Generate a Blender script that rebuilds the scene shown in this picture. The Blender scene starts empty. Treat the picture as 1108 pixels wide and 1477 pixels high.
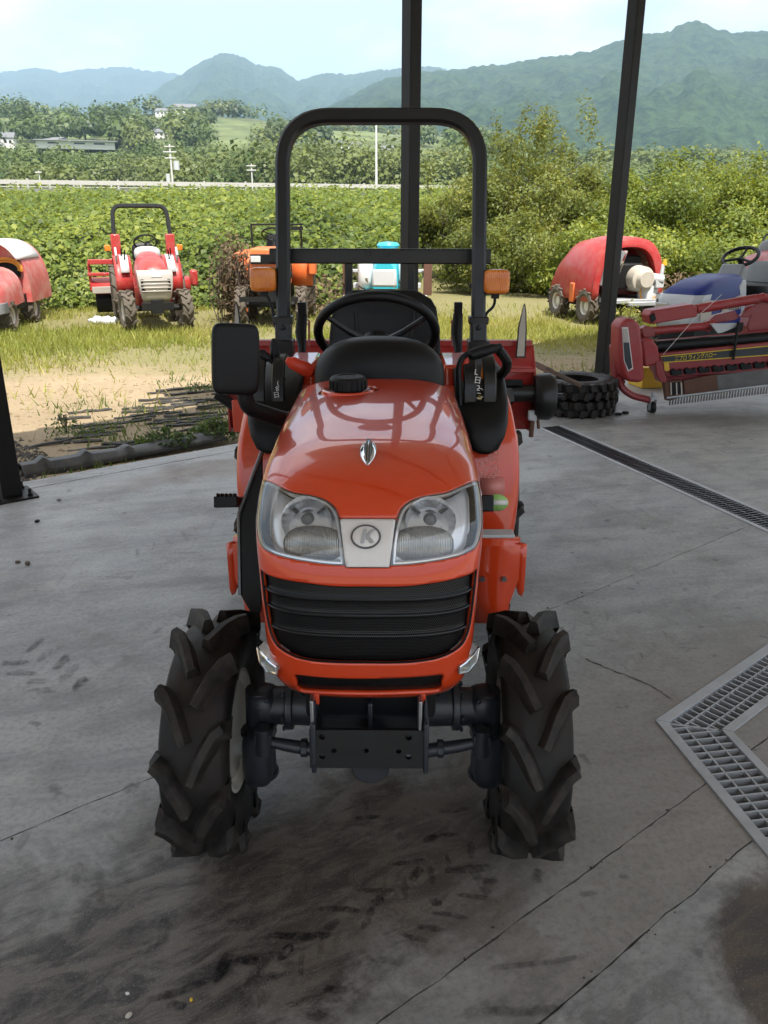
import bpy, bmesh, math, random
import numpy as np
from mathutils import Vector, Matrix, Euler
random.seed(7)
RNG = np.random.default_rng(11)
scene = bpy.context.scene
COL = scene.collection
R = math.radians

# ---------------------------------------------------------------- camera, sky, sun, exposure
CAM_H, PITCH, FPX, CX, CY = 1.57, R(20.0), 1150.0, 554.0, 738.5
cam_data = bpy.data.cameras.new('camera')
cam = bpy.data.objects.new('camera', cam_data)
COL.objects.link(cam)
cam_data.sensor_fit = 'VERTICAL'
cam_data.sensor_height = 24.0
cam_data.lens = 24.0 * FPX / 1477.0
cam_data.clip_start = 0.05
cam_data.clip_end = 30000
cam.location = (0, 0, CAM_H)
cam.rotation_euler = (R(90) - PITCH, 0, 0)
scene.camera = cam

SUN_EL = R(62)
SUN_H = Vector((0.30, -0.954))
world = bpy.data.worlds.new('World')
scene.world = world
world.use_nodes = True
_nt = world.node_tree
_nt.nodes.clear()
_out = _nt.nodes.new('ShaderNodeOutputWorld')
_bg = _nt.nodes.new('ShaderNodeBackground')
_sky = _nt.nodes.new('ShaderNodeTexSky')
_sky.sky_type = 'NISHITA'
_sky.sun_disc = False
_sky.sun_elevation = SUN_EL
_sky.sun_rotation = math.atan2(SUN_H.x, SUN_H.y)
_sky.dust_density = 1.5
_sky.air_density = 1.0
_tc = _nt.nodes.new('ShaderNodeTexCoord')
_mp = _nt.nodes.new('ShaderNodeMapping')
_mp.inputs['Scale'].default_value = (1.0, 1.0, 2.6)
_mp.inputs['Location'].default_value = (1.7, 0.4, 0.8)
_nz = _nt.nodes.new('ShaderNodeTexNoise')
_nz.inputs['Scale'].default_value = 2.6
_nz.inputs['Detail'].default_value = 9
_nz.inputs['Roughness'].default_value = 0.55
_rp = _nt.nodes.new('ShaderNodeValToRGB')
_rp.color_ramp.elements[0].position = 0.40
_rp.color_ramp.elements[0].color = (.42, .42, .42, 1)
_rp.color_ramp.elements[1].position = 0.52
_mx = _nt.nodes.new('ShaderNodeMix')
_mx.data_type = 'RGBA'
_nt.links.new(_tc.outputs['Generated'], _mp.inputs['Vector'])
_nt.links.new(_mp.outputs['Vector'], _nz.inputs['Vector'])
_nt.links.new(_nz.outputs['Fac'], _rp.inputs['Fac'])
_nt.links.new(_rp.outputs['Color'], _mx.inputs['Factor'])
_nt.links.new(_sky.outputs['Color'], _mx.inputs['A'])
_mx.inputs['B'].default_value = (6.8, 6.65, 6.45, 1)
_nt.links.new(_mx.outputs['Result'], _bg.inputs['Color'])
_bg.inputs['Strength'].default_value = 0.12
_nt.links.new(_bg.outputs['Background'], _out.inputs['Surface'])

sun_data = bpy.data.lights.new('sun', 'SUN')
sun_data.energy = 4.6
sun_data.angle = R(0.5)
sun_data.color = (1.0, 0.95, 0.86)
sun = bpy.data.objects.new('sun', sun_data)
COL.objects.link(sun)
_sv = Vector((SUN_H.x * math.cos(SUN_EL), SUN_H.y * math.cos(SUN_EL), math.sin(SUN_EL)))
sun.rotation_euler = _sv.to_track_quat('Z', 'Y').to_euler()
sun.location = (0, -10, 40)

scene.view_settings.view_transform = 'Standard'
scene.view_settings.look = 'None'
scene.view_settings.gamma = 1.0
scene.view_settings.use_curve_mapping = False
scene.view_settings.exposure = 1.12
scene.render.engine = 'CYCLES'
cy = scene.cycles
cy.use_denoising = True
cy.max_bounces = 8
cy.diffuse_bounces = 4
cy.glossy_bounces = 4
cy.transmission_bounces = 6
cy.transparent_max_bounces = 12
cy.volume_bounces = 0
cy.caustics_reflective = False
cy.caustics_refractive = False
cy.sample_clamp_indirect = 6.0
cy.use_adaptive_sampling = True
cy.adaptive_threshold = 0.02

# ---------------------------------------------------------------- geometry of the view: a pixel seen at a given forward distance
CP, SP = math.cos(PITCH), math.sin(PITCH)
def at(px, py, d):
    u, v = (px - CX) / FPX, (CY - py) / FPX
    t = d / (CP + v * SP)
    return Vector((u * t, d, CAM_H + t * (-SP + v * CP)))
def ground(px, py, z=0.0):
    u, v = (px - CX) / FPX, (CY - py) / FPX
    t = (z - CAM_H) / (-SP + v * CP)
    return Vector((u * t, t * (CP + v * SP), z))
def project(P):
    P = np.asarray(P, float)
    x, y, z = P[..., 0], P[..., 1], P[..., 2] - CAM_H
    dep = y * CP - z * SP
    up = y * SP + z * CP
    return CX + FPX * x / dep, CY - FPX * up / dep

# ---------------------------------------------------------------- helpers: tags, meshes
def tag(o, label=None, cat=None, group=None, kind=None):
    if label: o['label'] = label
    if cat: o['category'] = cat
    if group: o['group'] = group
    if kind: o['kind'] = kind
    return o
def empty(name, loc=(0, 0, 0), rz=0.0, parent=None):
    o = bpy.data.objects.new(name, None)
    COL.objects.link(o)
    o.empty_display_size = 0.1
    o.location = loc
    o.rotation_euler = (0, 0, rz)
    if parent: o.parent = parent
    return o
def thing(name, label, cat, loc=(0, 0, 0), rz=0.0, group=None):
    return tag(empty(name, loc, rz), label, cat, group)
def kids(o):
    return [c for c in bpy.data.objects if c.parent == o]
def copy_tree(o, parent=None, sub=None):
    if sub is None:
        sub = {}
        for c in bpy.data.objects:
            if c.parent: sub.setdefault(c.parent.name, []).append(c)
    c = o.copy()
    COL.objects.link(c)
    c.parent = parent
    for ch in sub.get(o.name, []):
        copy_tree(ch, c, sub)
    return c

class MB:
    """collects shapes; build() links them as one mesh object"""
    def __init__(s): s.v, s.f = [], []
    def add(s, vs, fs):
        n = len(s.v)
        s.v.extend([tuple(p) for p in vs])
        s.f.extend([tuple(i + n for i in f) for f in fs])
        return s
    def box(s, c, size, rot=None, taper=1.0):
        hx, hy, hz = [a / 2 for a in size]
        vs = []
        for z in (-hz, hz):
            k = taper if z > 0 else 1.0
            for x, y in ((-hx, -hy), (hx, -hy), (hx, hy), (-hx, hy)):
                vs.append(Vector((x * k, y * k, z)))
        if rot is not None:
            m = Euler(rot).to_matrix() if not isinstance(rot, Matrix) else rot
            vs = [m @ p for p in vs]
        c = Vector(c)
        return s.add([p + c for p in vs], [(3, 2, 1, 0), (4, 5, 6, 7), (0, 1, 5, 4), (1, 2, 6, 5), (2, 3, 7, 6), (3, 0, 4, 7)])
    def tube(s, pts, r, seg=10, caps=True):
        pts = [Vector(p) for p in pts]
        n = len(pts)
        rs = r if hasattr(r, '__len__') else [r] * n
        T = []
        for i in range(n):
            a = pts[min(i + 1, n - 1)] - pts[max(i - 1, 0)]
            T.append(a.normalized() if a.length > 1e-9 else Vector((0, 0, 1)))
        ref = Vector((0, 0, 1)) if abs(T[0].z) < 0.9 else Vector((1, 0, 0))
        N = T[0].cross(ref).normalized()
        vs, fs = [], []
        for i in range(n):
            N = (N - T[i] * N.dot(T[i])).normalized()
            B = T[i].cross(N)
            for k in range(seg):
                a = 2 * math.pi * k / seg
                vs.append(pts[i] + (N * math.cos(a) + B * math.sin(a)) * rs[i])
        for i in range(n - 1):
            for k in range(seg):
                k2 = (k + 1) % seg
                fs.append((i * seg + k, i * seg + k2, (i + 1) * seg + k2, (i + 1) * seg + k))
        if caps:
            fs.append(tuple(range(seg - 1, -1, -1)))
            fs.append(tuple((n - 1) * seg + k for k in range(seg)))
        return s.add(vs, fs)
    def sweep(s, pts, sec, normal, caps=True, closed=False):
        """sweep a 2-D section [(a,b)...] along a planar path; a runs along normal x tangent, b along normal"""
        pts = [Vector(p) for p in pts]
        n, m = len(pts), len(sec)
        nb = Vector(normal).normalized()
        vs, fs = [], []
        for i in range(n):
            if closed:
                t = (pts[(i + 1) % n] - pts[i - 1]).normalized()
                k = 1.0
            else:
                t0 = (pts[i] - pts[i - 1]).normalized() if i else (pts[1] - pts[0]).normalized()
                t1 = (pts[i + 1] - pts[i]).normalized() if i < n - 1 else t0
                t = (t0 + t1).normalized()
                k = 1.0 / max(0.3, t.dot(t0))
            a = nb.cross(t).normalized()
            for (u, w) in sec: vs.append(pts[i] + a * (u * k) + nb * w)
        for i in range(n if closed else n - 1):
            j = (i + 1) % n
            for q in range(m):
                q2 = (q + 1) % m
                fs.append((i * m + q, i * m + q2, j * m + q2, j * m + q))
        if caps and not closed:
            fs.append(tuple(range(m - 1, -1, -1)))
            fs.append(tuple((n - 1) * m + q for q in range(m)))
        return s.add(vs, fs)
    def lathe(s, prof, origin=(0, 0, 0), axis='x', seg=32, arc=None, close=False):
        """profile of (along axis, radius)"""
        o = Vector(origin)
        vs, fs = [], []
        n = len(prof)
        full = arc is None
        a0, a1 = (0, 2 * math.pi) if full else arc
        cnt = seg if full else seg + 1
        for k in range(cnt):
            a = a0 + (a1 - a0) * k / seg
            ca, sa = math.cos(a), math.sin(a)
            for (h, r) in prof:
                if axis == 'x': p = (h, r * ca, r * sa)
                elif axis == 'y': p = (r * ca, h, r * sa)
                else: p = (r * ca, r * sa, h)
                vs.append(o + Vector(p))
        for k in range(seg):
            k2 = (k + 1) % cnt
            for i in range(n - 1 + (1 if close else 0)):
                i2 = (i + 1) % n
                fs.append((k * n + i, k2 * n + i, k2 * n + i2, k * n + i2))
        return s.add(vs, fs)
    def prism(s, poly, depth, frame=None):
        """polygon in the local xy plane pulled along z by depth, placed by a 4x4 frame"""
        n = len(poly)
        vs = [Vector((p[0], p[1], 0)) for p in poly] + [Vector((p[0], p[1], depth)) for p in poly]
        if frame is not None: vs = [frame @ p for p in vs]
        fs = [tuple(range(n - 1, -1, -1)), tuple(range(n, 2 * n))]
        fs += [(i, (i + 1) % n, n + (i + 1) % n, n + i) for i in range(n)]
        return s.add(vs, fs)
    def sell(s, c, rad, e1=0.5, e2=0.5, nu=28, nv=16, rot=None, zmin=-1.0):
        """superellipsoid"""
        def pw(a, e): return math.copysign(abs(a) ** e, a)
        vs, fs = [], []
        for j in range(nv + 1):
            ph = -math.pi / 2 + math.pi * j / nv
            for i in range(nu):
                th = 2 * math.pi * i / nu
                p = Vector((rad[0] * pw(math.cos(ph), e1) * pw(math.cos(th), e2), rad[1] * pw(math.cos(ph), e1) * pw(math.sin(th), e2), rad[2] * max(zmin, pw(math.sin(ph), e1))))
                vs.append(p)
        if rot is not None:
            m = Euler(rot).to_matrix()
            vs = [m @ p for p in vs]
        vs = [p + Vector(c) for p in vs]
        for j in range(nv):
            for i in range(nu):
                i2 = (i + 1) % nu
                fs.append((j * nu + i, j * nu + i2, (j + 1) * nu + i2, (j + 1) * nu + i))
        return s.add(vs, fs)
    def loft(s, rings, close=True, caps=True):
        m = len(rings[0])
        vs = [p for r in rings for p in r]
        fs = []
        for i in range(len(rings) - 1):
            for q in range(m if close else m - 1):
                q2 = (q + 1) % m
                fs.append((i * m + q, i * m + q2, (i + 1) * m + q2, (i + 1) * m + q))
        if caps and close:
            fs.append(tuple(range(m - 1, -1, -1)))
            fs.append(tuple((len(rings) - 1) * m + q for q in range(m)))
        return s.add(vs, fs)
    def bolt(s, c, r=0.01, h=0.008, axis='y', sgn=-1):
        prof = [(0, 0.0001), (0, r), (sgn * h, r * 0.9), (sgn * h, 0.0001)]
        return s.lathe(prof, c, axis, 6)
    def build(s, name, mat=None, parent=None, bevel=0.0, smooth=True, angle=35, seg=2, solid=0.0, sub=0):
        me = bpy.data.meshes.new(name)
        me.from_pydata(s.v, [], s.f)
        return finish(me, name, mat, parent, bevel, smooth, angle, seg, solid, sub)
def finish(me, name, mat=None, parent=None, bevel=0.0, smooth=True, angle=35, seg=2, solid=0.0, sub=0, fixn=True):
    if fixn:
        bm = bmesh.new()
        bm.from_mesh(me)
        bmesh.ops.remove_doubles(bm, verts=bm.verts, dist=1e-6)
        bmesh.ops.recalc_face_normals(bm, faces=bm.faces)
        bm.to_mesh(me)
        bm.free()
    if smooth:
        me.shade_smooth()
        me.set_sharp_from_angle(angle=R(angle))
    if mat: me.materials.append(mat)
    o = bpy.data.objects.new(name, me)
    COL.objects.link(o)
    if parent: o.parent = parent
    if solid:
        m = o.modifiers.new('solid', 'SOLIDIFY'); m.thickness = solid; m.offset = -1
    if bevel:
        m = o.modifiers.new('bevel', 'BEVEL'); m.width = bevel; m.segments = seg; m.limit_method = 'ANGLE'; m.angle_limit = R(40)
    if sub:
        m = o.modifiers.new('sub', 'SUBSURF'); m.levels = sub; m.render_levels = sub
    return o
def np_mesh(name, V, F, mat=None, parent=None, smooth=False, uvcol=None):
    """V (n,3), F (m,k) arrays, fast"""
    me = bpy.data.meshes.new(name)
    V = np.asarray(V, np.float32); F = np.asarray(F, np.int32)
    me.vertices.add(len(V)); me.vertices.foreach_set('co', V.ravel())
    k = F.shape[1]
    me.loops.add(F.size); me.loops.foreach_set('vertex_index', F.ravel())
    me.polygons.add(len(F)); me.polygons.foreach_set('loop_start', np.arange(0, F.size, k, dtype=np.int32))
    me.update(calc_edges=True)
    if smooth: me.shade_smooth()
    if uvcol is not None:
        at_ = me.attributes.new('tint', 'FLOAT', 'POINT')
        at_.data.foreach_set('value', np.asarray(uvcol, np.float32))
    if mat: me.materials.append(mat)
    o = bpy.data.objects.new(name, me)
    COL.objects.link(o)
    if parent: o.parent = parent
    return o
def text_obj(name, body, size, mat, parent, M, ext=0.0008, align='CENTER', shear=0.0, sx=1.0):
    cu = bpy.data.curves.new(name, 'FONT')
    cu.body = body; cu.size = size; cu.align_x = align; cu.align_y = 'CENTER'; cu.extrude = ext; cu.shear = shear
    cu.resolution_u = 3
    t = bpy.data.objects.new(name, cu)
    COL.objects.link(t)
    dg = bpy.context.evaluated_depsgraph_get()
    me = bpy.data.meshes.new_from_object(t.evaluated_get(dg))
    COL.objects.unlink(t); bpy.data.objects.remove(t)
    me.transform(M @ Matrix.Diagonal((sx, 1, 1, 1)))
    me.name = name
    me.materials.clear()
    me.materials.append(mat)
    o = bpy.data.objects.new(name, me)
    COL.objects.link(o)
    o.parent = parent
    return o
def frame(o, x, y):
    """4x4 frame from an origin and two (roughly square) axes"""
    x = Vector(x).normalized(); y = Vector(y); y = (y - x * x.dot(y)).normalized(); z = x.cross(y)
    return Matrix(((x.x, y.x, z.x, o[0]), (x.y, y.y, z.y, o[1]), (x.z, y.z, z.z, o[2]), (0, 0, 0, 1)))
def arc_pts(pts, rad, n=6):
    """polyline with its inner corners rounded"""
    pts = [Vector(p) for p in pts]
    out = [pts[0]]
    for i in range(1, len(pts) - 1):
        a, b, c = pts[i - 1], pts[i], pts[i + 1]
        r = min(rad, (a - b).length * .49, (c - b).length * .49)
        p, q = b + (a - b).normalized() * r, b + (c - b).normalized() * r
        for k in range(n + 1):
            t = k / n
            out.append(p * (1 - t) ** 2 + b * 2 * t * (1 - t) + q * t * t)
    out.append(pts[-1])
    return out
def sq(w, h=None, ch=0.15):
    """section of a rectangular tube with cut corners"""
    h = h or w
    a, b, c = w / 2, h / 2, min(w, h) * ch
    return [(-a + c, -b), (a - c, -b), (a, -b + c), (a, b - c), (a - c, b), (-a + c, b), (-a, b - c), (-a, -b + c)]
# smooth value noise for numpy
_perm = np.random.default_rng(3).random((256, 256))
def vnoise(x, y):
    xi, yi = np.floor(x).astype(int), np.floor(y).astype(int)
    fx, fy = x - xi, y - yi
    fx, fy = fx * fx * (3 - 2 * fx), fy * fy * (3 - 2 * fy)
    g = lambda a, b: _perm[a % 256, b % 256]
    return (g(xi, yi) * (1 - fx) + g(xi + 1, yi) * fx) * (1 - fy) + (g(xi, yi + 1) * (1 - fx) + g(xi + 1, yi + 1) * fx) * fy
def fbm(x, y, o=4):
    s, a, t = 0, 1.0, 0
    for i in range(o):
        s = s + a * vnoise(x * 2 ** i + 17.3 * i, y * 2 ** i + 9.1 * i); t += a; a *= .5
    return s / t
# ---------------------------------------------------------------- materials
class NT:
    def __init__(s, name):
        s.m = bpy.data.materials.new(name); s.m.use_nodes = True
        s.t = s.m.node_tree; s.t.nodes.clear()
        s.out = s.n('ShaderNodeOutputMaterial')
    def n(s, kind, **kw):
        x = s.t.nodes.new(kind)
        for k, v in kw.items():
            if hasattr(x, k): setattr(x, k, v)
            else: x.inputs[k].default_value = v
        return x
    def l(s, a, b): s.t.links.new(a, b); return s
    def bsdf(s, **kw):
        b = s.t.nodes.new('ShaderNodeBsdfPrincipled')
        for k, v in kw.items(): b.inputs[k.replace('_', ' ')].default_value = v
        s.l(b.outputs[0], s.out.inputs['Surface'])
        return b
    def noise(s, scale, detail=4, rough=.55, vec=None, dist=0.0):
        x = s.n('ShaderNodeTexNoise')
        x.inputs['Scale'].default_value = scale; x.inputs['Detail'].default_value = detail; x.inputs['Roughness'].default_value = rough; x.inputs['Distortion'].default_value = dist
        if vec is not None: s.l(vec, x.inputs['Vector'])
        return x.outputs['Fac']
    def ramp(s, fac, stops):
        r = s.n('ShaderNodeValToRGB')
        e = r.color_ramp.elements
        while len(e) < len(stops): e.new(0.5)
        for q, (p, c) in zip(e, stops):
            q.position = p
            q.color = (c, c, c, 1) if not hasattr(c, '__len__') else (*c[:3], 1)
        s.l(fac, r.inputs[0])
        return r.outputs[0]
    def mix(s, fac, a, b, mode='MIX'):
        x = s.n('ShaderNodeMix'); x.data_type = 'RGBA'; x.blend_type = mode
        for sock, v in ((x.inputs['Factor'], fac), (x.inputs['A'], a), (x.inputs['B'], b)):
            if hasattr(v, 'is_output'): s.l(v, sock)
            elif hasattr(v, '__len__'): sock.default_value = (*v[:3], 1)
            else: sock.default_value = v
        return x.outputs['Result']
    def math(s, op, a, b=0.0, clamp=False):
        x = s.n('ShaderNodeMath'); x.operation = op; x.use_clamp = clamp
        for i, v in enumerate((a, b)):
            if hasattr(v, 'is_output'): s.l(v, x.inputs[i])
            else: x.inputs[i].default_value = v
        return x.outputs[0]
    def coord(s, which='Object'): return s.n('ShaderNodeTexCoord').outputs[which]
    def pos(s): return s.n('ShaderNodeNewGeometry').outputs['Position']
    def map(s, vec, scale=(1, 1, 1), rot=(0, 0, 0), loc=(0, 0, 0)):
        x = s.n('ShaderNodeMapping')
        x.inputs['Scale'].default_value = scale; x.inputs['Rotation'].default_value = rot; x.inputs['Location'].default_value = loc
        s.l(vec, x.inputs['Vector'])
        return x.outputs[0]
    def bump(s, h, strength=.3, dist=.01):
        b = s.n('ShaderNodeBump'); b.inputs['Strength'].default_value = strength; b.inputs['Distance'].default_value = dist
        s.l(h, b.inputs['Height'])
        return b.outputs[0]

def plain(name, col, rough=.5, metal=0.0, coat=0.0, var=.15, scale=14.0, bump=0.0, bscale=60, spec=.5, coat_rough=.04, dirt=None, dirt_amt=.5, dirt_scale=5.0):
    t = NT(name)
    b = t.bsdf(Roughness=rough, Metallic=metal)
    b.inputs['Coat Weight'].default_value = coat
    b.inputs['Coat Roughness'].default_value = coat_rough
    b.inputs['Specular IOR Level'].default_value = spec
    p = t.coord()
    n = t.noise(scale, 5, .6, p)
    c = t.mix(n, [a * (1 - var) for a in col], [min(1, a * (1 + var)) for a in col])
    if dirt is not None:
        d = t.ramp(t.noise(dirt_scale, 8, .65, p), [(.5 - .18 * dirt_amt, 0.0), (.5 + .3 * (1.2 - dirt_amt), 1.0)])
        d = t.math('MULTIPLY', d, dirt_amt)
        c = t.mix(d, c, dirt)
        t.l(t.math('MAXIMUM', t.math('MULTIPLY', d, .8), rough), b.inputs['Roughness'])
    t.l(c, b.inputs['Base Color'])
    if bump:
        t.l(t.bump(t.noise(bscale, 4, .6, p), bump, .004), b.inputs['Normal'])
    return t.m

M = {}
M['red'] = plain('tractor red paint', (.64, .050, .007), .30, 0, 1.0, .03, 3, spec=.35, coat_rough=.02)
M['red_dark'] = plain('implement red paint', (.36, .022, .018), .42, 0, .35, .12, 9, dirt=(.16, .10, .07), dirt_amt=.25)
M['red_faded'] = plain('faded red paint', (.50, .085, .075), .55, 0, .1, .2, 4, dirt=(.55, .40, .36), dirt_amt=.55, dirt_scale=3)
M['red_clean'] = plain('bright red paint', (.40, .022, .020), .45, 0, .25, .15, 5, dirt=(.34, .17, .13), dirt_amt=.4, dirt_scale=7)
M['white_faded'] = plain('chalky white paint', (.72, .68, .66), .6, 0, 0, .08, 5, dirt=(.55, .25, .22), dirt_amt=.3)
M['black'] = plain('satin black plastic', (.0042, .0042, .0048), .46, 0, 0, .2, 30, bump=.08, bscale=300, spec=.28)
M['black_metal'] = plain('black painted steel', (.0085, .0082, .0085), .40, 0, .12, .25, 12, bump=.05, bscale=90, spec=.4)
M['post'] = plain('dark painted steel post', (.012, .0105, .0095), .5, 0, 0, .3, 8, bump=.06, bscale=50, dirt=(.03, .022, .017), dirt_amt=.25, spec=.3)
M['blue_black'] = plain('blue black cast iron paint', (.020, .023, .031), .42, 0, .15, .25, 15, bump=.12, bscale=60, dirt=(.07, .06, .05), dirt_amt=.25)
M['vinyl'] = plain('black seat vinyl', (.006, .006, .007), .48, 0, 0, .1, 20, bump=.12, bscale=250, spec=.3)
M['chrome'] = plain('chrome', (.88, .88, .9), .06, 1.0, 0, .02, 5)
M['silver'] = plain('silver painted plate', (.70, .655, .62), .45, .15, .3, .04, 60)
M['lamp_white'] = plain('bright lamp housing', (.84, .85, .87), .25, .25, .6, .02, 20)
M['lamp_chrome'] = plain('aluminised lamp bowl', (.93, .93, .95), .14, .35, 0, .03, 20)
M['silver_dark'] = plain('dark silver', (.12, .12, .125), .3, .8, 0, .1, 20)
M['steel'] = plain('bare steel', (.42, .42, .43), .35, 1.0, 0, .15, 20)
M['galv'] = plain('galvanised steel', (.44, .45, .47), .5, .4, 0, .18, 14, bump=.08, bscale=80, dirt=(.17, .155, .14), dirt_amt=.35)
M['ivory'] = plain('ivory wheel paint', (.62, .58, .50), .45, 0, .2, .08, 9, dirt=(.18, .14, .10), dirt_amt=.35)
M['orange'] = plain('orange lever plastic', (.75, .25, .02), .4)
M['red_lever'] = plain('red lever plastic', (.70, .045, .012), .4)
M['dark'] = plain('dark grimy metal', (.007, .007, .0075), .6, 0, 0, .3, 10, spec=.3)
M['grey_plastic'] = plain('grey plastic', (.22, .23, .24), .5, 0, 0, .1, 8)
M['light_grey'] = plain('light grey panel', (.50, .51, .52), .5, 0, .1, .08, 8)
M['tan_grey'] = plain('warm silver plastic', (.42, .38, .34), .42, .2, .2, .08, 8)
M['blue'] = plain('blue paint', (.010, .024, .17), .5, 0, .1, .1, 6, spec=.3)
M['turquoise'] = plain('turquoise paint', (.03, .42, .52), .38, 0, .4, .08, 6)
M['white'] = plain('white paint', (.74, .75, .76), .45, 0, .2, .06, 6)
M['orange_paint'] = plain('old orange paint', (.70, .155, .035), .5, 0, .15, .12, 6, dirt=(.30, .13, .07), dirt_amt=.35)
M['cream'] = plain('cream cast metal', (.50, .45, .38), .5, 0, 0, .15, 12)
M['yellow'] = plain('yellow plastic', (.70, .42, .03), .5)
M['rust'] = plain('rusty metal', (.12, .055, .035), .8, 0, 0, .4, 18, bump=.3, bscale=60)
M['hose'] = plain('orange hose', (.62, .26, .03), .5)
M['print_white'] = plain('white print', (.72, .70, .68), .6)
M['print_yellow'] = plain('yellow print', (.72, .52, .03), .6)
M['print_pink'] = plain('pale print', (.72, .36, .30), .6)
M['sticker_green'] = plain('green sticker', (.33, .56, .16), .4)
M['sticker_film'] = plain('pink film sticker', (.58, .20, .17), .3)
M['stripe_black'] = plain('dark decal stripe', (.02, .024, .03), .4)
M['wood'] = plain('weathered wood', (.11, .075, .055), .8, 0, 0, .3, 12, bump=.3, bscale=50)
M['sheet_black'] = plain('black plastic sheet', (.025, .025, .026), .5, 0, 0, .3, 8, bump=.1, bscale=40, dirt=(.12, .10, .08), dirt_amt=.45, dirt_scale=9)
M['slat'] = plain('dirty black slat', (.022, .021, .020), .7, 0, 0, .4, 12, dirt=(.10, .085, .065), dirt_amt=.55, dirt_scale=8)
M['gravel'] = plain('dark wet gravel', (.075, .068, .058), .9, 0, 0, .6, 9)
M['grey_dirty'] = plain('dirty grey steel', (.15, .145, .14), .6, .2, 0, .25, 9, dirt=(.07, .055, .045), dirt_amt=.5)
M['cloth'] = plain('white plastic rag', (.62, .64, .68), .6)
M['bark'] = plain('tree bark', (.08, .065, .05), .9, 0, 0, .3, 12, bump=.4, bscale=30)

def tyre_mat():
    t = NT('dusty tyre rubber')
    b = t.bsdf(Roughness=.62); b.inputs['Specular IOR Level'].default_value = .3
    p = t.coord()
    n = t.ramp(t.noise(9, 7, .65, p), [(.42, 0), (.72, 1)])
    fine = t.noise(120, 3, .6, p)
    c = t.mix(t.math('MULTIPLY', n, .75), (.0065, .0058, .0055), (.032, .020, .014))
    c = t.mix(t.math('MULTIPLY', fine, .25), c, (.03, .027, .024))
    t.l(c, b.inputs['Base Color'])
    t.l(t.ramp(n, [(0, .5), (1, .75)]), b.inputs['Roughness'])
    t.l(t.bump(fine, .10, .003), b.inputs['Normal'])
    return t.m
M['tyre'] = tyre_mat()
def lug_mat():
    t = NT('worn lug rubber')
    b = t.bsdf(Roughness=.6); b.inputs['Specular IOR Level'].default_value = .3
    p = t.coord()
    n = t.ramp(t.noise(22, 7, .65, p), [(.35, 0), (.7, 1)])
    c = t.mix(n, (.008, .0072, .0068), (.046, .036, .030))
    t.l(c, b.inputs['Base Color'])
    t.l(t.bump(t.noise(120, 3, .6, p), .10, .003), b.inputs['Normal'])
    return t.m
M['lug'] = lug_mat()
M['tyre_dry'] = plain('dry muddy tyre', (.10, .082, .062), .85, 0, 0, .35, 14, bump=.2, bscale=40)

def grille_mat():
    t = NT('perforated black grille')
    b = t.bsdf(Base_Color=(.008, .008, .009, 1), Roughness=.38)
    p = t.coord('UV')
    vor = t.n('ShaderNodeTexVoronoi')
    vor.inputs['Scale'].default_value = 1.0
    vor.inputs['Randomness'].default_value = 0.0
    # hexagonal packing: two offset square lattices
    q = t.map(p, (225, 130, 1))
    sx = t.n('ShaderNodeSeparateXYZ'); t.l(q, sx.inputs[0])
    def lattice(off):
        fx = t.math('SUBTRACT', t.math('FRACT', t.math('ADD', sx.outputs[0], off)), .5)
        fy = t.math('SUBTRACT', t.math('FRACT', t.math('ADD', sx.outputs[1], off)), .5)
        fy = t.math('MULTIPLY', fy, 1.732)
        return t.math('SQRT', t.math('ADD', t.math('MULTIPLY', fx, fx), t.math('MULTIPLY', fy, fy)))
    d = t.math('MINIMUM', lattice(0.0), lattice(0.5))
    hole = t.math('GREATER_THAN', .34, d)
    t.l(t.mix(hole, (.0085, .0085, .0095), (.0008, .0008, .0008)), b.inputs['Base Color'])
    t.l(t.math('ADD', .36, t.math('MULTIPLY', hole, .6)), b.inputs['Roughness'])
    t.l(t.math('SUBTRACT', .5, t.math('MULTIPLY', hole, .5)), b.inputs['Specular IOR Level'])
    return t.m
M['grille'] = grille_mat()

def glass_mat(name, tint=(1, 1, 1), gl=.04, alpha=.92):
    t = NT(name)
    tr = t.n('ShaderNodeBsdfTransparent'); tr.inputs[0].default_value = (*tint, 1)
    g = t.n('ShaderNodeBsdfGlossy'); g.inputs['Roughness'].default_value = gl; g.inputs['Color'].default_value = (1, 1, 1, 1)
    fr = t.n('ShaderNodeFresnel'); fr.inputs[0].default_value = 1.5
    f = t.math('ADD', fr.outputs[0], 1 - alpha - .04, True)
    m = t.n('ShaderNodeMixShader')
    t.l(f, m.inputs[0]); t.l(tr.outputs[0], m.inputs[1]); t.l(g.outputs[0], m.inputs[2])
    t.l(m.outputs[0], t.out.inputs['Surface'])
    return t.m
M['glass'] = glass_mat('clear lamp lens')
def amber_mat():
    t = NT('amber lamp lens')
    b = t.bsdf(Base_Color=(.78, .20, .015, 1), Roughness=.25)
    b.inputs['Coat Weight'].default_value = .6
    p = t.coord()
    w = t.n('ShaderNodeTexWave'); w.inputs['Scale'].default_value = 40; w.bands_direction = 'X'; t.l(p, w.inputs['Vector'])
    t.l(t.bump(w.outputs['Fac'], .35, .004), b.inputs['Normal'])
    t.l(t.mix(t.noise(18, 3, .5, p), (.55, .09, .008), (.9, .30, .02)), b.inputs['Base Color'])
    return t.m
M['amber'] = amber_mat()
def fluted_mat():
    t = NT('fluted lamp glass')
    b = t.bsdf(Base_Color=(.52, .52, .50, 1), Roughness=.12, Metallic=.55)
    p = t.coord()
    w = t.n('ShaderNodeTexWave'); w.inputs['Scale'].default_value = 90; w.bands_direction = 'X'; t.l(p, w.inputs['Vector'])
    t.l(t.bump(w.outputs['Fac'], .5, .002), b.inputs['Normal'])
    return t.m
M['fluted'] = fluted_mat()

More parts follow.
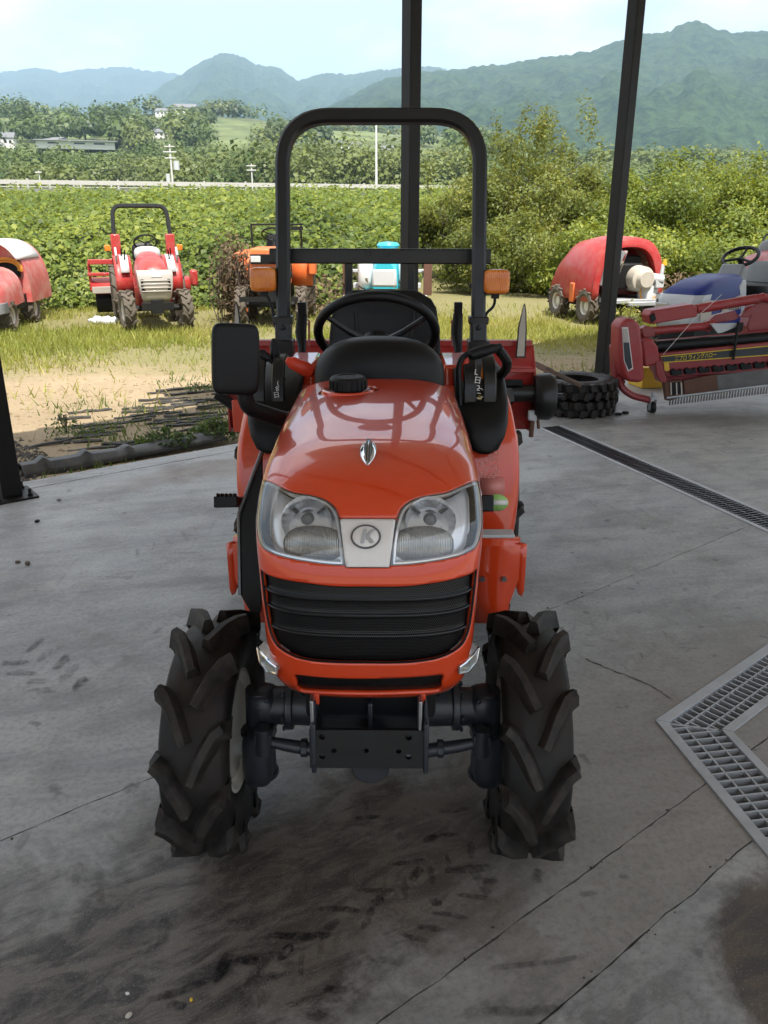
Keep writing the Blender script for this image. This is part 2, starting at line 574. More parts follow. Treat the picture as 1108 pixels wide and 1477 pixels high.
E1 = Vector((math.cos(R(38)), math.sin(R(38)), 0))      # along the shed's front edge
E2 = Vector((-math.sin(R(38)), math.cos(R(38)), 0))     # out of the shed
def aniso(t, p, ang, sx, sy, loc=(0, 0, 0)):
    return t.map(t.map(p, (1, 1, 1), (0, 0, -ang)), (sx, sy, 1), (0, 0, 0), loc)
def concrete_mat():
    t = NT('stained concrete floor')
    b = t.bsdf(Roughness=.6)
    p = t.pos()
    mpv = t.map(p, (1, 1, 1), (0, 0, R(-38)))
    big = t.noise(.55, 6, .6, p, .2)
    mid = t.noise(2.6, 8, .68, p, .2)
    sweep = t.noise(1.3, 9, .7, aniso(t, p, R(14), .9, 5.5), .5)
    sweep2 = t.noise(1.6, 8, .7, aniso(t, p, R(52), 1.1, 5.0, (3, 1, 0)), .4)
    fine = t.noise(55, 6, .7, p)
    grit = t.noise(240, 2, .6, p)
    c = t.mix(t.ramp(big, [(.33, 0), (.68, 1)]), (.285, .287, .290), (.400, .394, .378))
    c = t.mix(t.math('MULTIPLY', t.ramp(sweep, [(.44, 0), (.66, 1)]), .60), c, (.165, .168, .178))
    c = t.mix(t.math('MULTIPLY', t.ramp(sweep2, [(.5, 0), (.7, 1)]), .5), c, (.44, .42, .39))
    c = t.mix(t.math('MULTIPLY', t.ramp(mid, [(.48, 0), (.72, 1)]), .6), c, (.15, .142, .135))
    # wide brown and black soil stains round the tractor and at the lower right of the floor
    def blot(cx, cy_, rx, ry, ang, ns=1.7, amp=.9, lo=.35, hi=1.0):
        q = t.map(p, (1, 1, 0), (0, 0, 0), (-cx, -cy_, 0))
        q = aniso(t, q, ang, 1 / rx, 1 / ry)
        ln = t.n('ShaderNodeVectorMath'); ln.operation = 'LENGTH'; t.l(q, ln.inputs[0])
        d = t.math('ADD', ln.outputs['Value'], t.math('MULTIPLY', t.math('SUBTRACT', t.noise(ns, 7, .68, p, .5), .5), amp * 2.4))
        return t.ramp(d, [(lo, 1.0), (hi, 0.0)])
    patchy = t.ramp(t.noise(6.5, 9, .72, aniso(t, p, R(30), 1, 2.4), .5), [(.44, 0), (.58, 1)])
    b1 = blot(-.46, 1.42, 1.05, .50, R(24), 2.2, .8, .5, 1.0)
    c = t.mix(t.math('MULTIPLY', b1, .85), c, (.105, .083, .066))
    c = t.mix(t.math('MULTIPLY', t.math('MULTIPLY', b1, patchy), .95), c, (.022, .018, .017))
    b2 = blot(-.06, 1.72, .55, .40, R(30), 2.2)
    c = t.mix(t.math('MULTIPLY', b2, .7), c, (.14, .108, .082))
    c = t.mix(t.math('MULTIPLY', t.math('MULTIPLY', b2, patchy), .75), c, (.04, .034, .031))
    b3 = blot(1.05, 1.30, .36, .34, R(-38), 5.0, .30, .80, .95)
    dp = t.n('ShaderNodeVectorMath'); dp.operation = 'DOT_PRODUCT'; t.l(p, dp.inputs[0]); dp.inputs[1].default_value = tuple(E2)
    b3 = t.math('MULTIPLY', b3, t.ramp(dp.outputs['Value'], [(.725, 1.0), (.745, 0.0)]))
    c = t.mix(t.math('MULTIPLY', b3, .92), c, t.mix(patchy, (.085, .060, .044), (.030, .022, .018)))
    b4 = blot(1.25, 2.0, 1.6, .95, R(38), 1.6, .5, .6, 1.0)
    dq = t.n('ShaderNodeVectorMath'); dq.operation = 'DOT_PRODUCT'; t.l(p, dq.inputs[0]); dq.inputs[1].default_value = tuple(E2)
    b4 = t.math('MULTIPLY', b4, t.ramp(t.math('MULTIPLY', dq.outputs['Value'], .25), [(.1855, 0.0), (.1875, 1.0), (.4965, 1.0), (.499, 0.0)]))
    c = t.mix(t.math('MULTIPLY', b4, .55), c, (.215, .185, .155))
    b5 = blot(-1.15, 5.15, .8, .28, R(38), 2.4)
    c = t.mix(t.math('MULTIPLY', b5, .55), c, (.21, .145, .10))
    b6 = blot(.55, 1.15, .5, .34, R(38), 2.4)
    c = t.mix(t.math('MULTIPLY', t.math('MULTIPLY', b6, patchy), .6), c, (.07, .068, .07))
    b7 = blot(2.6, 6.6, 1.6, .35, R(5), 2.2)
    c = t.mix(t.math('MULTIPLY', b7, .5), c, (.13, .115, .10))
    c = t.mix(t.math('MULTIPLY', t.ramp(fine, [(.45, 0), (.72, 1)]), .5), c, (.09, .085, .08))
    spots = t.noise(9, 3, .5, p)
    c = t.mix(t.math('MULTIPLY', t.ramp(spots, [(.66, 0), (.72, 1)]), .55), c, (.05, .047, .045))
    c = t.mix(t.math('MULTIPLY', t.ramp(grit, [(.60, 0), (.70, 1)]), .35), c, (.42, .40, .37))
    # hairline scratches
    wv = t.n('ShaderNodeTexVoronoi'); wv.feature = 'DISTANCE_TO_EDGE'; wv.inputs['Scale'].default_value = .62
    t.l(t.map(p, (1, 1, 0), (0, 0, 0), (.3, .12, 0)), wv.inputs['Vector'])
    t.l(c, b.inputs['Base Color'])
    t.l(t.ramp(mid, [(.3, .34), (.7, .62)]), b.inputs['Roughness'])
    h = t.math('ADD', t.math('MULTIPLY', fine, .5), t.math('MULTIPLY', grit, .35))
    t.l(t.bump(h, .25, .004), b.inputs['Normal'])
    return t.m
M['concrete'] = concrete_mat()
M['concrete_side'] = plain('rough concrete edge', (.20, .19, .17), .85, 0, 0, .3, 9, bump=.5, bscale=30)
M['crack'] = plain('dirt in the floor joint', (.075, .060, .045), .95, 0, 0, .6, 40, bump=.6, bscale=70)
M['pit'] = plain('drain pit concrete', (.030, .028, .026), .9, 0, 0, .4, 10)
def mark_mat():
    t = NT('rubber tread marks')
    d = t.n('ShaderNodeBsdfDiffuse'); d.inputs[0].default_value = (.016, .015, .016, 1)
    tr = t.n('ShaderNodeBsdfTransparent')
    m = t.n('ShaderNodeMixShader')
    at_ = t.n('ShaderNodeAttribute'); at_.attribute_name = 'tint'
    a = t.ramp(t.noise(38, 6, .7, t.pos()), [(.34, 0.0), (.56, .9)])
    a = t.math('MULTIPLY', a, at_.outputs['Fac'])
    t.l(a, m.inputs[0]); t.l(tr.outputs[0], m.inputs[1]); t.l(d.outputs[0], m.inputs[2])
    t.l(m.outputs[0], t.out.inputs['Surface'])
    return t.m
M['mark'] = mark_mat()

def soil_mat():
    t = NT('sandy yard soil')
    b = t.bsdf(Roughness=.95)
    p = t.pos()
    big = t.noise(.5, 6, .6, p)
    fine = t.noise(14, 8, .7, p)
    grit = t.noise(60, 4, .7, p)
    c = t.mix(t.ramp(big, [(.35, 0), (.65, 1)]), (.38, .285, .175), (.28, .21, .125))
    c = t.mix(t.math('MULTIPLY', t.ramp(fine, [(.45, 0), (.7, 1)]), .6), c, (.22, .17, .105))
    c = t.mix(t.math('MULTIPLY', t.ramp(grit, [(.55, 0), (.7, 1)]), .5), c, (.46, .385, .27))
    # greener and darker ground under the grass further out
    sx = t.n('ShaderNodeSeparateXYZ'); t.l(p, sx.inputs[0])
    g = t.math('ADD', sx.outputs[1], t.math('MULTIPLY', t.noise(.9, 5, .6, p), 3.0))
    g = t.math('SUBTRACT', g, t.math('MULTIPLY', sx.outputs[0], .12))
    gm = t.ramp(t.math('MULTIPLY', g, .04), [(.44, 0), (.50, 1)])
    c = t.mix(t.math('MULTIPLY', gm, .75), c, (.15, .15, .045))
    t.l(c, b.inputs['Base Color'])
    t.l(t.bump(t.math('ADD', fine, grit), .6, .03), b.inputs['Normal'])
    return t.m
M['soil'] = soil_mat()

def leaf_mat(name, dark, mid, light, trans=.35, rough=.5):
    """the tint attribute gives each leaf a tone of its own"""
    t = NT(name)
    b = t.n('ShaderNodeBsdfPrincipled'); b.inputs['Roughness'].default_value = rough
    b.inputs['Specular IOR Level'].default_value = .35
    at_ = t.n('ShaderNodeAttribute'); at_.attribute_name = 'tint'
    c = t.ramp(at_.outputs['Fac'], [(0, dark), (.5, mid), (1, light)])
    t.l(c, b.inputs['Base Color'])
    tl = t.n('ShaderNodeBsdfTranslucent')
    t.l(t.mix(.5, c, (min(1, light[0] * 1.3), light[1] * 1.25, light[2] * .7)), tl.inputs[0])
    m = t.n('ShaderNodeMixShader'); m.inputs[0].default_value = trans
    t.l(b.outputs[0], m.inputs[1]); t.l(tl.outputs[0], m.inputs[2])
    t.l(m.outputs[0], t.out.inputs['Surface'])
    return t.m
M['kudzu'] = leaf_mat('vine leaves', (.030, .055, .011), (.115, .165, .023), (.28, .31, .05))
M['grass'] = leaf_mat('grass blades', (.12, .17, .025), (.27, .29, .05), (.42, .36, .13))
M['weed'] = leaf_mat('weed leaves', (.04, .075, .02), (.08, .13, .03), (.15, .2, .05))
M['shrub'] = leaf_mat('yellow green shrub leaves', (.050, .072, .014), (.135, .165, .028), (.29, .28, .058))
M['bush'] = leaf_mat('bright bush leaves', (.050, .085, .014), (.15, .20, .026), (.33, .34, .05))
M['dry'] = leaf_mat('dead vine leaves', (.06, .042, .026), (.13, .092, .055), (.22, .16, .095), .2, .8)
M['far_green'] = leaf_mat('far woodland leaves', (.030, .055, .014), (.070, .110, .024), (.125, .17, .040), .25)
M['far_olive'] = leaf_mat('far bamboo leaves', (.058, .080, .020), (.115, .145, .034), (.17, .20, .055), .25)
# ================================================================ floor slabs, drains, posts, roof
def e_of(p): return (p.dot(E1), p.dot(E2))
def w_of(a, b, z=0.0): return E1 * a + E2 * b + Vector((0, 0, z))
def clip(poly, n, c, keep_ge=True):
    """part of a convex polygon where n.p >= c (or <=)"""
    sgn = 1 if keep_ge else -1
    out = []
    for i in range(len(poly)):
        a, b = poly[i], poly[(i + 1) % len(poly)]
        da, db = sgn * (a.dot(n) - c), sgn * (b.dot(n) - c)
        if da >= -1e-9: out.append(a)
        if (da > 1e-9 and db < -1e-9) or (da < -1e-9 and db > 1e-9):
            out.append(a + (b - a) * (da / (da - db)))
    return out
def subtract(poly, hole):
    """convex minus convex -> convex pieces"""
    res, rest = [], poly
    n = len(hole)
    cen = sum(hole, Vector((0, 0, 0))) / n
    for i in range(n):
        a, b = hole[i], hole[(i + 1) % n]
        nn = Vector((-(b - a).y, (b - a).x, 0))
        c = a.dot(nn)
        if cen.dot(nn) > c: nn, c = -nn, -c
        o = clip(rest, nn, c, True)
        if len(o) >= 3: res.append(o)
        rest = clip(rest, nn, c, False)
        if len(rest) < 3: break
    return res
# drains: outlines of the openings on the floor
D1a, D1b = ground(775, 617), ground(1108, 770)
D1c, D1d = ground(800, 611), ground(1108, 742)
d1dir = ((D1b - D1a).normalized() + (D1d - D1c).normalized()).normalized()
d1n = Vector((-d1dir.y, d1dir.x, 0))
d1w = abs((D1d - D1b).dot(d1n))
D1len = 5.2
if d1n.x < 0: d1n = -d1n
D1 = [D1a, D1a + d1dir * D1len, D1a + d1dir * D1len + d1n * d1w, D1a + d1n * d1w]
AP, AIN = ground(945, 1040), ground(1057, 1057)
armA = (ground(1108, 930) - AP).normalized()
armB = (ground(1108, 1238) - AP).normalized()
LA, LB = 3.0, 1.2
AINo = AIN
A_hole = [AP, AP + armA * LA, AIN + armA * LA, AIN]
B_hole = [AP, AIN, AIN + armB * LB, AP + armB * LB]
holes = [D1, A_hole, B_hole]
J = [(.742, .0045), (.95, .0045), (1.99, .004), (5.10, .010)]
edges = [-7.0] + [j[0] for j in J] + [5.27]
floor = None
rj = random.Random(4)
def subdiv_edge_poly(poly, c_lo, c_hi):
    """break long edges on the joints into short runs with a small wander"""
    out = []
    for i in range(len(poly)):
        a, b = poly[i], poly[(i + 1) % len(poly)]
        out.append(a)
        for c in (c_lo, c_hi):
            if abs(a.dot(E2) - c) < 1e-4 and abs(b.dot(E2) - c) < 1e-4:
                n = int((b - a).length / .035)
                if n > 400: n = 400
                for k in range(1, n):
                    p = a.lerp(b, k / n)
                    q = p.dot(E1) * 9
                    out.append(p + E2 * ((vnoise(np.array(q), np.array(c * 7)) - .5) * .007 + rj.uniform(-.0022, .0022)))
    return out
floor = tag(empty('floor'), kind='structure')
for i in range(len(edges) - 1):
    lo = edges[i] + (J[i - 1][1] / 2 if i else 0)
    hi = edges[i + 1] - (J[i][1] / 2 if i < len(J) else 0)
    band = [w_of(-9, lo), w_of(13, lo), w_of(13, hi), w_of(-9, hi)]
    pieces = [band]
    for h in holes:
        nxt = []
        for p in pieces: nxt += subtract(p, h)
        pieces = nxt
    m = MB()
    for p in pieces:
        q = subdiv_edge_poly(p, lo if i else -99, hi if i < len(J) else -99)
        n = len(q)
        m.add([v + Vector((0, 0, 0)) for v in q] + [v + Vector((0, 0, -.05)) for v in q], [tuple(range(n))] + [(k, n + k, n + (k + 1) % n, (k + 1) % n) for k in range(n)])
    bm_me = bpy.data.meshes.new('slab'); bm_me.from_pydata(m.v, [], m.f)
    bm = bmesh.new(); bm.from_mesh(bm_me)
    big_ = [f for f in bm.faces if len(f.verts) > 4]
    bmesh.ops.triangulate(bm, faces=big_)
    bmesh.ops.recalc_face_normals(bm, faces=bm.faces)
    for f in bm.faces:
        if abs(f.normal.z) > .5 and f.normal.z < 0: f.normal_flip()
    bm.to_mesh(bm_me); bm.free()
    o = bpy.data.objects.new('slab', bm_me); bm_me.materials.append(M['concrete']); COL.objects.link(o); o.parent = floor
# bed below the joints, with dirt
bed = MB()
for c, w in J:
    for p in subtract([w_of(-9, c - .03), w_of(13, c - .03), w_of(13, c + .03), w_of(-9, c + .03)], D1):
        for q in subtract(p, A_hole):
            for r_ in subtract(q, B_hole):
                bed.add([v + Vector((0, 0, -.010)) for v in r_], [tuple(range(len(r_)))])
bed.build('joint_dirt', M['crack'], floor, smooth=False)
MB().box(w_of(2, 5.262, -.12), (22, .03, .22), Matrix.Rotation(R(38), 3, 'Z')).build('slab_side', M['concrete_side'], floor)
# crumbs of soil along the joints
cr = MB()
for k in range(150):
    c, w = rj.choice(J[:3])
    a = rj.uniform(-1.5, 3.0); s = rj.uniform(.001, .0035)
    cr.box(w_of(a, c + rj.gauss(0, .012), s * .4), (s * 2, s * 1.4, s), (rj.random(), rj.random(), rj.random() * 3))
tag(cr.build('joint_crumbs', M['crack'], None, smooth=False), 'dark soil crumbs lying along the floor joints', 'crumbs', kind='stuff')
# a wandering crack across the slab near the middle drain
def crack(pts, w=.003):
    m = MB(); P = [ground(*p) for p in pts]; out = []
    for i in range(len(P) - 1):
        for k in range(7):
            q = P[i].lerp(P[i + 1], k / 7); out.append(q + Vector((rj.gauss(0, .0025), rj.gauss(0, .0025), .0015)))
    out.append(P[-1] + Vector((0, 0, .0015)))
    vs, fs = [], []
    for i, q in enumerate(out):
        t = (out[min(i + 1, len(out) - 1)] - out[max(i - 1, 0)]).normalized(); n = Vector((-t.y, t.x, 0)) * w * rj.uniform(.4, 1.3) * .5
        vs += [q - n, q + n]
        if i: fs.append((2 * i - 2, 2 * i - 1, 2 * i + 1, 2 * i))
    return m.add(vs, fs)
for i, (pts, w, mt) in enumerate([([(845, 950), (870, 962), (905, 975), (940, 990), (968, 1008)], .006, 'crack')]):
    crack(pts, w).build('crack', M[mt], floor, smooth=False)
# rubber prints left by tractor tyres: short bars with soft edges
tv, tf, tt = [], [], []
def bar(p, ang, ln, w, op):
    c, s = math.cos(ang), math.sin(ang); n = 7; base = len(tv)
    bend = rj.uniform(-.25, .25)
    for i in range(n):
        u = (i / (n - 1) - .5)
        ww = w * (1 - (2 * abs(u)) ** 3 * .6) * rj.uniform(.8, 1.15)
        x, y = u * ln, bend * ln * u * u
        for k, v in enumerate((-1, -.6, .6, 1)):
            px_, py_ = x, y + v * ww * .5
            tv.append((p.x + c * px_ - s * py_, p.y + s * px_ + c * py_, .0025))
            tt.append(op * (0 if k in (0, 3) or i in (0, n - 1) else 1))
    for i in range(n - 1):
        for k in range(3):
            a = base + i * 4 + k
            tf.append((a, a + 1, a + 5, a + 4))
def track(p0, p1, n, op, lw=.075, spread=.05, w=.018):
    A, B = ground(*p0), ground(*p1); d = (B - A).normalized(); nn = Vector((-d.y, d.x, 0)); th = math.atan2(d.y, d.x)
    for k in range(n):
        q = A.lerp(B, (k + .5) / n)
        for s in (-1, 1):
            if rj.random() < .8: bar(q + nn * s * spread + d * (s * .02) + Vector((rj.gauss(0, .008), rj.gauss(0, .008), 0)), th + s * R(48) + rj.gauss(0, .15), lw * rj.uniform(.7, 1.3), w * rj.uniform(.7, 1.2), op * rj.uniform(.5, 1.1))
for (px, py, an, ln, w, op) in ((435, 1352, 0, .16, .030, 1), (350, 1385, -8, .09, .030, 1), (322, 1395, 75, .11, .036, 1), (262, 1430, 22, .15, .026, .9), (412, 1375, 60, .06, .030, .9), (488, 1312, -3, .12, .022, .9), (545, 1285, 0, .11, .018, .6), (480, 1335, 40, .05, .03, .6), (590, 1245, 10, .12, .02, .7), (640, 1205, 5, .10, .02, .7), (655, 1170, 10, .10, .022, .7), (620, 1210, 30, .05, .03, .7), (600, 1262, 60, .06, .03, .7), (545, 1300, 50, .04, .03, .8), (675, 1255, 5, .16, .035, .6), (690, 1268, -70, .14, .03, .4), (775, 1265, 70, .06, .03, .7), (630, 1303, 0, .03, .03, .8), (255, 1452, 0, .05, .03, .9), (530, 1180, 5, .09, .02, .7), (528, 1163, 85, .04, .02, .7), (850, 1290, 10, .06, .02, .4), (780, 1390, 8, .26, .022, .5), (760, 1460, 3, .2, .03, .5), (700, 1455, 20, .12, .04, .4)):
    bar(ground(px, py), R(an), ln, w, op * .7)
track((905, 985), (1070, 850), 9, .35, .06, .055, .012)
track((60, 955), (330, 905), 8, .22, .10, .08, .030)
track((100, 1000), (20, 930), 5, .4, .12, .06, .05)
track((60, 1180), (300, 1330), 6, .15, .1, .07, .03)
track((700, 960), (900, 900), 8, .22, .09, .07, .015)
track((760, 700), (980, 740), 9, .18, .14, .10, .03)
track((90, 850), (330, 760), 10, .2, .14, .10, .02)
track((420, 1440), (700, 1240), 9, .4, .08, .06, .022)
tm_ = np_mesh('tread_marks', tv, tf, M['mark'], None, False, tt)
tag(tm_, 'black rubber tread prints smeared over the floor', 'tread marks', kind='stuff')

# ---- drains
def prism_bar(a, b, w, h, z, m):
    """bar from a to b, w wide, top at z"""
    d = (b - a); n = Vector((-d.y, d.x, 0)).normalized() * w / 2
    vs = [a - n, b - n, b + n, a + n]
    m.add([v + Vector((0, 0, z - h)) for v in vs] + [v + Vector((0, 0, z)) for v in vs], [(3, 2, 1, 0), (4, 5, 6, 7), (0, 1, 5, 4), (1, 2, 6, 5), (2, 3, 7, 6), (3, 0, 4, 7)])
def band_poly(poly, z, h, m):
    n = len(poly)
    m.add([v + Vector((0, 0, z - h)) for v in poly] + [v + Vector((0, 0, z)) for v in poly], [tuple(range(n - 1, -1, -1)), tuple(range(n, 2 * n))] + [(i, (i + 1) % n, n + (i + 1) % n, n + i) for i in range(n)])
# long straight drain
dr1 = thing('floor_drain', 'long straight grated floor drain running from the tiller to the right edge', 'drain', (0, 0, 0))
fm = MB()
fwid = .030
for s, o0 in ((0, D1a), (1, D1a + d1n * d1w)):
    a = o0 + d1n * (.5 * fwid if s == 0 else -.5 * fwid)
    prism_bar(a, a + d1dir * D1len, fwid, .03, .005, fm)
fm.build('drain_frame', M['galv'], dr1, .001)
prism = MB()
wx = d1w - 2 * fwid
for k in (0.12, .5, .88):
    a = D1a + d1n * (fwid + wx * k); prism_bar(a, a + d1dir * D1len, .005, .018, .001, prism)
prism.build('cross_rod', M['silver_dark'], dr1)
nb = int(D1len / .030); nb = min(nb, 170); proto = None
for k in range(nb):
    p = D1a + d1dir * (.015 + k * D1len / nb) + d1n * d1w / 2
    if proto is None:
        q = MB().box((0, 0, 0), (wx, .007, .028)); proto = q.build('grate_bar', M['silver_dark'], dr1); o = proto
    else:
        o = proto.copy(); COL.objects.link(o)
    o.location = p + Vector((0, 0, -.012)); o.rotation_euler = (0, 0, math.atan2(d1n.y, d1n.x))
pit = MB(); c = D1a + d1dir * D1len / 2 + d1n * d1w / 2
pit.box(c + Vector((0, 0, -.24)), (D1len + .1, d1w + .1, .02), Matrix.Rotation(math.atan2(d1dir.y, d1dir.x), 3, 'Z'))
for s in (-1, 1): pit.box(c + d1n * s * (d1w / 2 + .011) + Vector((0, 0, -.145)), (D1len, .02, .19), Matrix.Rotation(math.atan2(d1dir.y, d1dir.x), 3, 'Z'))
pit.build('drain_pit', M['pit'], dr1)
# angled drain
dr2 = thing('corner_drain', 'wide bent grated drain turning a corner in the near right of the floor', 'drain', (0, 0, 0))
def inset(P, Q, side_pt, w):
    d = (Q - P).normalized(); n = Vector((-d.y, d.x, 0))
    if (side_pt - P).dot(n) < 0: n = -n
    return n * w
def miter(P, d1, n1, d2, n2, w):
    # point offset w from both lines through P
    A = np.array([[n1.x, n1.y], [n2.x, n2.y]]); b = np.array([w + n1.dot(P), w + n2.dot(P)])
    x = np.linalg.solve(A, b); return Vector((x[0], x[1], 0))
nA = inset(AP, AP + armA, AIN, 1.0); nB = inset(AP, AP + armB, AIN, 1.0)
W2 = .036
Pm = miter(AP, armA, nA, armB, nB, W2)            # inner edge of the outer frame at the corner
Qm = miter(AIN, armA, nA, armB, nB, -W2 * .85)    # outer edge of the inner frame
for nm, poly in (('drain_frame', [AP, AP + armA * LA, AP + armA * LA + nA * W2, Pm]), ('drain_frame', [AP, Pm, AP + armB * LB + nB * W2, AP + armB * LB]),
                 ('drain_frame', [AIN, AIN + armA * LA, AIN + armA * LA - nA * W2 * .85, Qm]), ('drain_frame', [AIN, Qm, AIN + armB * LB - nB * W2 * .85, AIN + armB * LB])):
    cen = sum(poly, Vector()) / 4
    poly = [p + (cen - p).normalized() * .0015 for p in poly]
    b = MB(); band_poly(poly, .006, .035, b); b.build(nm, M['galv'], dr2, .0015)
def arm_grate(d, n, L_, ph, skew):
    wA = (Qm - Pm).dot(n)
    for k in (0.30, .72):
        a = Pm + n * (wA * k); st_ = 0
        q = MB(); prism_bar(a + (Qm - Pm).normalized() * 0 + d * ((Qm - Pm).dot(d) * k), a + d * L_, .006, .012, .000, q); q.build('cross_rod', M['galv'], dr2)
    pr = None; i = 0
    s = ph
    while s < L_:
        # a bar from the outer frame to the inner, trimmed by the corner diagonal
        t0, t1 = 0.0, 1.0
        dq = (Qm - Pm).dot(d)
        lo = 0.0
        if s < dq: t1 = max(.15, s / dq)
        a = Pm + d * s; b = a + n * (wA * t1)
        if t1 > .16:
            if t1 < 1 or pr is None:
                q = MB().box((0, 0, 0), ((b - a).length, .006, .024)); o = q.build('grate_bar', M['galv'], dr2)
                if t1 >= 1: pr = o
            else:
                o = pr.copy(); COL.objects.link(o)
            o.location = (a + b) / 2 + Vector((0, 0, -.011)); o.rotation_euler = (0, 0, math.atan2(n.y, n.x))
        s += .0335
arm_grate(armA, nA, 2.4, .03, 0); arm_grate(armB, nB, 1.1, .03, 0)
q = MB(); prism_bar(Pm, Qm, .008, .034, .001, q); q.build('corner_bar', M['galv'], dr2)
pit = MB()
pp = [AP, AP + armA * LA, AIN + armA * LA, AIN, AIN + armB * LB, AP + armB * LB]
zf = -.30
pit.add([p + Vector((0, 0, zf)) for p in [AP, AP + armA * LA, AIN + armA * LA, AIN]], [(0, 1, 2, 3)])
pit.add([p + Vector((0, 0, zf - .003)) for p in [AP, AIN, AIN + armB * LB, AP + armB * LB]], [(0, 1, 2, 3)])
for a, b in ((AP, AP + armA * LA), (AIN, AIN + armA * LA), (AP, AP + armB * LB), (AIN, AIN + armB * LB)):
    pit.add([a + Vector((0, 0, -.04)), b + Vector((0, 0, -.04)), b + Vector((0, 0, zf)), a + Vector((0, 0, zf))], [(0, 1, 2, 3)])
pit.build('drain_pit', M['pit'], dr2, smooth=False)

# ---- posts
def post(name, label, a, b, s, h):
    p = w_of(a, b)
    t = thing(name, label, 'post', p, R(38), 'steel posts of the shed')
    MB().box((0, 0, h / 2 + .012), (s, s, h)).build('shaft', M['post'], t, .006)
    MB().box((0, 0, .006), (.26, .26, .012)).build('base_plate', M['post'], t, .001)
    pr = None
    for x, y in ((-.09, -.09), (.09, -.09), (.09, .09), (-.09, .09)):
        if pr is None:
            pr = MB().bolt((0, 0, 0), .016, .014, 'z', 1).tube([(0, 0, .01), (0, 0, .045)], .009, 8).build('anchor_bolt', M['post'], t); o = pr
        else: o = pr.copy(); COL.objects.link(o)
        o.location = (x, y, .012)
    return t
ROOF_Z = 4.3
pl_ = ground(16, 716); pa = pl_.dot(E1); pbv = pl_.dot(E2)
post('shed_post', 'dark steel shed post at the left frame edge with bolted base plate', pa, pbv, .115, ROOF_Z - .02)
post('shed_post', 'dark steel shed post standing straight behind the roll bar', at(590, 430, 6.36).x * E1.x + 6.36 * E1.y, -at(590, 430, 6.36).x * .616 + 6.36 * .788, .102, ROOF_Z - .02)
post('shed_post', 'dark steel shed post standing by the old tyres left of the harrow', Vector((at(872, 500, 7.75).x, 7.75, 0)).dot(E1), Vector((at(872, 500, 7.75).x, 7.75, 0)).dot(E2), .108, ROOF_Z - .02)
# ---- roof over the floor (outside the picture; it casts the shade)
so = Vector((-SUN_H.x, -SUN_H.y, 0)).normalized() * (ROOF_Z / math.tan(SUN_EL))
def roof_pt(px, py): return ground(px, py) - so
r_l = [roof_pt(150, 594), roof_pt(255, 572)]
eA = r_l[0].dot(E2); notch_a = roof_pt(262, 560).dot(E1); eB = roof_pt(305, 540).dot(E2)
roof_back = -2.6
eA = max(eA, 4.95)
rp_ = MB()
poly = [w_of(-10, roof_back), w_of(13, roof_back), w_of(13, eB), w_of(notch_a, eB), w_of(notch_a, eA), w_of(-10, eA)]
band_poly(poly, ROOF_Z + .12, .12, rp_)
M['roof'] = plain('corrugated roof sheet', (.60, .59, .57), .6, 0, 0, .1, 3)
tag(rp_.build('roof', M['roof'], None, smooth=False), kind='structure')
bm_ = MB()
for a in np.arange(-8, 12, 1.9): bm_.box(w_of(a, (roof_back + eA) / 2, ROOF_Z - .05), (.07, eA - roof_back, .095), Matrix.Rotation(R(38), 3, 'Z'))
rb_ = bm_.build('roof_beam', M['post'], bpy.data.objects['roof'])

# ---- yard soil reaching to the vines and beyond
def yard_z(x, y):
    a = x * E1.x + y * E1.y; b = x * E2.x + y * E2.y
    base = -.10 - .05 * np.clip((b - 5.3) / 3, 0, 1)
    z = base + .05 * (fbm(x * .9, y * .9, 4) - .5) + .02 * (fbm(x * 4, y * 4, 3) - .5)
    # field side: rises towards the road embankment
    z = z + 2.2 * np.clip((y - 22) / 54, 0, 1)
    return np.where(b < 5.26, np.minimum(z, -.32), z)
gx = np.concatenate([np.linspace(-60, -8.5, 40), np.linspace(-8, 10, 260), np.linspace(10.5, 60, 40)])
gy = np.concatenate([np.linspace(-40, -3, 30), np.linspace(2.5, 20, 240), np.linspace(20.5, 74, 80)])
GX, GY = np.meshgrid(gx, gy)
Z = yard_z(GX, GY)
nx = len(gx)
I = np.arange(GX.size).reshape(GX.shape)
F = np.stack([I[:-1, :-1], I[:-1, 1:], I[1:, 1:], I[1:, :-1]], -1).reshape(-1, 4)
tag(np_mesh('ground', np.stack([GX.ravel(), GY.ravel(), Z.ravel()], 1), F, M['soil'], None, True), kind='structure')
M['far_ground'] = plain('far field ground', (.09, .11, .035), .95, 0, 0, .4, .05)
# a plain reaching to the horizon on every side
pl2 = MB(); Rr = 9000
ring_in = [(-60, -40), (60, -40), (60, 74), (-60, 74)]; ring_out = [(-Rr, -Rr), (Rr, -Rr), (Rr, Rr), (-Rr, Rr)]
pl2.add([(x, y, -.16 if y < 0 else 2.0) for x, y in ring_in] + [(x, y, -.5) for x, y in ring_out], [(0, 1, 5, 4), (1, 2, 6, 5), (2, 3, 7, 6), (3, 0, 4, 7)])
tag(pl2.build('terrain', M['far_ground'], None, smooth=False), kind='structure')
# ================================================================ the compact red tractor (local: x right, y back from the front axle, z up)
TR_LOC, TR_RZ = Vector((-0.029, 1.78, 0)), -0.0096
tractor = thing('compact_tractor', 'shiny orange-red compact tractor with clear headlights and black roll bar parked in the shed', 'tractor', TR_LOC, TR_RZ)
_tm = Matrix.Translation(TR_LOC) @ Matrix.Rotation(TR_RZ, 4, 'Z')
_tmi = _tm.inverted()
def L(px, py, d):            # pixel at forward distance d -> tractor-local point
    return _tmi @ at(px, py, d)
def to_px(P):                # local points -> pixels
    P = np.asarray(P, float)
    W = P @ np.array(_tm.to_3x3()).T + np.array(_tm.translation)
    return project(W)

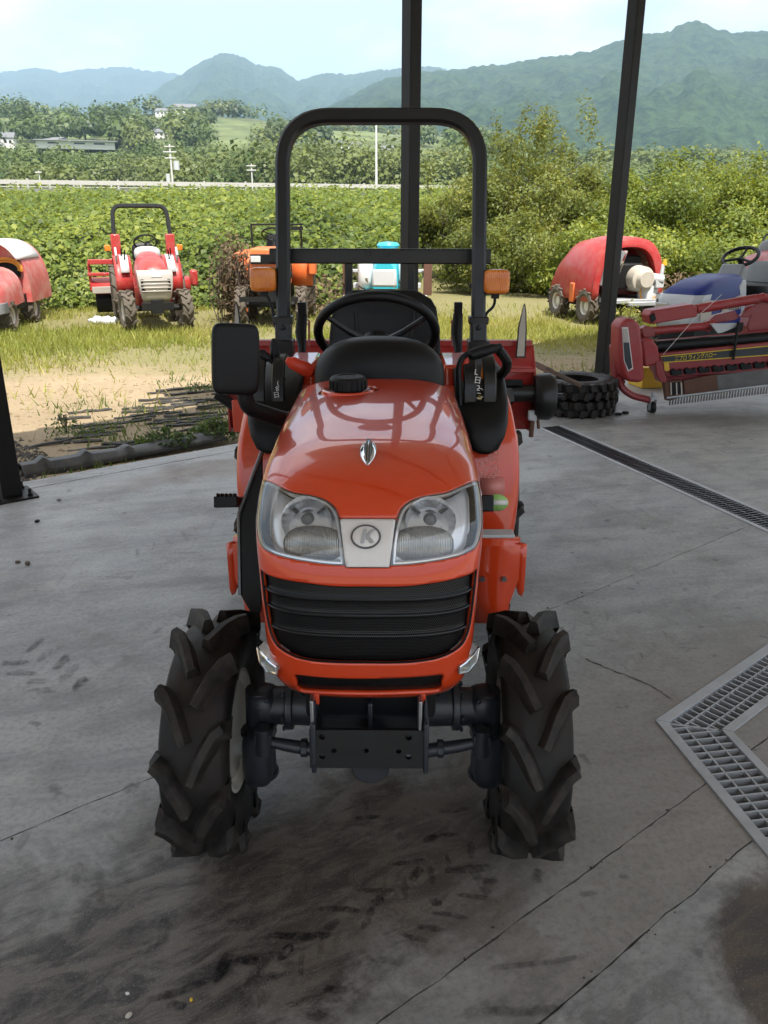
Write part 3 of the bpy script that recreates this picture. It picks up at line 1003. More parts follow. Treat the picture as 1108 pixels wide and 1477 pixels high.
# ---- the body surface: t runs across, v runs from the chin up the front and back along the bonnet
_path = np.array([(-.262, .580), (-.296, .618), (-.322, .70), (-.336, .80), (-.334, .885), (-.318, .945), (-.278, 1.008), (-.205, 1.058), (-.085, 1.094), (.10, 1.112), (.32, 1.122), (.62, 1.126)])
_arc = np.concatenate([[0], np.cumsum(np.linalg.norm(np.diff(_path, axis=0), axis=1))])
VMAX = _arc[-1]
def _cr(x, xp, fp):           # monotone-ish cubic interpolation
    x = np.clip(x, xp[0], xp[-1])
    i = np.clip(np.searchsorted(xp, x, 'right') - 1, 0, len(xp) - 2)
    m = np.gradient(fp, xp, axis=0)
    h = xp[i + 1] - xp[i]
    s = (x - xp[i]) / h
    a, b, c, d = 2 * s**3 - 3 * s**2 + 1, s**3 - 2 * s**2 + s, -2 * s**3 + 3 * s**2, s**3 - s**2
    if fp.ndim > 1: a, b, c, d, h = [q[..., None] for q in (a, b, c, d, h)]
    return a * fp[i] + b * h * m[i] + c * fp[i + 1] + d * h * m[i + 1]
_wz = np.array([.204, .214, .225, .2285, .232, .237, .2415, .2445, .247, .247, .246, .243])
_ang = np.radians(np.array([0, 0, 0, 0, 3, 12, 32, 55, 75, 86, 90, 90.]))
_dep = np.array([.10, .105, .11, .112, .112, .112, .112, .110, .102, .095, .088, .082])
def S(t, v, off=0.0):
    t = np.asarray(t, float); v = np.asarray(v, float)
    t, v = np.broadcast_arrays(t, v)
    c = _cr(v, _arc, _path); w = _cr(v, _arc, _wz); a = _cr(v, _arc, _ang); D = _cr(v, _arc, _dep)
    tt = np.clip(t, -1, 1)
    tau = np.abs(tt) * np.pi / 2
    n = 2.85
    x = w * np.sign(tt) * np.sin(tau) ** (2 / n)
    x = np.where(np.abs(tt) < .35, w * np.sign(tt) * _lin(np.abs(tt), n), x)
    de = D * (1 - np.maximum(1 - (np.abs(x) / w) ** n, 0) ** (1 / n))
    ex = np.maximum(np.abs(t) - 1, 0)
    de = de + ex * .35
    x = x * (1 - ex * .10)
    P = np.stack([x, c[..., 0] + de * np.cos(a), c[..., 1] - de * np.sin(a)], -1)
    if np.any(off):
        e = 1e-3
        N = np.cross(S(t + e, v) - S(t - e, v), S(t, v + e) - S(t, v - e))
        N /= np.maximum(np.linalg.norm(N, axis=-1, keepdims=True), 1e-12)
        N = np.where((np.sum(N * (P - np.array([0, .25, .72])), -1) < 0)[..., None], -N, N)
        P = P + N * np.asarray(off)[..., None]
    return P
def _lin(q, n):               # near the middle keep x growing evenly
    f = lambda z: np.sin(z * np.pi / 2) ** (2 / n)
    k = f(.35) / .35
    return q * k
_tg = np.linspace(-1.15, 1.15, 461); _vg = np.linspace(0, VMAX, 560)
_TT, _VV = np.meshgrid(_tg, _vg)
_PX, _PY = to_px(S(_TT, _VV))
def inv(px, py):              # the (t, v) seen at a pixel
    d = (_PX - px) ** 2 + (_PY - py) ** 2
    i = int(np.argmin(d)); return float(_TT.flat[i]), float(_VV.flat[i])
_ut = np.linspace(-1, 1, 801); _uu = S(_ut, np.full(801, .5))[:, 0] / _cr(np.full(801, .5), _arc, _wz)
XC0 = 531.0
def inv_body(px, py):         # the same by the width of the nose at that height: steady right up to its sides
    half = np.interp(py, [690, 730, 820, 860, 900, 940, 960, 990, 1015], [156.5, 158, 160, 157.5, 154, 150, 146, 139, 128])
    u = float(np.clip((px - XC0) / half, -.985, .985))
    t_ = float(np.interp(u, _uu, _ut))
    yy = to_px(S(np.full(560, t_), _vg))[1]
    k = int(np.argmin(np.abs(yy - py))); return t_, float(_vg[k])
def catmull(P, n=6, closed=True, corners=()):
    P = [np.array(p, float) for p in P]; m = len(P); out = []
    for i in range(m if closed else m - 1):
        p1, p2 = P[i], P[(i + 1) % m]
        p0 = P[(i - 1) % m] if (closed or i) else p1
        p3 = P[(i + 2) % m] if (closed or i + 2 < m) else p2
        if i in corners: p0 = 2 * p1 - p2
        if (i + 1) % m in corners: p3 = 2 * p2 - p1
        for k in range(n):
            s = k / n
            out.append(.5 * ((2 * p1) + (-p0 + p2) * s + (2 * p0 - 5 * p1 + 4 * p2 - p3) * s * s + (-p0 + 3 * p1 - 3 * p2 + p3) * s ** 3))
    return np.array(out)
def inside(poly, X, Y):
    r = np.zeros(X.shape, bool); n = len(poly)
    for i in range(n):
        (x1, y1), (x2, y2) = poly[i], poly[(i + 1) % n]
        if y1 == y2: continue
        c = ((y1 > Y) != (y2 > Y)) & (X < (x2 - x1) * (Y - y1) / (y2 - y1) + x1)
        r ^= c
    return r
TS = .30                      # metres per unit t, for snapping distances
def snap(poly, p):
    q = poly * [TS, 1]; a = q; b = np.roll(q, -1, 0); ab = b - a
    pp = p * [TS, 1]
    s = np.clip(np.sum((pp - a) * ab, 1) / np.maximum(np.sum(ab * ab, 1), 1e-12), 0, 1)
    c = a + ab * s[:, None]
    k = np.argmin(np.sum((c - pp) ** 2, 1))
    return c[k] / [TS, 1]
def patch(name, mat, keep, polys, t0, t1, v0, v1, res=.006, off=0.0, parent=None, solid=.003, uv=False, offf=None):
    """a piece of the body surface: grid cells for which keep(T, V) holds, its edges drawn onto the outlines in polys"""
    nt, nv = max(4, int((t1 - t0) * TS / res)), max(4, int((v1 - v0) / res))
    tg, vg = np.linspace(t0, t1, nt + 1), np.linspace(v0, v1, nv + 1)
    TT, VV = np.meshgrid(tg, vg)
    tc, vc = (tg[:-1] + tg[1:]) / 2, (vg[:-1] + vg[1:]) / 2
    TC, VC = np.meshgrid(tc, vc)
    K = keep(TC, VC)
    idx = np.arange((nt + 1) * (nv + 1)).reshape(nv + 1, nt + 1)
    Q = np.stack([idx[:-1, :-1], idx[:-1, 1:], idx[1:, 1:], idx[1:, :-1]], -1)
    F = Q[K]
    touch = np.zeros(idx.size, int); np.add.at(touch, F.ravel(), 1)
    allc = np.zeros(idx.size, int); np.add.at(allc, Q.reshape(-1), 1)
    T1, V1 = TT.ravel().copy(), VV.ravel().copy()
    for k in np.nonzero((touch > 0) & (touch < allc))[0]:
        p = np.array([T1[k], V1[k]]); best = None
        for po in polys:
            c = snap(po, p); dd = np.sum(((c - p) * [TS, 1]) ** 2)
            if best is None or dd < best[0]: best = (dd, c)
        if best and best[0] < (res * 1.6) ** 2: T1[k], V1[k] = best[1]
    used = np.nonzero(touch)[0]; re = -np.ones(idx.size, int); re[used] = np.arange(len(used))
    T1, V1 = T1[used], V1[used]
    P = S(T1, V1, off if offf is None else offf(T1, V1))
    o = np_mesh(name, P, re[F], mat, parent, True)
    bm = bmesh.new(); bm.from_mesh(o.data)
    bmesh.ops.recalc_face_normals(bm, faces=bm.faces)
    bm.normal_update()
    s = sum((f.normal.dot(f.calc_center_median() - Vector((0, .25, .72)))) for f in bm.faces)
    if s < 0: bmesh.ops.reverse_faces(bm, faces=bm.faces)
    bm.to_mesh(o.data); bm.free()
    o.data.shade_smooth()
    if uv:
        ul = o.data.uv_layers.new(name='UVMap')
        li = np.zeros(len(o.data.loops), np.int32); o.data.loops.foreach_get('vertex_index', li)
        U = np.stack([P[:, 0] * 1.0, V1], 1)[li]
        ul.data.foreach_set('uv', U.astype(np.float32).ravel())
    if solid:
        m = o.modifiers.new('solid', 'SOLIDIFY'); m.thickness = solid; m.offset = -1; m.use_rim = True
    return o
def mirror(poly): return np.array([(-t, v) for t, v in poly])[::-1]
def px_poly(pts, n=5, corners=()): return catmull([inv_body(*p) for p in pts], n, True, corners)

XC = 531.0
lampL = px_poly([(379, 693), (392, 695), (421, 707), (461, 716), (480, 725), (490, 739), (496, 762), (499, 790), (500, 815), (470, 813), (427, 807), (397, 797), (380, 783), (374, 757), (374, 725)], 5, (0, 8))
lampR = mirror(lampL)
badge = px_poly([(494, 749), (567, 749), (560, 818), (501, 818)], 8, (0, 1, 2, 3))
grL = [(376, 822), (388, 828), (407, 834), (440, 840), (485, 845), (XC, 846)]
grB = [(XC, 958), (480, 957), (440, 952), (411, 940), (395, 926), (385, 900), (379, 862)]
_full = grL + [(2 * XC - x, y) for x, y in grL[::-1][1:]] + [(2 * XC - x, y) for x, y in grB[::-1][:-1]] + grB
grille_poly = px_poly(_full, 4)
slot_poly = px_poly([(428, 974), (480, 978), (XC, 979), (581, 978), (633, 974), (633, 986), (632, 997), (581, 1001), (XC, 1002), (480, 1001), (429, 997), (428, 986)], 4)
v_split = inv(XC, 748)[1]
def chin(T): return .30 * np.maximum(np.abs(T) - .62, 0) ** 1.8
chin_line = np.array([(t, float(chin(np.array(t)))) for t in np.linspace(-1.3, 1.3, 90)] + [(1.3, -.5), (-1.3, -.5)])
def in_any(T, V, polys):
    r = np.zeros(T.shape, bool)
    for p in polys: r |= inside(p, T, V)
    return r
# bonnet: everything above the split, without the lamps
split_line = np.array([(-1.6, v_split), (1.6, v_split), (1.6, v_split - .001), (-1.6, v_split - .001)])
cap_t, cap_v = inv(502, 562)
hood = patch('bonnet', M['red'], lambda T, V: (V > v_split + .002) & ~in_any(T, V, [lampL, lampR]) & (((T - cap_t) * TS / .055) ** 2 + ((V - cap_v) / .062) ** 2 > 1),
             [lampL, lampR, split_line, np.array([(cap_t + .055 / TS * math.cos(a), cap_v + .062 * math.sin(a)) for a in np.linspace(0, 6.283, 60)[:-1]])], -1.45, 1.45, v_split - .01, VMAX, .0065, 0, tractor, .004)
nose = patch('nose_surround', M['red'], lambda T, V: (V < v_split) & (V > chin(T)) & ~in_any(T, V, [lampL, lampR, badge, grille_poly, slot_poly]),
             [lampL, lampR, badge, grille_poly, slot_poly, chin_line, split_line], -1.32, 1.32, -.005, v_split + .005, .0052, 0, tractor, .010)
bz = lambda: None
plate = patch('badge_plate', M['silver'], lambda T, V: inside(badge, T, V), [badge], -.5, .5, v_split - .18, v_split + .02, .004, .003, tractor, .012)
# grille panel set back in its opening, with five raised louvre lines
vb0, vb1 = float(grille_poly[:, 1].min()), float(grille_poly[:, 1].max())
big = lambda po, k: (po - po.mean(0)) * [k, k] + po.mean(0)
gp = big(grille_poly, 1.012)
lou = [inv(XC, y)[1] for y in (868, 892, 921)]
def lou_off(T, V):
    o = np.full(V.shape, -.014)
    for l in lou:
        dv = V - l
        o += .0035 * np.exp(-(dv / .006) ** 2)
    return o
grille = patch('grille', M['grille'], lambda T, V: inside(gp, T, V), [gp], -1.25, 1.25, vb0 - .03, vb1 + .03, .004, 0, tractor, 0, True, lou_off)
bars = MB()
for l in lou:
    ts = np.linspace(-1.1, 1.1, 160); ts = ts[inside(big(grille_poly, .985), ts, np.full(160, l))]
    bars.tube([Vector(p) for p in S(ts, np.full(len(ts), l), -.0090)], .0026, 6)
bars.build('grille_rib', M['black_metal'], tractor)
lower = patch('lower_grille', M['grille'], lambda T, V: inside(big(slot_poly, 1.06), T, V), [big(slot_poly, 1.06)], -.9, .9, 0.0, .14, .004, -.010, tractor, 0, True)
# fine black seals round the lamp and badge openings
def rim_tube(name, poly, r, mat, off=.0, parent=None):
    P = S(poly[:, 0], poly[:, 1], off)
    m = MB(); pts = [Vector(p) for p in P]; pts.append(pts[0])
    m.tube(pts, r, 6, False)
    return m.build(name, mat, parent)
rim_tube('badge_seal', badge, .0022, M['black'], -.001, tractor)
rim_tube('grille_edge', grille_poly, .003, M['black'], -.004, tractor)

# ---- headlights
def headlight(po, sgn):
    h = empty('headlight', (0, 0, 0), 0, tractor)
    t0, t1, v0, v1 = po[:, 0].min() - .05, po[:, 0].max() + .05, po[:, 1].min() - .02, po[:, 1].max() + .02
    patch('chrome_housing', M['lamp_white'], lambda T, V: inside(big(po, 1.02), T, V), [big(po, 1.02)], t0, t1, v0, v1, .005, 0, h, 0, False,
          lambda T, V: -.030 + .003 * np.sin(T * 60) * (np.abs(T) > .82))
    rim_tube('lamp_seal', po, .0020, M['silver_dark'], -.002, h)
    rim_tube('chrome_trim', big(po, .955), .0042, M['lamp_chrome'], -.006, h)
    # round reflector bowl with its bulb, fluted lower lens
    cpx = 439 if sgn < 0 else 2 * XC - 439
    t, v = inv(cpx, 747)
    c0 = Vector(S(t, v, -.016).tolist()); n = (Vector(S(t, v, .05).tolist()) - c0).normalized()
    n = Vector((n.x * .35, -1, .15)).normalized()
    up = Vector((0, .2, 1))
    F = frame(c0, n.cross(up) * -1, up)      # local z towards the front
    if (F.to_3x3() @ Vector((0, 0, 1))).dot(n) < 0: F = frame(c0, n.cross(up), up)
    bowl = MB(); prof = [(-.046 * (1 - (r / .052) ** 2), r) for r in np.linspace(.0005, .052, 6)]
    bowl.lathe([(p[0], p[1]) for p in prof], (0, 0, 0), 'z', 22)
    bowl.v = [tuple(F @ Vector(p)) for p in bowl.v]
    facets = bowl.build('reflector', M['lamp_chrome'], h, 0, False)
    ring = MB().lathe([(-.004, .0515), (.003, .052), (.003, .0545), (-.004, .055)], (0, 0, 0), 'z', 40, close=True); ring.v = [tuple(F @ Vector(p)) for p in ring.v]
    bl = MB().lathe([(-.05, .014), (-.016, .014), (-.010, .010), (-.008, .0005)], (0, 0, 0), 'z', 18).lathe([(-.052, .021), (-.030, .019), (-.030, .014)], (0, 0, 0), 'z', 22)
    bl.v = [tuple(F @ Vector(p)) for p in bl.v]; bl.build('bulb', M['grey_plastic'], h)
    fin = MB()
    for a in (35, 145, 215, 325):
        ca, sa = math.cos(R(a)), math.sin(R(a))
        fin.box((.038 * ca, .038 * sa, -.020), (.026, .005, .016), (0, 0, R(a)))
    fin.v = [tuple(F @ Vector(p)) for p in fin.v]; fin.build('reflector_fin', M['silver_dark'], h)
    cpx2 = 449 if sgn < 0 else 2 * XC - 449
    t, v = inv(cpx2, 784)
    c1 = Vector(S(t, v, -.030).tolist())
    F2 = F.copy(); F2.translation = c1
    dome = MB().sell((0, 0, 0), (.064, .040, .022), 1, .85, 32, 14); dome.v = [tuple(F2 @ Vector(p)) for p in dome.v]
    dome.build('fluted_lens', M['fluted'], h)
    patch('lens', M['glass'], lambda T, V: inside(po, T, V), [po], t0, t1, v0, v1, .006, .001, h, 0)
    return h
headlight(lampL, -1); headlight(lampR, 1)
# ---- small corner lamps low on the nose
for s in (-1, 1):
    q = [(369, 930, 1.60), (378, 943, 1.545), (391, 956, 1.505), (401, 963, 1.49), (401, 974, 1.49), (386, 971, 1.52), (374, 956, 1.575)]
    q = [(386 + (x - 386) * .86, 955 + (y - 955) * .86, d) for x, y, d in q]
    P = [L(x if s < 0 else 2 * XC - x, y, d) for x, y, d in q]; n = len(P)
    P2 = [p + Vector((-s * .012, .035, 0)) for p in P]
    m = MB().add(P + P2, [tuple(range(n)), tuple(range(2 * n - 1, n - 1, -1))] + [(i, n + i, n + (i + 1) % n, (i + 1) % n) for i in range(n)])
    e = m.build('corner_lamp', M['fluted'], tractor, .003)
    MB().tube(P + [P[0]], .0026, 6, False).build('chrome_trim', M['chrome'], e)
# ---- emblem on the badge plate: a ring round a bold slanted letter
t, v = inv(528.5, 775)
c = Vector(S(t, v, .0065).tolist()); ux = Vector((S(t + .02, v) - S(t - .02, v)).tolist()); uy = Vector((S(t, v + .01) - S(t, v - .01)).tolist())
EF = frame(c, ux, uy) @ Matrix.Diagonal((.84, .80, 1, 1))
em = MB(); pts = [Vector((.0335 * math.cos(a), .0285 * math.sin(a), .001)) for a in np.linspace(0, 2 * math.pi, 49)]
em.tube(pts, .0026, 6, False); em.v = [tuple(EF @ Vector(p)) for p in em.v]
emb = em.build('emblem', M['silver_dark'], tractor)
pl = MB().lathe([(0, .0005), (0, 1), (.0012, 1), (.0018, .96), (.0018, .0005)], (0, 0, 0), 'z', 40)
pl.v = [tuple(EF @ Vector((p[0] * .0325, p[1] * .0275, p[2]))) for p in pl.v]; pl.build('emblem_disc', M['silver'], emb)
k = MB()
for poly in ([(-.0125, -.0175), (-.0045, -.0175), (.0035, .0185), (-.0055, .0185)], [(-.003, -.001), (.0145, .0185), (.024, .0175), (.004, -.0035)], [(-.001, -.002), (.0065, .0025), (.0205, -.0150), (.0110, -.0185)]):
    k.prism(poly, .0032, EF @ Matrix.Translation((0, 0, .0018)))
k.build('emblem_letter', M['steel'], emb, .0008)
# ---- chrome drop ornament
t, v = inv(531, 652)
c = Vector(S(t, v, .0).tolist()); uy = Vector((S(t, v + .01) - S(t, v - .01)).tolist()); OF = frame(c, (1, 0, 0), uy)
orn = MB()
rings = []
for q in np.linspace(-1, 1, 17):
    y = .062 * q; w = .0165 * (1 - abs(q) ** 2.2) * (1.12 if q < .2 else 1.12 - .35 * (q - .2)) + .0008
    ring = []
    for a in np.linspace(0, 2 * math.pi, 13)[:-1]:
        r = 1.0 - .45 * max(0, math.cos(a - math.pi / 2)) ** 24
        ring.append(OF @ Vector((w * math.cos(a) * 1.0, y, max(-.004, .016 * (1 - q * q) * math.sin(a) * r))))
    rings.append(ring)
orn.loft(rings); ornament = orn.build('bonnet_ornament', M['chrome'], tractor, 0, True, 60)
sl = MB()
for s in (-1, 1):
    sl.tube([OF @ Vector((s * .003, y, .0165 * (1 - (y / .062) ** 2))) for y in np.linspace(-.052, .056, 12)], .0022, 6)
sl.build('ornament_slit', M['silver_dark'], ornament)
# ---- fuel cap in a round well
c = Vector(S(cap_t, cap_v, -.02).tolist())
well = MB().lathe([(-.03, .0005), (-.03, .048), (.010, .058), (.020, .062), (.0235, .069), (.021, .076), (.012, .078)], c, 'z', 40); well.build('filler_well', M['red'], tractor)
cap = MB()
prof = []
cap.lathe([(-.02, .040), (.022, .040), (.022, .052), (.052, .051), (.058, .046), (.060, .030), (.057, .027), (.060, .0005)], c, 'z', 40)
fc = cap.build('fuel_cap', M['black'], tractor, .0015)
kn = MB()
for a in range(20):
    q = 2 * math.pi * a / 20
    kn.box(c + Vector((.052 * math.cos(q), .052 * math.sin(q), .037)), (.005, .007, .024), (0, 0, q))
kn.build('cap_ridge', M['black'], fc, .001)
# ---- bonnet side vents and catches, engine block, front frame
for s in (-1, 1):
    sv = MB()
    for k in range(7):
        sv.box((s * .249, -.03 + k * .032, .96), (.010, .020, .055), (R(18), 0, 0))
    sv.build('side_vent', M['chrome'], tractor, .002)
    sk = MB().box((s * .222, .28, .79), (.012, .72, .26)); sk.build('engine_side_cover', M['black'], tractor, .004)
eng = MB().box((0, .30, .72), (.34, .88, .44)).box((0, -.10, .62), (.30, .22, .26)); eng.build('engine', M['dark'], tractor, .01)
rad = MB().box((0, -.19, .75), (.36, .03, .34)); rad.build('radiator', M['dark'], tractor)
fr = MB()
for s in (-1, 1):
    fr.box((s * .125, .10, .47), (.012, .80, .13)); fr.box((s * .123, -.245, .52), (.008, .07, .11))
fr.box((0, -.10, .45), (.24, .16, .10)).box((0, -.20, .52), (.235, .02, .06)).box((0, -.215, .50), (.012, .04, .09))
fr.tube([(0, -.26, .39), (0, .16, .39)], .045, 14)
fr.build('front_frame', M['blue_black'], tractor, .004)
lug_ = MB()
for s in (-1, 1):
    lug_.box((s * .118, -.252, .575), (.012, .02, .03))
lug_.build('bumper_tab', M['red'], tractor, .003)
# ---- bumper plate with its seven holes
def plate2d(name, outer, holes, thick, mat, parent, Fm, bevel=.001):
    cu = bpy.data.curves.new(name, 'CURVE'); cu.dimensions = '2D'; cu.fill_mode = 'BOTH'; cu.extrude = thick / 2
    for po in [outer] + list(holes):
        sp = cu.splines.new('POLY'); sp.points.add(len(po) - 1)
        for q, p in zip(sp.points, po): q.co = (p[0], p[1], 0, 1)
        sp.use_cyclic_u = True
    t = bpy.data.objects.new(name, cu); COL.objects.link(t)
    dg = bpy.context.evaluated_depsgraph_get(); me = bpy.data.meshes.new_from_object(t.evaluated_get(dg))
    COL.objects.unlink(t); bpy.data.objects.remove(t)
    me.transform(Fm); me.name = name; me.materials.clear()
    return finish(me, name, mat, parent, bevel, True, 35)
circ = lambda x, y, r, n=14: [(x + r * math.cos(2 * math.pi * k / n), y + r * math.sin(2 * math.pi * k / n)) for k in range(n)]
pw, ph = .126, .047
bp = L(528.5, 1079, 1.49)
BF = frame(bp, (1, 0, 0), (0, .10, 1))
plate2d('bumper_plate', [(-pw, -ph), (pw, -ph), (pw, ph), (-pw, ph)], [circ(x, y, .0072) for x, y in ((-.098, .030), (.094, .030), (-.098, -.018), (.094, -.018))] + [circ(x, y, .006) for x, y in ((-.072, -.004), (0, -.004), (.072, -.004))], .012, M['black_metal'], tractor, BF, .002)
br = MB()
for s in (-1, 1):
    br.box(bp + Vector((s * .119, .035, .050)), (.008, .07, .14))
br.build('bumper_bracket', M['steel'], tractor, .002)

# ---- front axle: tubes, flanges, bevel cases, tie rods
ax = MB()
zt = .385
for s in (-1, 1):
    ax.tube([(s * .08, 0, zt), (s * .285, 0, zt)], [.054, .048], 20)
    ax.lathe([(s * .205, .044), (s * .205, .062), (s * .225, .062), (s * .225, .05)], (0, 0, zt), 'x', 22)
    ax.sell((s * .285, 0, zt - .005), (.045, .052, .058), .65, .75, 20, 12)
    for a in (40, 140): ax.bolt((s * .27, -.052 * math.sin(R(a)), zt + .052 * math.cos(R(a))), .008, .012, 'y', -1)
    ax.tube([(s * .295, 0, zt + .05), (s * .300, 0, .17)], [.036, .040], 16)
    ax.sell((s * .305, 0, .235), (.042, .060, .085), .55, .65, 18, 12)
    ax.box((s * .275, -.055, .345), (.045, .09, .03))
    for z in (.30, .17): ax.lathe([(z, .0005), (z, .048), (z + .012, .048), (z + .012, .0005)], (s * .302, 0, 0), 'z', 16)
    for a in range(6):
        q = a * math.pi / 3
        ax.bolt((s * .226, .058 * math.cos(q), zt + .058 * math.sin(q)), .008, .008, 'x', s)
ax.box((0, 0, .40), (.17, .13, .13))
ax.build('front_axle', M['blue_black'], tractor, .003)
tie = MB()
for s in (-1, 1):
    tie.tube([(s * .268, -.085, .335), (s * .215, -.088, .325), (s * .11, -.09, .308)], [.013, .016, .019], 12)
    tie.tube([(s * .275, -.085, .375), (s * .275, -.085, .30)], [.021, .024], 14)
    tie.lathe([(s * .18, .020), (s * .18, .024), (s * .165, .024)], (0, -.089, .319), 'x', 10)
tie.tube([(-.115, -.09, .305), (.115, -.09, .305)], .026, 16)
tie.build('steering_rod', M['blue_black'], tractor, .002)

# ---- wheels
def make_tyre(Rb, W, lugh, nlug, rim_r, parent, lw=.028, phase=0.0):
    """R1 tractor tyre: carcass plus chevron lugs, axis x"""
    w = W / 2
    prof = [(-w * .70, rim_r), (-w * .92, rim_r + (Rb - rim_r) * .3), (-w, rim_r + (Rb - rim_r) * .58), (-w * .97, Rb - .022), (-w * .84, Rb - .006), (-w * .4, Rb), (0, Rb + .002), (w * .4, Rb), (w * .84, Rb - .006), (w * .97, Rb - .022), (w, rim_r + (Rb - rim_r) * .58), (w * .92, rim_r + (Rb - rim_r) * .3), (w * .70, rim_r), (0, rim_r - .015)]
    m = MB().lathe(prof, (0, 0, 0), 'x', 64, close=True)
    m.build('tyre', M['tyre'], parent, 0, True, 50)
    g = MB()
    def pos(x, r, a): return Vector((x, -r * math.sin(a), r * math.cos(a)))
    da = 2 * math.pi / nlug
    for s in (-1, 1):
        for k in range(nlug):
            a0 = da * (k + (0.5 if s > 0 else 0.0)) + phase
            # way-points: x, base radius, angle offset, half width
            jit = random.uniform(-.008, .008)
            pts = [(1.03, Rb - .050, -.02, .62), (1.055, Rb - .012, -.01, .75), (.99, Rb + .002, .0, .95), (.74, Rb + .002, .10 * da, 1.0), (.46, Rb + .002, .34 * da, 1.0), (.10, Rb + .001, .74 * da, .9)]
            rings = []
            for i, (xf, rb, ao, hw) in enumerate(pts):
                top = rb + lugh * (.22 if i == 0 else (.75 if i == 1 else 1.0))
                if i == 1: top = rb + lugh * .98
                j = min(i + 1, len(pts) - 1); i0 = max(i - 1, 0)
                dx = (pts[j][0] - pts[i0][0]) * w; dd = (pts[j][2] - pts[i0][2]) * Rb
                n = math.hypot(dx, dd) or 1
                # perpendicular direction within the tread surface (x, tangential)
                px_, pt_ = (-dd / n, dx / n) if i > 1 else (0, -1)
                hwid = lw * .5 * hw
                x = s * xf * w; a = a0 + ao + jit
                ring = []
                for (sd, r_, kx) in ((-1, rb - .012, 1.7), (-1, rb + lugh * .25, 1.25), (-.85, top - .004, .95), (-.6, top, .95), (.6, top, .95), (.85, top - .004, .95), (1, rb + lugh * .25, 1.2), (1, rb - .012, 1.75)):
                    ring.append(pos(x + s * px_ * sd * hwid * kx, r_, a + pt_ * sd * hwid * kx / Rb))
                rings.append(ring)
            g.loft(rings)
    return g.build('tyre_lug', M['lug'], parent, 0, True, 40)
def make_wheel(name, Rt, W, lugh, nlug, rim_r, off, parent, loc, phase=0.0, lw=.028, dish=.03):
    e = empty(name, loc, 0, parent)
    make_tyre(Rt - lugh, W, lugh, nlug, rim_r, e, lw, phase)
    w = W / 2
    rim = MB().lathe([(-w * .72, rim_r + .012), (-w * .74, rim_r - .004), (-w * .62, rim_r - .012), (-w * .3, rim_r - .030), (w * .3, rim_r - .030), (w * .62, rim_r - .012), (w * .74, rim_r - .004), (w * .72, rim_r + .012)], (0, 0, 0), 'x', 48)
    rim.lathe([(off, .0005), (off, rim_r * .55), (off + dish, rim_r * .70), (off + dish * 1.2, rim_r - .028)], (0, 0, 0), 'x', 48)
    rim.build('rim', M['ivory'], e, 0, True, 40)
    hub = MB().lathe([(off - .04, .0005), (off - .04, .05), (off + .012, .055), (off + .012, .0005)], (0, 0, 0), 'x', 20)
    for a in range(6):
        q = a * math.pi / 3
        hub.bolt((off + .004, .045 * math.cos(q), .045 * math.sin(q)), .009, .014, 'x', 1); hub.bolt((off, .07 * math.cos(q), .07 * math.sin(q)), .009, -.014, 'x', 1)
    hub.build('hub', M['blue_black'], e)
    return e
fw = make_wheel('front_wheel', .312, .162, .032, 11, .155, .01, tractor, (-.409, 0, .312), .10)
fw2 = copy_tree(fw, tractor); fw2.location = (.397, 0, .312); fw2.rotation_euler = (R(-11), 0, 0)
for e, s in ((fw, -1), (fw2, 1)):
    e.scale = (1, 1, 1)
fw.rotation_euler = (0, 0, R(-1.5)); fw2.rotation_euler = (R(-16), 0, R(-1.5))
rw = make_wheel('rear_wheel', .475, .225, .034, 10, .22, .02, tractor, (-.405, 1.37, .475), .2, .03)
rw2 = copy_tree(rw, tractor); rw2.location = (.405, 1.37, .475); rw2.rotation_euler = (R(9), 0, 0)

# ---- gearbox, rear axle, floor
gb = MB().box((0, .95, .52), (.26, .6, .30)).box((0, 1.32, .55), (.30, .34, .40)).tube([(-.34, 1.37, .475), (.34, 1.37, .475)], .07, 16)
gb.build('gearbox', M['blue_black'], tractor, .01)
for s in (-1, 1):
    fl = MB().box((s * .335, .80, .455), (.21, .42, .018)).box((s * .30, .85, .42), (.10, .05, .06)); fl.build('foot_floor', M['black'], tractor, .004)

# ---- step guards in front of the rear wheels
rg = MB()
for s, mm in ((1, 1), (-1, 1)):
    rg.box((s * .385, .565, .595), (.19, .14, .012), (R(-8), 0, 0))
stp = MB()
def step_guard(s):
    g = MB()
    # upper tread lip, front plate that bends at the bolts and a curled outer wing
    x0, x1 = (.238, .452)
    prof = [(.575, .634), (.55, .636), (.535, .618), (.535, .50), (.52, .42), (.515, .355)]
    rings = []
    for (y, z) in prof:
        k = (z - .355) / .26
        xi = x0 + (.075 if z < .45 else .03)
        xo = x1 - (0.028 if z < .45 else 0)
        rings.append([Vector((s * xi, y, z)), Vector((s * (xi * .4 + xo * .6), y - .004, z)), Vector((s * xo, y, z))])
    g.loft(rings, False, False)
    ob = g.build('step_guard', M['red'], tractor, .0, True, 25, solid=.006)
    wg = MB().loft([[Vector((s * (x1 - .004), .535, z0)), Vector((s * (x1 + .022), .545, z0 - .012)), Vector((s * (x1 + .030), .60, z0 - .03)), Vector((s * (x1 + .028), .66, z0 - .05))] for z0 in (.628, .58, .51, .47)] + [[Vector((s * (x1 + .004), .54, .445)), Vector((s * (x1 + .016), .545, .435)), Vector((s * (x1 + .022), .60, .42)), Vector((s * (x1 + .02), .66, .41))]], False, False)
    wg.build('wing', M['red'], ob, 0, True, 50, solid=.005)
    bm_ = MB()
    for x in (.335, .405):
        bm_.bolt((s * x, .533, .505), .010, .010, 'y', -1)
    bm_.build('bolt', M['steel'], ob)
    tr_ = MB().box((s * .34, .575, .641), (.19, .055, .012)); tr_.build('tread_strip', M['light_grey'], ob, .004)
    return ob
step_guard(1); step_guard(-1)
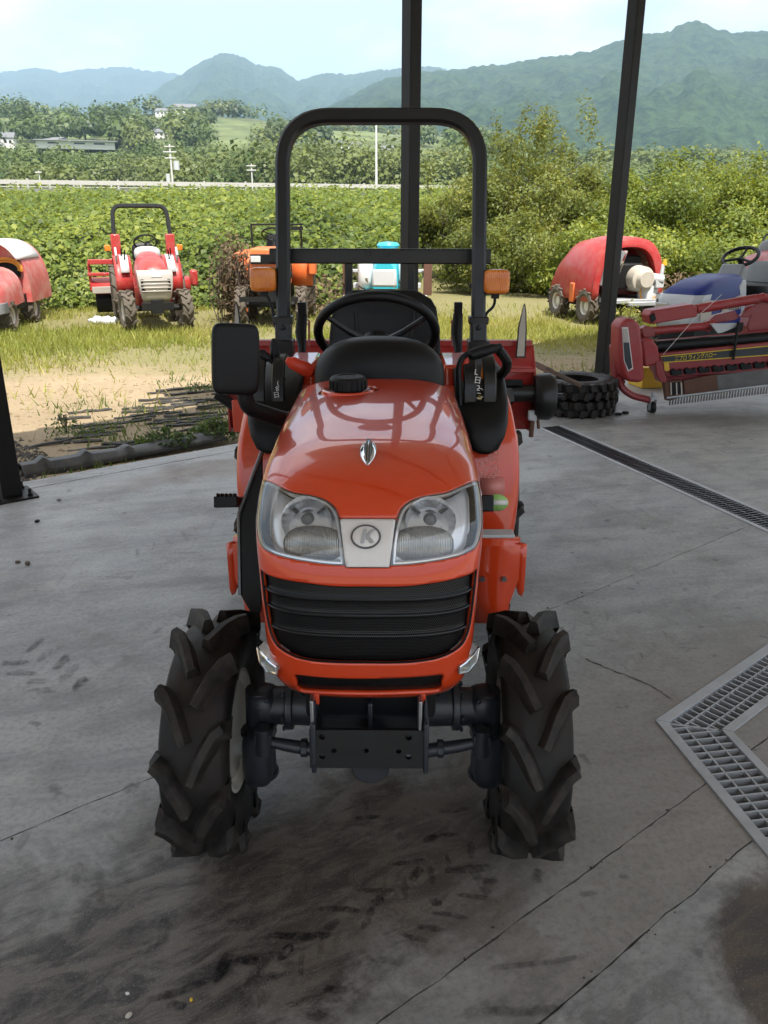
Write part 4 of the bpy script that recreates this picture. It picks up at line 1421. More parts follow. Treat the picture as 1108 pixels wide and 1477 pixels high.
# ---- pedals
pd = MB().box(L(327, 724, 2.28), (.070, .05, .034), (R(-20), 0, R(4))).tube([L(335, 724, 2.29), L(347, 722, 2.36), L(360, 760, 2.5)], .014, 8)
for k in range(5): pd.box(L(315 + k * 6, 714, 2.27), (.005, .04, .01), (R(-20), 0, 0))
pd.build('clutch_pedal', M['black'], tractor, .004)
pd = MB().box(L(702, 726, 2.28), (.038, .05, .050), (R(-20), 0, 0)).tube([L(700, 726, 2.30), L(694, 735, 2.4), L(685, 760, 2.5)], .012, 8)
pd.build('brake_pedal', M['black'], tractor, .004)
# black side plate with a bright edge beside the bonnet
q = [L(378, 652, 2.34), L(345, 742, 2.24), L(347, 858, 2.16), L(364, 888, 2.12), L(376, 884, 2.10), L(378, 720, 2.28)]
n = len(q); m = MB().add(q + [p + Vector((0, .02, 0)) for p in q], [tuple(range(n)), tuple(range(2 * n - 1, n - 1, -1))] + [(i, n + i, n + (i + 1) % n, (i + 1) % n) for i in range(n)])
sp_ = m.build('side_plate', M['black'], tractor, .002)
MB().tube([q[0], q[1], q[2]], .007, 8).build('side_plate_edge', M['silver_dark'], sp_)
# ---- fenders: a sheet over each rear wheel
def fender_surface(s):
    prof = [(.76, .50), (.775, .62), (.80, .76), (.85, .885), (.93, .972), (1.05, 1.015), (1.22, 1.03), (1.45, 1.02), (1.66, .95), (1.80, .83)]
    prof = [tuple(p) for p in catmull(prof, 4, False)] + [prof[-1]]
    return prof
def fender(s):
    f = MB(); rings = []
    for (y, z) in fender_surface(s):
        k = min(1, max(0, (z - .5) / .4))
        xi, xo = .232, .455 + .030 * math.sin(math.pi * min(1, max(0, (z - .45) / .6)))
        c0 = Vector((0, y, z))
        ring = []
        for (q, dy) in ((xi, 0), (xi + .06, 0), (xi + .12, 0), (xo - .030, 0), (xo - .012, .006), (xo - .002, .022), (xo, .05)):
            # edge turns back over the tyre
            nrm = Vector((0, 1, -1)).normalized() if z > .9 and y < 1.1 else (Vector((0, 1, 0)) if z <= .9 and y < 1.2 else Vector((0, 0, -1)))
            ring.append(Vector((s * q, y, z)) + nrm * dy)
        rings.append(ring)
    f.loft(rings, False, False)
    fo = f.build('fender', M['red'], tractor, 0, True, 60, solid=.005)
    side = MB().prism([(.775, .50), (.80, .74), (.85, .87), (.94, .955), (1.05, 1.0), (1.3, 1.01), (1.5, 1.0), (1.5, .5)], .008, Matrix(((0, 0, 1, s * .234 - .004), (1, 0, 0, 0), (0, 1, 0, 0), (0, 0, 0, 1))))
    side.build('inner_side', M['red'], fo)
    return fo
fnR, fnL = fender(1), fender(-1)
# stickers on the right fender
def on_fender(px, py): return L(px, py, 1.78 + .772)
def fquad(name, pts, mat, par, d0=2.545):
    c = [L(px, py, d0) for px, py in pts]
    m = MB().add(c, [tuple(range(len(c)))]); return m.build(name, mat, par, solid=.001)
def fender_d(py):             # forward distance of the fender face seen at this height
    best = None
    for (y, z) in fender_surface(1):
        p = _tm @ Vector((.40, y, z)); q = project(np.array(p))[1]
        if best is None or abs(q - py) < best[0]: best = (abs(q - py), p.y)
    return best[1] - .012
st = MB()
def fp(px, py): return L(px, py, fender_d(py))
g = MB().add([fp(717 + 16.5 * math.cos(a), 725 + 12 * math.sin(a)) for a in np.linspace(0, 6.283, 33)[:-1]], [tuple(range(32))])
grn = g.build('green_sticker', M['sticker_green'], fnR, solid=.001)
g = MB().add([fp(704, 721) + Vector((0, -.003, 0)), fp(732, 721) + Vector((0, -.003, 0)), fp(732, 728) + Vector((0, -.003, 0)), fp(704, 728) + Vector((0, -.003, 0))], [(0, 1, 2, 3)]); g.build('white_band', M['print_white'], grn, solid=.001)
g = MB().add([fp(694, 690), fp(728, 689), fp(728, 716), fp(694, 716)], [(0, 1, 2, 3)]); g.build('film_sticker', M['sticker_film'], fnR, solid=.001)
rows = MB(); rr = random.Random(5)
y = 646.0
for k in range(13):
    x = 693
    while x < 718:
        w = rr.uniform(1.5, 5) if k > 1 else rr.uniform(4, 9)
        hgt = 2.6 if k < 2 else 1.5
        if rr.random() < .72: rows.add([fp(x, y), fp(min(x + w, 719), y), fp(min(x + w, 719), y + hgt), fp(x, y + hgt)], [(0, 1, 2, 3)])
        x += w + rr.uniform(.8, 3)
    y += 3.5
rows.build('printed_notice', M['print_pink'], fnR)
ln = MB()
for (a, b) in (((692, 644.6), (720, 644.0)), ((720, 644), (720.5, 686)), ((720.5, 686), (692.5, 687)), ((692, 655), (720, 655))):
    A, B = fp(*a), fp(*b); ln.tube([A, B], .0006, 4)
ln.build('notice_border', M['print_pink'], fnR)

# ---- lever consoles
def console(s, dpx):
    c = MB()
    # a black cover sloping up from the fender front to the quadrant, rounded at its foot
    prof = [(.765, .862, .022), (.765, .875, .048), (.775, .905, .068), (.80, .945, .080), (.86, .995, .088), (.95, 1.045, .09), (1.06, 1.075, .088), (1.20, 1.08, .085), (1.25, 1.03, .08)]
    rings = []
    for (y, z, w) in prof:
        ring = []
        for a in np.linspace(0, math.pi, 13):
            ca, sa = math.cos(a), math.sin(a)
            ring.append(Vector((s * .352 + w * math.copysign(abs(ca) ** .5, ca), y + .02 - .045 * sa ** .6 * (1 if z < 1.0 else .3), z + .025 * sa ** .5 * (1 if z > .9 else 0.2) - .012)))
        rings.append(ring)
    c.loft(rings, False, False)
    o = c.build('lever_console', M['black'], tractor, 0, True, 60, solid=.006)
    for q in (-.045, .02):
        b = MB(); rr_ = []
        for ang in np.linspace(R(-20), R(100), 14):
            rr_.append([Vector((s * .352 + q + dx, .96 - .13 * math.sin(ang) * .9, 1.01 + .13 * math.cos(ang))) for dx in (-.022, -.018, .018, .022)])
        for k, r_ in enumerate(rr_):
            r_[1] += (r_[1] - Vector((r_[1].x, .96, 1.01))).normalized() * .006; r_[2] += (r_[2] - Vector((r_[2].x, .96, 1.01))).normalized() * .006
        b.loft(rr_, False, False); b.build('quadrant', M['black_metal'], o, 0, True, 40, solid=.01)
    return o
cnR, cnL = console(1, 0), console(-1, 0)
def lever(name, pts, r, mat, knob=None, kr=.016, parent=tractor):
    m = MB().tube(arc_pts(pts, .05), r, 10)
    o = m.build(name, mat, parent)
    if knob:
        a, b = Vector(knob[0]), Vector(knob[1])
        MB().tube([a, a.lerp(b, .08), a.lerp(b, .3), a.lerp(b, .8), b], [kr * .5, kr * .9, kr, kr * .85, kr * .35], 12).build('knob', knob[2], o)
    return o
# right: black grab loop, red and orange levers
lever('grab_handle', [L(664, 592, 2.62), L(661, 530, 2.64), L(668, 512, 2.64), L(700, 506, 2.64), L(722, 499, 2.66)], .010, M['black'], (L(676, 513, 2.63), L(721, 500, 2.63), M['black']), .020)
lever('position_lever', [L(718, 502, 2.66), L(733, 522, 2.70), L(729, 536, 2.74), L(708, 549, 2.80), L(700, 575, 2.85)], .017, M['black'])
lever('red_lever', [L(672, 560, 2.72), L(671, 545, 2.70)], .007, M['black'], (L(668, 548, 2.70), L(672, 514, 2.68), M['red_lever']), .017)
lever('orange_lever', [L(701, 565, 2.76), L(702, 548, 2.76)], .008, M['black'], (L(700, 548, 2.75), L(704, 511, 2.74), M['orange']), .018)
lever('red_lever', [L(468, 542, 2.62), L(446, 533, 2.60)], .008, M['black'], (L(453, 538, 2.6), L(413, 519, 2.58), M['red_lever']), .024)
lever('shift_lever', [L(400, 585, 2.72), L(396, 530, 2.74)], .008, M['black'], (L(398, 528, 2.74), L(395, 488, 2.75), M['black']), .018)
lever('shift_lever', [L(410, 548, 2.70), L(394, 522, 2.72), L(382, 515, 2.72)], .008, M['black'], (L(388, 520, 2.72), L(375, 505, 2.72), M['black']), .016)
# printed marks on the consoles
def mark(body, px, py, d, h, mat, ang=0, par=None, sx=1.0):
    p = L(px, py, d)
    F = frame(p, (math.cos(ang), 0, math.sin(ang)), (-math.sin(ang), .35, math.cos(ang)))
    return text_obj('printed_mark', body, h, mat, par or cnR, F, .0006, sx=sx)
for body, px, py, mt in (('L', 687, 537, 'print_white'), ('日', 689, 549, 'print_white'), ('2', 690, 560, 'print_white'), ('⊖', 691, 568, 'print_white'), ('ヨ', 692, 574, 'print_yellow')):
    mark(body, px, py, 2.625, .026 if mt == 'print_white' else .018, M[mt], R(-8))
for body, px, py in (('(', 401, 553), ('8', 400, 561), ('日', 399, 570)):
    mark(body, px, py, 2.60, .022, M['print_white'], R(10), cnL)

# ---- dashboard cowl, steering wheel
dash = MB().sell((.008, .72, 1.095), (.205, .11, .142), .75, .85, 40, 18)
dsh = dash.build('dashboard', M['black'], tractor)
MB().sell((.008, .85, 1.02), (.14, .16, .15), .6, .6, 28, 14).build('steering_console', M['black'], dsh)
sw_c = L(543.5, 481, 2.66); SWF = frame(sw_c, (1, 0, 0), (0, .731, -.682))    # the near edge stands high
sw = MB(); pts = [Vector((.192 * math.cos(a), .192 * math.sin(a), 0)) for a in np.linspace(0, 2 * math.pi, 65)]
sw.tube(pts, .0155, 12, False)
sw.v = [tuple(SWF @ Vector(p)) for p in sw.v]
swo = sw.build('steering_wheel', M['black'], tractor)
sp3 = MB()
for a in (R(90), R(210), R(330)):
    ca, sa = math.cos(a), math.sin(a)
    sp3.tube([(.02 * ca, .02 * sa, -.045), (.10 * ca, .10 * sa, -.03), (.188 * ca, .188 * sa, 0)], [.013, .010, .008], 8)
sp3.v = [tuple(SWF @ Vector(p)) for p in sp3.v]; sp3.build('spoke', M['black_metal'], swo)
hb = MB().lathe([(-.02, .0005), (-.02, .045), (-.05, .05), (-.065, .035), (-.30, .03)], (0, 0, 0), 'z', 22); hb.v = [tuple(SWF @ Vector(p)) for p in hb.v]; hb.build('steering_hub', M['black'], swo)

# ---- seat
sx, sy = .018, 1.36
seat = MB().sell((sx, sy - .14, .93), (.225, .22, .075), .5, .5, 36, 14)
seat_o = seat.build('seat', M['vinyl'], tractor)
bk = MB(); rings = []
for q in np.linspace(0, 1, 13):
    z = .95 + .365 * q
    w = .222 - .035 * q ** 3 - (.06 * max(0, (q - .85) / .15) ** 2)
    y0 = sy + .05 + .09 * q
    th = .045 * (1 - .5 * max(0, (q - .85) / .15))
    ring = []
    for a in np.linspace(0, 2 * math.pi, 37)[:-1]:
        ca, sa = math.cos(a), math.sin(a)
        x = w * math.copysign(abs(ca) ** .55, ca); y = th * math.copysign(abs(sa) ** .6, sa)
        # wings wrap forward, middle sinks
        ring.append(Vector((sx + x, y0 + y - .07 * (abs(x) / .22) ** 3, z)))
    rings.append(ring)
bk.loft(rings)
bko = bk.build('seat_back', M['vinyl'], seat_o, 0, True, 60)
pn = MB()
def back_pt(x, z, off=-.043):
    q = (z - .95) / .365
    return Vector((sx + x, sy + .05 + .09 * q + off - .07 * (abs(x) / .22) ** 3, z))
for k in range(1):
    o_ = .012 * k
    pn.tube(arc_pts([back_pt(-.115 - o_, 1.24), back_pt(-.105 - o_, 1.13 - o_), back_pt(-.04, 1.085 - o_), back_pt(.04, 1.085 - o_), back_pt(.105 + o_, 1.13 - o_), back_pt(.115 + o_, 1.24)], .06), .008, 8)
pn.build('seat_ridge', M['vinyl'], bko)
SF = frame(back_pt(0, 1.245, -.047), (1, 0, 0), (0, .22, 1))
text_obj('seat_lettering', 'Kubota', .048, M['black'], bko, SF, .002)

# ---- roll bar: legs, hinge sockets, crossbar
def rop(px, py, d): return L(px, py, d)
zb, zt_ = rop(411, 500, 3.30).z, rop(551, 168, 3.50).z
xl, xr = rop(410, 480, 3.32).x, rop(689, 480, 3.32).x
yb, yt = 3.30 - 1.78, 3.50 - 1.78
fy = lambda z: yb + (yt - yb) * (z - 1.12) / (zt_ - 1.12)
path = arc_pts([(xl, fy(1.18), 1.18), (xl + .002, fy(1.5), 1.5), (xl + .004, fy(zt_), zt_), (xr - .004, fy(zt_), zt_), (xr - .002, fy(1.5), 1.5), (xr, fy(1.18), 1.18)], .19, 10)
nrm = Vector((0, (zt_ - 1.12), -(yt - yb))).normalized()
rb = MB().sweep(path, sq(.056, .050, .2), nrm)
rop_o = rb.build('roll_bar', M['black_metal'], tractor, 0, True, 30)
for x in (xl, xr):
    sk = MB()
    sk.sweep([(x, fy(.80), .80), (x, fy(1.20), 1.20)], sq(.066, .062, .1), (0, 1, 0))
    sk.box((x, fy(1.2), 1.195), (.078, .07, .03))
    sk.bolt((x, fy(1.17) - .033, 1.17), .013, .012, 'y', -1)
    sk.box((x, fy(1.05), 1.06), (.085, .09, .12)); sk.box((x, fy(.9), .85), (.10, .12, .20))
    sk.build('roll_bar_socket', M['black_metal'], rop_o, .004)
cb = MB().sweep([L(390, 369, 3.50), L(707, 370, 3.50)], sq(.060, .05, .1), (0, 1, 0))
cbo = cb.build('crossbar', M['black_metal'], tractor)
for k, (px) in enumerate((503, 593)):
    b = MB().sweep([L(px, 378, 3.5), L(px + 0, 470, 3.5)], sq(.034, .03), (0, 1, 0)); b.build('strut', M['black_metal'], cbo)
for px in (531, 558):
    MB().bolt(L(px, 366, 3.47), .011, .008, 'y', -1).build('bolt', M['black_metal'], cbo)
# ---- turn lamps on bent wires
for px0, py0, s in ((380, 403, -1), (716, 406, 1)):
    c = L(px0, py0, 3.33)
    lo = empty('turn_lamp', (0, 0, 0), 0, tractor)
    MB().sell(c, (.052, .030, .047), .35, .35, 28, 14).build('amber_lens', M['amber'], lo)
    MB().sell(c + Vector((0, .036, 0)), (.050, .018, .046), .3, .3, 24, 10).build('lamp_back', M['black'], lo)
    w = MB()
    if s > 0: w.tube(arc_pts([c + Vector((0, .02, -.05)), c + Vector((.0, .02, -.10)), L(700, 452, 3.33), L(698, 478, 3.33), L(690, 502, 3.33)], .08), .006, 8)
    else: w.tube(arc_pts([c + Vector((0, .02, -.04)), c + Vector((.03, .02, -.12)), L(394, 462, 3.33), L(404, 490, 3.33)], .08), .006, 8)
    w.box(c + Vector((0, .02, -.055)), (.03, .03, .025))
    w.build('lamp_stem', M['black'], lo)
    MB().box(c + Vector((-s * .06, .035, -.02)), (.09, .008, .02)).build('lamp_bracket', M['black_metal'], lo)

# ---- mirror on its arm
mo = empty('mirror', (0, 0, 0), 0, tractor)
mc = L(339.5, 518, 2.28)
MB().sell(mc, (.0665, .030, .100), .30, .30, 40, 20, (R(-6), R(4), R(14))).build('mirror_shell', M['black'], mo, 0, True, 60)
MB().box(mc + Vector((.008, .028, 0)), (.105, .004, .165), (R(-6), R(4), R(14))).build('mirror_glass', M['chrome'], mo, .001)
am = MB()
a0, a1, a2 = L(352, 570, 2.30), L(356, 590, 2.30), L(408, 604, 2.34)
am.tube(arc_pts([L(350, 560, 2.30), a1, a2, L(440, 600, 2.5)], .04), [.020] * 2 + [.022] * 7 + [.022] * 7, 12) if False else am.tube(arc_pts([L(352, 558, 2.30), L(356, 588, 2.30), L(412, 606, 2.36), L(450, 598, 2.55)], .03), .024, 12)
am.build('mirror_arm', M['black'], mo)
# ---- hydraulic links behind the roll bar
for px in (436, 661):
    lk = MB()
    lk.tube([L(px, 452, 3.62), L(px - 2, 480, 3.62), L(px, 505, 3.58), L(px - 3, 530, 3.5)], [.022, .026, .018, .022], 10)
    lk.box(L(px, 446, 3.62), (.035, .04, .06))
    lk.build('lift_link', M['dark'], tractor, .003)
for px in (446, 652):
    MB().tube([L(px, 462, 3.66), L(px, 500, 3.64)], .005, 6).build('lift_pin', M['red_dark'], tractor)
# red wheel housings beside the seat
for s in (-1, 1):
    MB().box((s * .285, 1.22, 1.045), (.11, .30, .09)).build('fender_box', M['red'], tractor, .012)

# ================================================================ the rotary tiller hitched behind it
till = thing('rotary_tiller', 'dark red rotary tiller hitched behind the shiny tractor', 'tiller', TR_LOC + Vector((0.03, 2.32, 0)), TR_RZ)
_ti = (Matrix.Translation(till.location) @ Matrix.Rotation(TR_RZ, 4, 'Z')).inverted()
def TL(px, py, d): return _ti @ at(px, py, d)
x0, x1 = TL(332, 550, 4.1).x, TL(763, 550, 4.1).x
zz = lambda py, d=4.1: at(700, py, d).z
cov = MB(); rings = []
for (y, z) in ((-.10, zz(612)), (-.12, zz(575)), (-.12, zz(572)), (-.10, zz(525)), (-.08, zz(521)), (-.02, zz(498)), (.10, zz(494)), (.35, zz(505)), (.50, zz(540)), (.60, zz(612))):
    rings.append([Vector((x0, y, z)), Vector((x1, y, z))])
cov.loft(rings, False, False)
cvo = cov.build('tiller_cover', M['red_dark'], till, 0, True, 25, solid=.01)
MB().box(((x0 + x1) / 2, .0, zz(498) + .012), (x1 - x0, .05, .03)).box(((x0 + x1) / 2, -.125, zz(528)), (x1 - x0, .02, .02)).build('cover_bar', M['red_dark'], till, .004)
for s, x in ((-1, x0), (1, x1)):
    MB().prism([(-.12, zz(615)), (-.12, zz(530)), (0, zz(497)), (.35, zz(505)), (.6, zz(600)), (.6, zz(640))], .012, Matrix(((0, 0, 1, x), (1, 0, 0, 0), (0, 1, 0, 0), (0, 0, 0, 1)))).build('end_plate', M['red_dark'], till, .003)
# black side-drive tube and round chain case on the right
dr = MB().tube([TL(700, 567, 3.95), TL(775, 567, 3.95)], .043, 18); dr.build('drive_tube', M['black_metal'], till)
p = TL(785, 572, 3.95)
cs = MB().lathe([(-.055, .0005), (-.055, .10), (-.03, .115), (.02, .118), (.045, .105), (.052, .06), (.06, .03), (.06, .0005)], p, 'x', 32)
cs.bolt(p + Vector((.06, 0, 0)), .02, .03, 'x', 1); cs.build('chain_case', M['black_metal'], till, .002)
MB().box(TL(768, 599, 3.9), (.042, .03, .05)).build('grey_block', M['light_grey'], till, .006)
MB().tube([TL(768, 608, 3.9), TL(766, 630, 3.9)], .012, 8).tube([TL(776, 606, 3.9), TL(777, 618, 3.9)], .008, 8).build('stand_leg', M['rust'], till)
MB().box(TL(735, 552, 3.93), (.13, .02, .03)).build('spring_box', M['dark'], till, .004)
MB().tube([TL(312, 568, 3.95), TL(345, 590, 3.95), TL(352, 612, 4.0)], .026, 10).build('side_arm', M['dark'], till)
MB().box(TL(345, 600, 3.9), (.06, .03, .16)).build('red_bracket', M['red'], till, .004)
for px, py, w in ((344, 476, .055), (755, 478, .062)):
    c = TL(px, py, 4.0)
    pl_ = [(-w * .5, -.13), (-w * .42, .02), (-w * .10, .125), (0.0, .135), (w * .14, .10), (w * .28, 0), (w * .30, -.13)]
    q = MB().prism(pl_, .012, Matrix(((1, 0, 0, c.x), (0, 0, 1, c.y), (0, 1, 0, c.z), (0, 0, 0, 1)))); po_ = q.build('marker_plate', M['black_metal'], till, .001)
    q = MB().prism([(a * .72 - w * .04, b * .93) for a, b in pl_], .002, Matrix(((1, 0, 0, c.x), (0, 0, 1, c.y - .004), (0, 1, 0, c.z), (0, 0, 0, 1)))); q.build('marker_face', M['cream'], po_)
# rotor: shaft with curved blades
ro = MB().tube([(x0 + .02, .22, .27), (x1 - .02, .22, .27)], .035, 12)
ro.build('rotor_shaft', M['rust'], till)
bl0 = None
for k in range(18):
    a = k * 2.4
    if bl0 is None:
        m = MB().sweep([(0, 0, .03), (0, .03, .14), (.0, .09, .20), (.03, .15, .21)], sq(.008, .045), (1, 0, 0)); bl0 = m.build('tine', M['rust'], till); o = bl0
    else:
        o = bl0.copy(); COL.objects.link(o)
    o.location = (x0 + .06 + k * (x1 - x0 - .12) / 17, .22, .27); o.rotation_euler = (a, 0, 0)
# ================================================================ vines, trees, road, hills, mountains, air
def unit(v): return v / np.maximum(np.linalg.norm(v, axis=-1, keepdims=True), 1e-9)
def leaf_quads(C, size, facing, spread, tint, rng, asp=.75):
    """kite-shaped leaves at C, turned roughly to 'facing' with random spread"""
    n = len(C)
    N = unit(facing + rng.normal(0, spread, (n, 3)))
    A = unit(np.cross(N, rng.normal(0, 1, (n, 3))))
    B = np.cross(N, A)
    s = np.asarray(size)[:, None] if hasattr(size, '__len__') else size
    V = np.stack([C - A * s * .5, C + B * s * .5 * asp - A * s * .08 , C + A * s * .5, C - B * s * .5 * asp - A * s * .08], 1)
    V[:, 1:4:2] += (N * (s if np.ndim(s) else s) * .12)[:, None, :]
    F = np.arange(4 * n).reshape(n, 4)
    return V.reshape(-1, 3), F, np.repeat(tint, 4)
def join(parts):
    V, F, T = [], [], []; k = 0
    for v, f, t in parts:
        V.append(v); F.append(f + k); T.append(t); k += len(v)
    return np.concatenate(V), np.concatenate(F), np.concatenate(T)

# ---- the bank of climbing vines between the yard and the road
def vine_h(x, y):
    edge = 17.0 + 1.2 * (fbm(x * .25 + 40, x * 0 + 3, 3) - .5) * 2 + 15 * np.clip((x / np.maximum(y, 1) - .02) / .05, 0, 1)
    r = np.clip((y - edge) / 2.2, 0, 1); r = r * r * (3 - 2 * r)
    lump = (fbm(x * .45, y * .45, 4) - .5) * 1.5 + (fbm(x * 1.5, y * 1.5, 3) - .5) * .8
    grow = 1.25 + 2.55 * np.clip((y - 19) / 57, 0, 1)
    return yard_z(x, y) * (1 - r) + r * (grow + lump * (.6 + .4 * r))
vy = np.concatenate([np.linspace(15.5, 24, 60), np.linspace(24.3, 76, 110)])
vu = np.linspace(-.62, .62, 200)
VU, VY = np.meshgrid(vu, vy); VX = VU * VY
VZ = vine_h(VX, VY) - .16
I = np.arange(VX.size).reshape(VX.shape)
F = np.stack([I[:-1, :-1], I[:-1, 1:], I[1:, 1:], I[1:, :-1]], -1).reshape(-1, 4)
M['vine_bed'] = plain('dark stems under the vines', (.05, .07, .018), .95, 0, 0, .5, 6)
bed_o = np_mesh('vines', np.stack([VX.ravel(), VY.ravel(), VZ.ravel()], 1), F, M['vine_bed'], None, True)
tag(bed_o, 'broad leafed green vines covering the whole bank below the road', 'vines', kind='stuff')
n = 230000
yy = 16.2 * (76 / 16.2) ** RNG.random(n) ** 1.12
xx = (RNG.random(n) * 1.16 - .58) * yy
zz_ = vine_h(xx, yy)
keep = zz_ > yard_z(xx, yy) + .08
xx, yy, zz_ = xx[keep], yy[keep], zz_[keep]
e = .15
nrm = unit(np.stack([-(vine_h(xx + e, yy) - vine_h(xx - e, yy)) / (2 * e), -(vine_h(xx, yy + e) - vine_h(xx, yy - e)) / (2 * e), np.ones_like(xx)], 1))
sz = (.055 + .13 * RNG.random(len(xx)) ** 2) * (1 + (yy - 16) / 34)
tint = np.clip(.50 + RNG.normal(0, .20, len(xx)) + .55 * (fbm(xx * .35 + 9, yy * .2, 3) - .5), 0, 1)
C = np.stack([xx, yy, zz_ + RNG.normal(0, .11, len(xx)) * (1 + (yy - 16) / 50)], 1)
v, f, t = leaf_quads(C, sz, nrm * 1.0 + np.array([0, -.25, .35]), .42, tint, RNG)
tag(np_mesh('vine_leaves', v, f, M['kudzu'], bed_o, False, t), kind='stuff')
# dry stems and brown leaves along the foot of the bank
n = 9000
xx = RNG.uniform(-9, 7, n); yy = 16.6 + RNG.normal(0, .5, n) + 1.2 * (fbm(xx * .25 + 40, xx * 0 + 3, 3) - .5) * 2
m_ = fbm(xx * .5 + 3, yy * 0, 2) > .47
xx, yy = xx[m_], yy[m_]
C = np.stack([xx, yy, yard_z(xx, yy) + RNG.random(len(xx)) ** 1.5 * .75], 1)
v, f, t = leaf_quads(C, .05 + .09 * RNG.random(len(xx)), np.array([0, -.6, .6]), .8, RNG.random(len(xx)), RNG, .4)
tag(np_mesh('dry_vine_litter', v, f, M['dry'], None, False, t), 'brown dead vine stems along the foot of the green bank', 'dead vines', kind='stuff')

# ---- grass and low weeds in the yard
def grass(name, label, n, region, hmin, hmax, mat, maskf, tintf):
    x, y = region(n)
    k = maskf(x, y); x, y = x[k], y[k]; n = len(x)
    z = yard_z(x, y)
    h = hmin + (hmax - hmin) * RNG.random(n) ** 1.6
    a = RNG.random(n) * 6.283; w = .006 + .006 * RNG.random(n)
    le = RNG.normal(0, .45, (n, 2)) * h[:, None]
    B = np.stack([x, y, z - .01], 1); D = np.stack([np.cos(a) * w, np.sin(a) * w, 0 * a], 1)
    T = B + np.stack([le[:, 0], le[:, 1], h], 1)
    V = np.stack([B - D, B + D, T], 1).reshape(-1, 3)
    o = np_mesh(name, V, np.arange(3 * n).reshape(n, 3), mat, None, False, np.repeat(np.clip(tintf(x, y) + RNG.normal(0, .16, n), 0, 1), 3))
    tag(o, label, 'grass', kind='stuff')
def strip(n):
    y = 7.4 + 10.5 * RNG.random(n) ** .8; x = (RNG.random(n) * 1.2 - .6) * y
    return x, y
def gmask(x, y):
    b = x * E2.x + y * E2.y
    d = fbm(x * .55 + 5, y * .55, 4)
    # bare sand lies in a strip beyond the shade, grass thickens beyond it
    lim = np.where(x < 0, 9.2, 10.8) + (fbm(x * .8, y * 0 + 2, 3) - .5) * 2
    dense = np.clip((y - lim) / 1.6, 0, 1)
    lush = np.where(x > .9, .55 * np.clip((8.9 + .3 * x - y) / 1.0, 0, 1) * (y > 6), 0)
    p = np.maximum(dense * np.clip((d - .33) * 5, .06, 1), lush) + .012 + .05 * (d > .58)
    return (RNG.random(len(x)) < p) & (b > 5.35)
grass('grass', 'yellowing short grass growing over the sunny yard', 150000, strip, .03, .17, M['grass'], gmask, lambda x, y: .42 + .9 * (fbm(x * .7, y * .7 + 20, 3) - .5) + .10 * (y < 9.6))
def tufts(n):
    c = RNG.uniform([-3.4, 5.2], [3.2, 9.5], (46, 2)); i = RNG.integers(0, 46, n)
    p = c[i] + RNG.normal(0, .16, (n, 2)); return p[:, 0], p[:, 1]
grass('grass', 'small green tufts of grass in the shaded soil', 7000, tufts, .03, .13, M['weed'], lambda x, y: ((x * E2.x + y * E2.y) > 5.34) & (RNG.random(len(x)) < .4), lambda x, y: .6 + 0 * x)
# soil clods and pebbles
n = 5000
yy = 5.3 + 6 * RNG.random(n); xx = (RNG.random(n) * 1.2 - .6) * yy
k = (xx * E2.x + yy * E2.y) > 5.36; xx, yy = xx[k], yy[k]; n = len(xx)
s = .006 + .02 * RNG.random(n) ** 3
O = np.array([[1, 0, 0], [-1, 0, 0], [0, 1, 0], [0, -1, 0], [0, 0, .8], [0, 0, -.8]])
V = np.stack([xx, yy, yard_z(xx, yy)], 1)[:, None, :] + O[None] * s[:, None, None] * (1 + RNG.normal(0, .2, (n, 6, 1)))
F = np.array([[0, 2, 4], [2, 1, 4], [1, 3, 4], [3, 0, 4], [2, 0, 5], [1, 2, 5], [3, 1, 5], [0, 3, 5]])
tag(np_mesh('clods', V.reshape(-1, 3), (F[None] + 6 * np.arange(n)[:, None, None]).reshape(-1, 3), M['soil'], None), 'small clods and pebbles scattered on the bare soil', 'clods', kind='stuff')

n = 16000
a_ = RNG.uniform(-2.2, 1.6, n); b_ = 5.40 + 1.5 * RNG.random(n) ** 1.3
xx = a_ * E1.x + b_ * E2.x + .6 * 0; yy = a_ * E1.y + b_ * E2.y
k = fbm(xx * 2.2, yy * 2.2 + 7, 3) > .42; xx, yy = xx[k], yy[k]; n = len(xx)
s = .006 + .016 * RNG.random(n) ** 2
V = np.stack([xx, yy, np.maximum(yard_z(xx, yy), -.2)], 1)[:, None, :] + O[None] * s[:, None, None] * (1 + RNG.normal(0, .25, (n, 6, 1)))
F = np.array([[0, 2, 4], [2, 1, 4], [1, 3, 4], [3, 0, 4], [2, 0, 5], [1, 2, 5], [3, 1, 5], [0, 3, 5]])
tag(np_mesh('gravel', V.reshape(-1, 3), (F[None] + 6 * np.arange(n)[:, None, None]).reshape(-1, 3), M['gravel'], None), 'dark gravel strewn over the shaded soil beside the slab', 'gravel', kind='stuff')
# ---- weeds along the slab edge
def weed(name, label, p, rad, h, n, mat='weed', ls=.045):
    a = RNG.random(n) * 6.283; r = rad * RNG.random(n) ** .6
    C = np.stack([p.x + r * np.cos(a), p.y + r * np.sin(a) * .6, p.z + h * RNG.random(n) * (1.1 - r / rad * .7)], 1)
    v, f, t = leaf_quads(C, ls * (.5 + RNG.random(n)), np.array([0, -.2, .9]), .6, RNG.random(n), RNG, .5)
    o = np_mesh('foliage', v, f, M[mat], None, False, t)
    th = thing(name, label, 'weed', (0, 0, 0)); o.parent = th
    st = MB()
    for k in range(9):
        q = RNG.random() * 6.283; rr = rad * .7 * RNG.random()
        st.tube([p, p + Vector((rr * math.cos(q), rr * math.sin(q) * .6, h * .8))], .003, 4)
    st.build('stem', M['bark'], th, smooth=False)
    return th
def yard_pt(px, py):
    p = ground(px, py, -.06); p.z = max(-.12, float(yard_z(np.array(p.x), np.array(p.y)))) + .04; return p
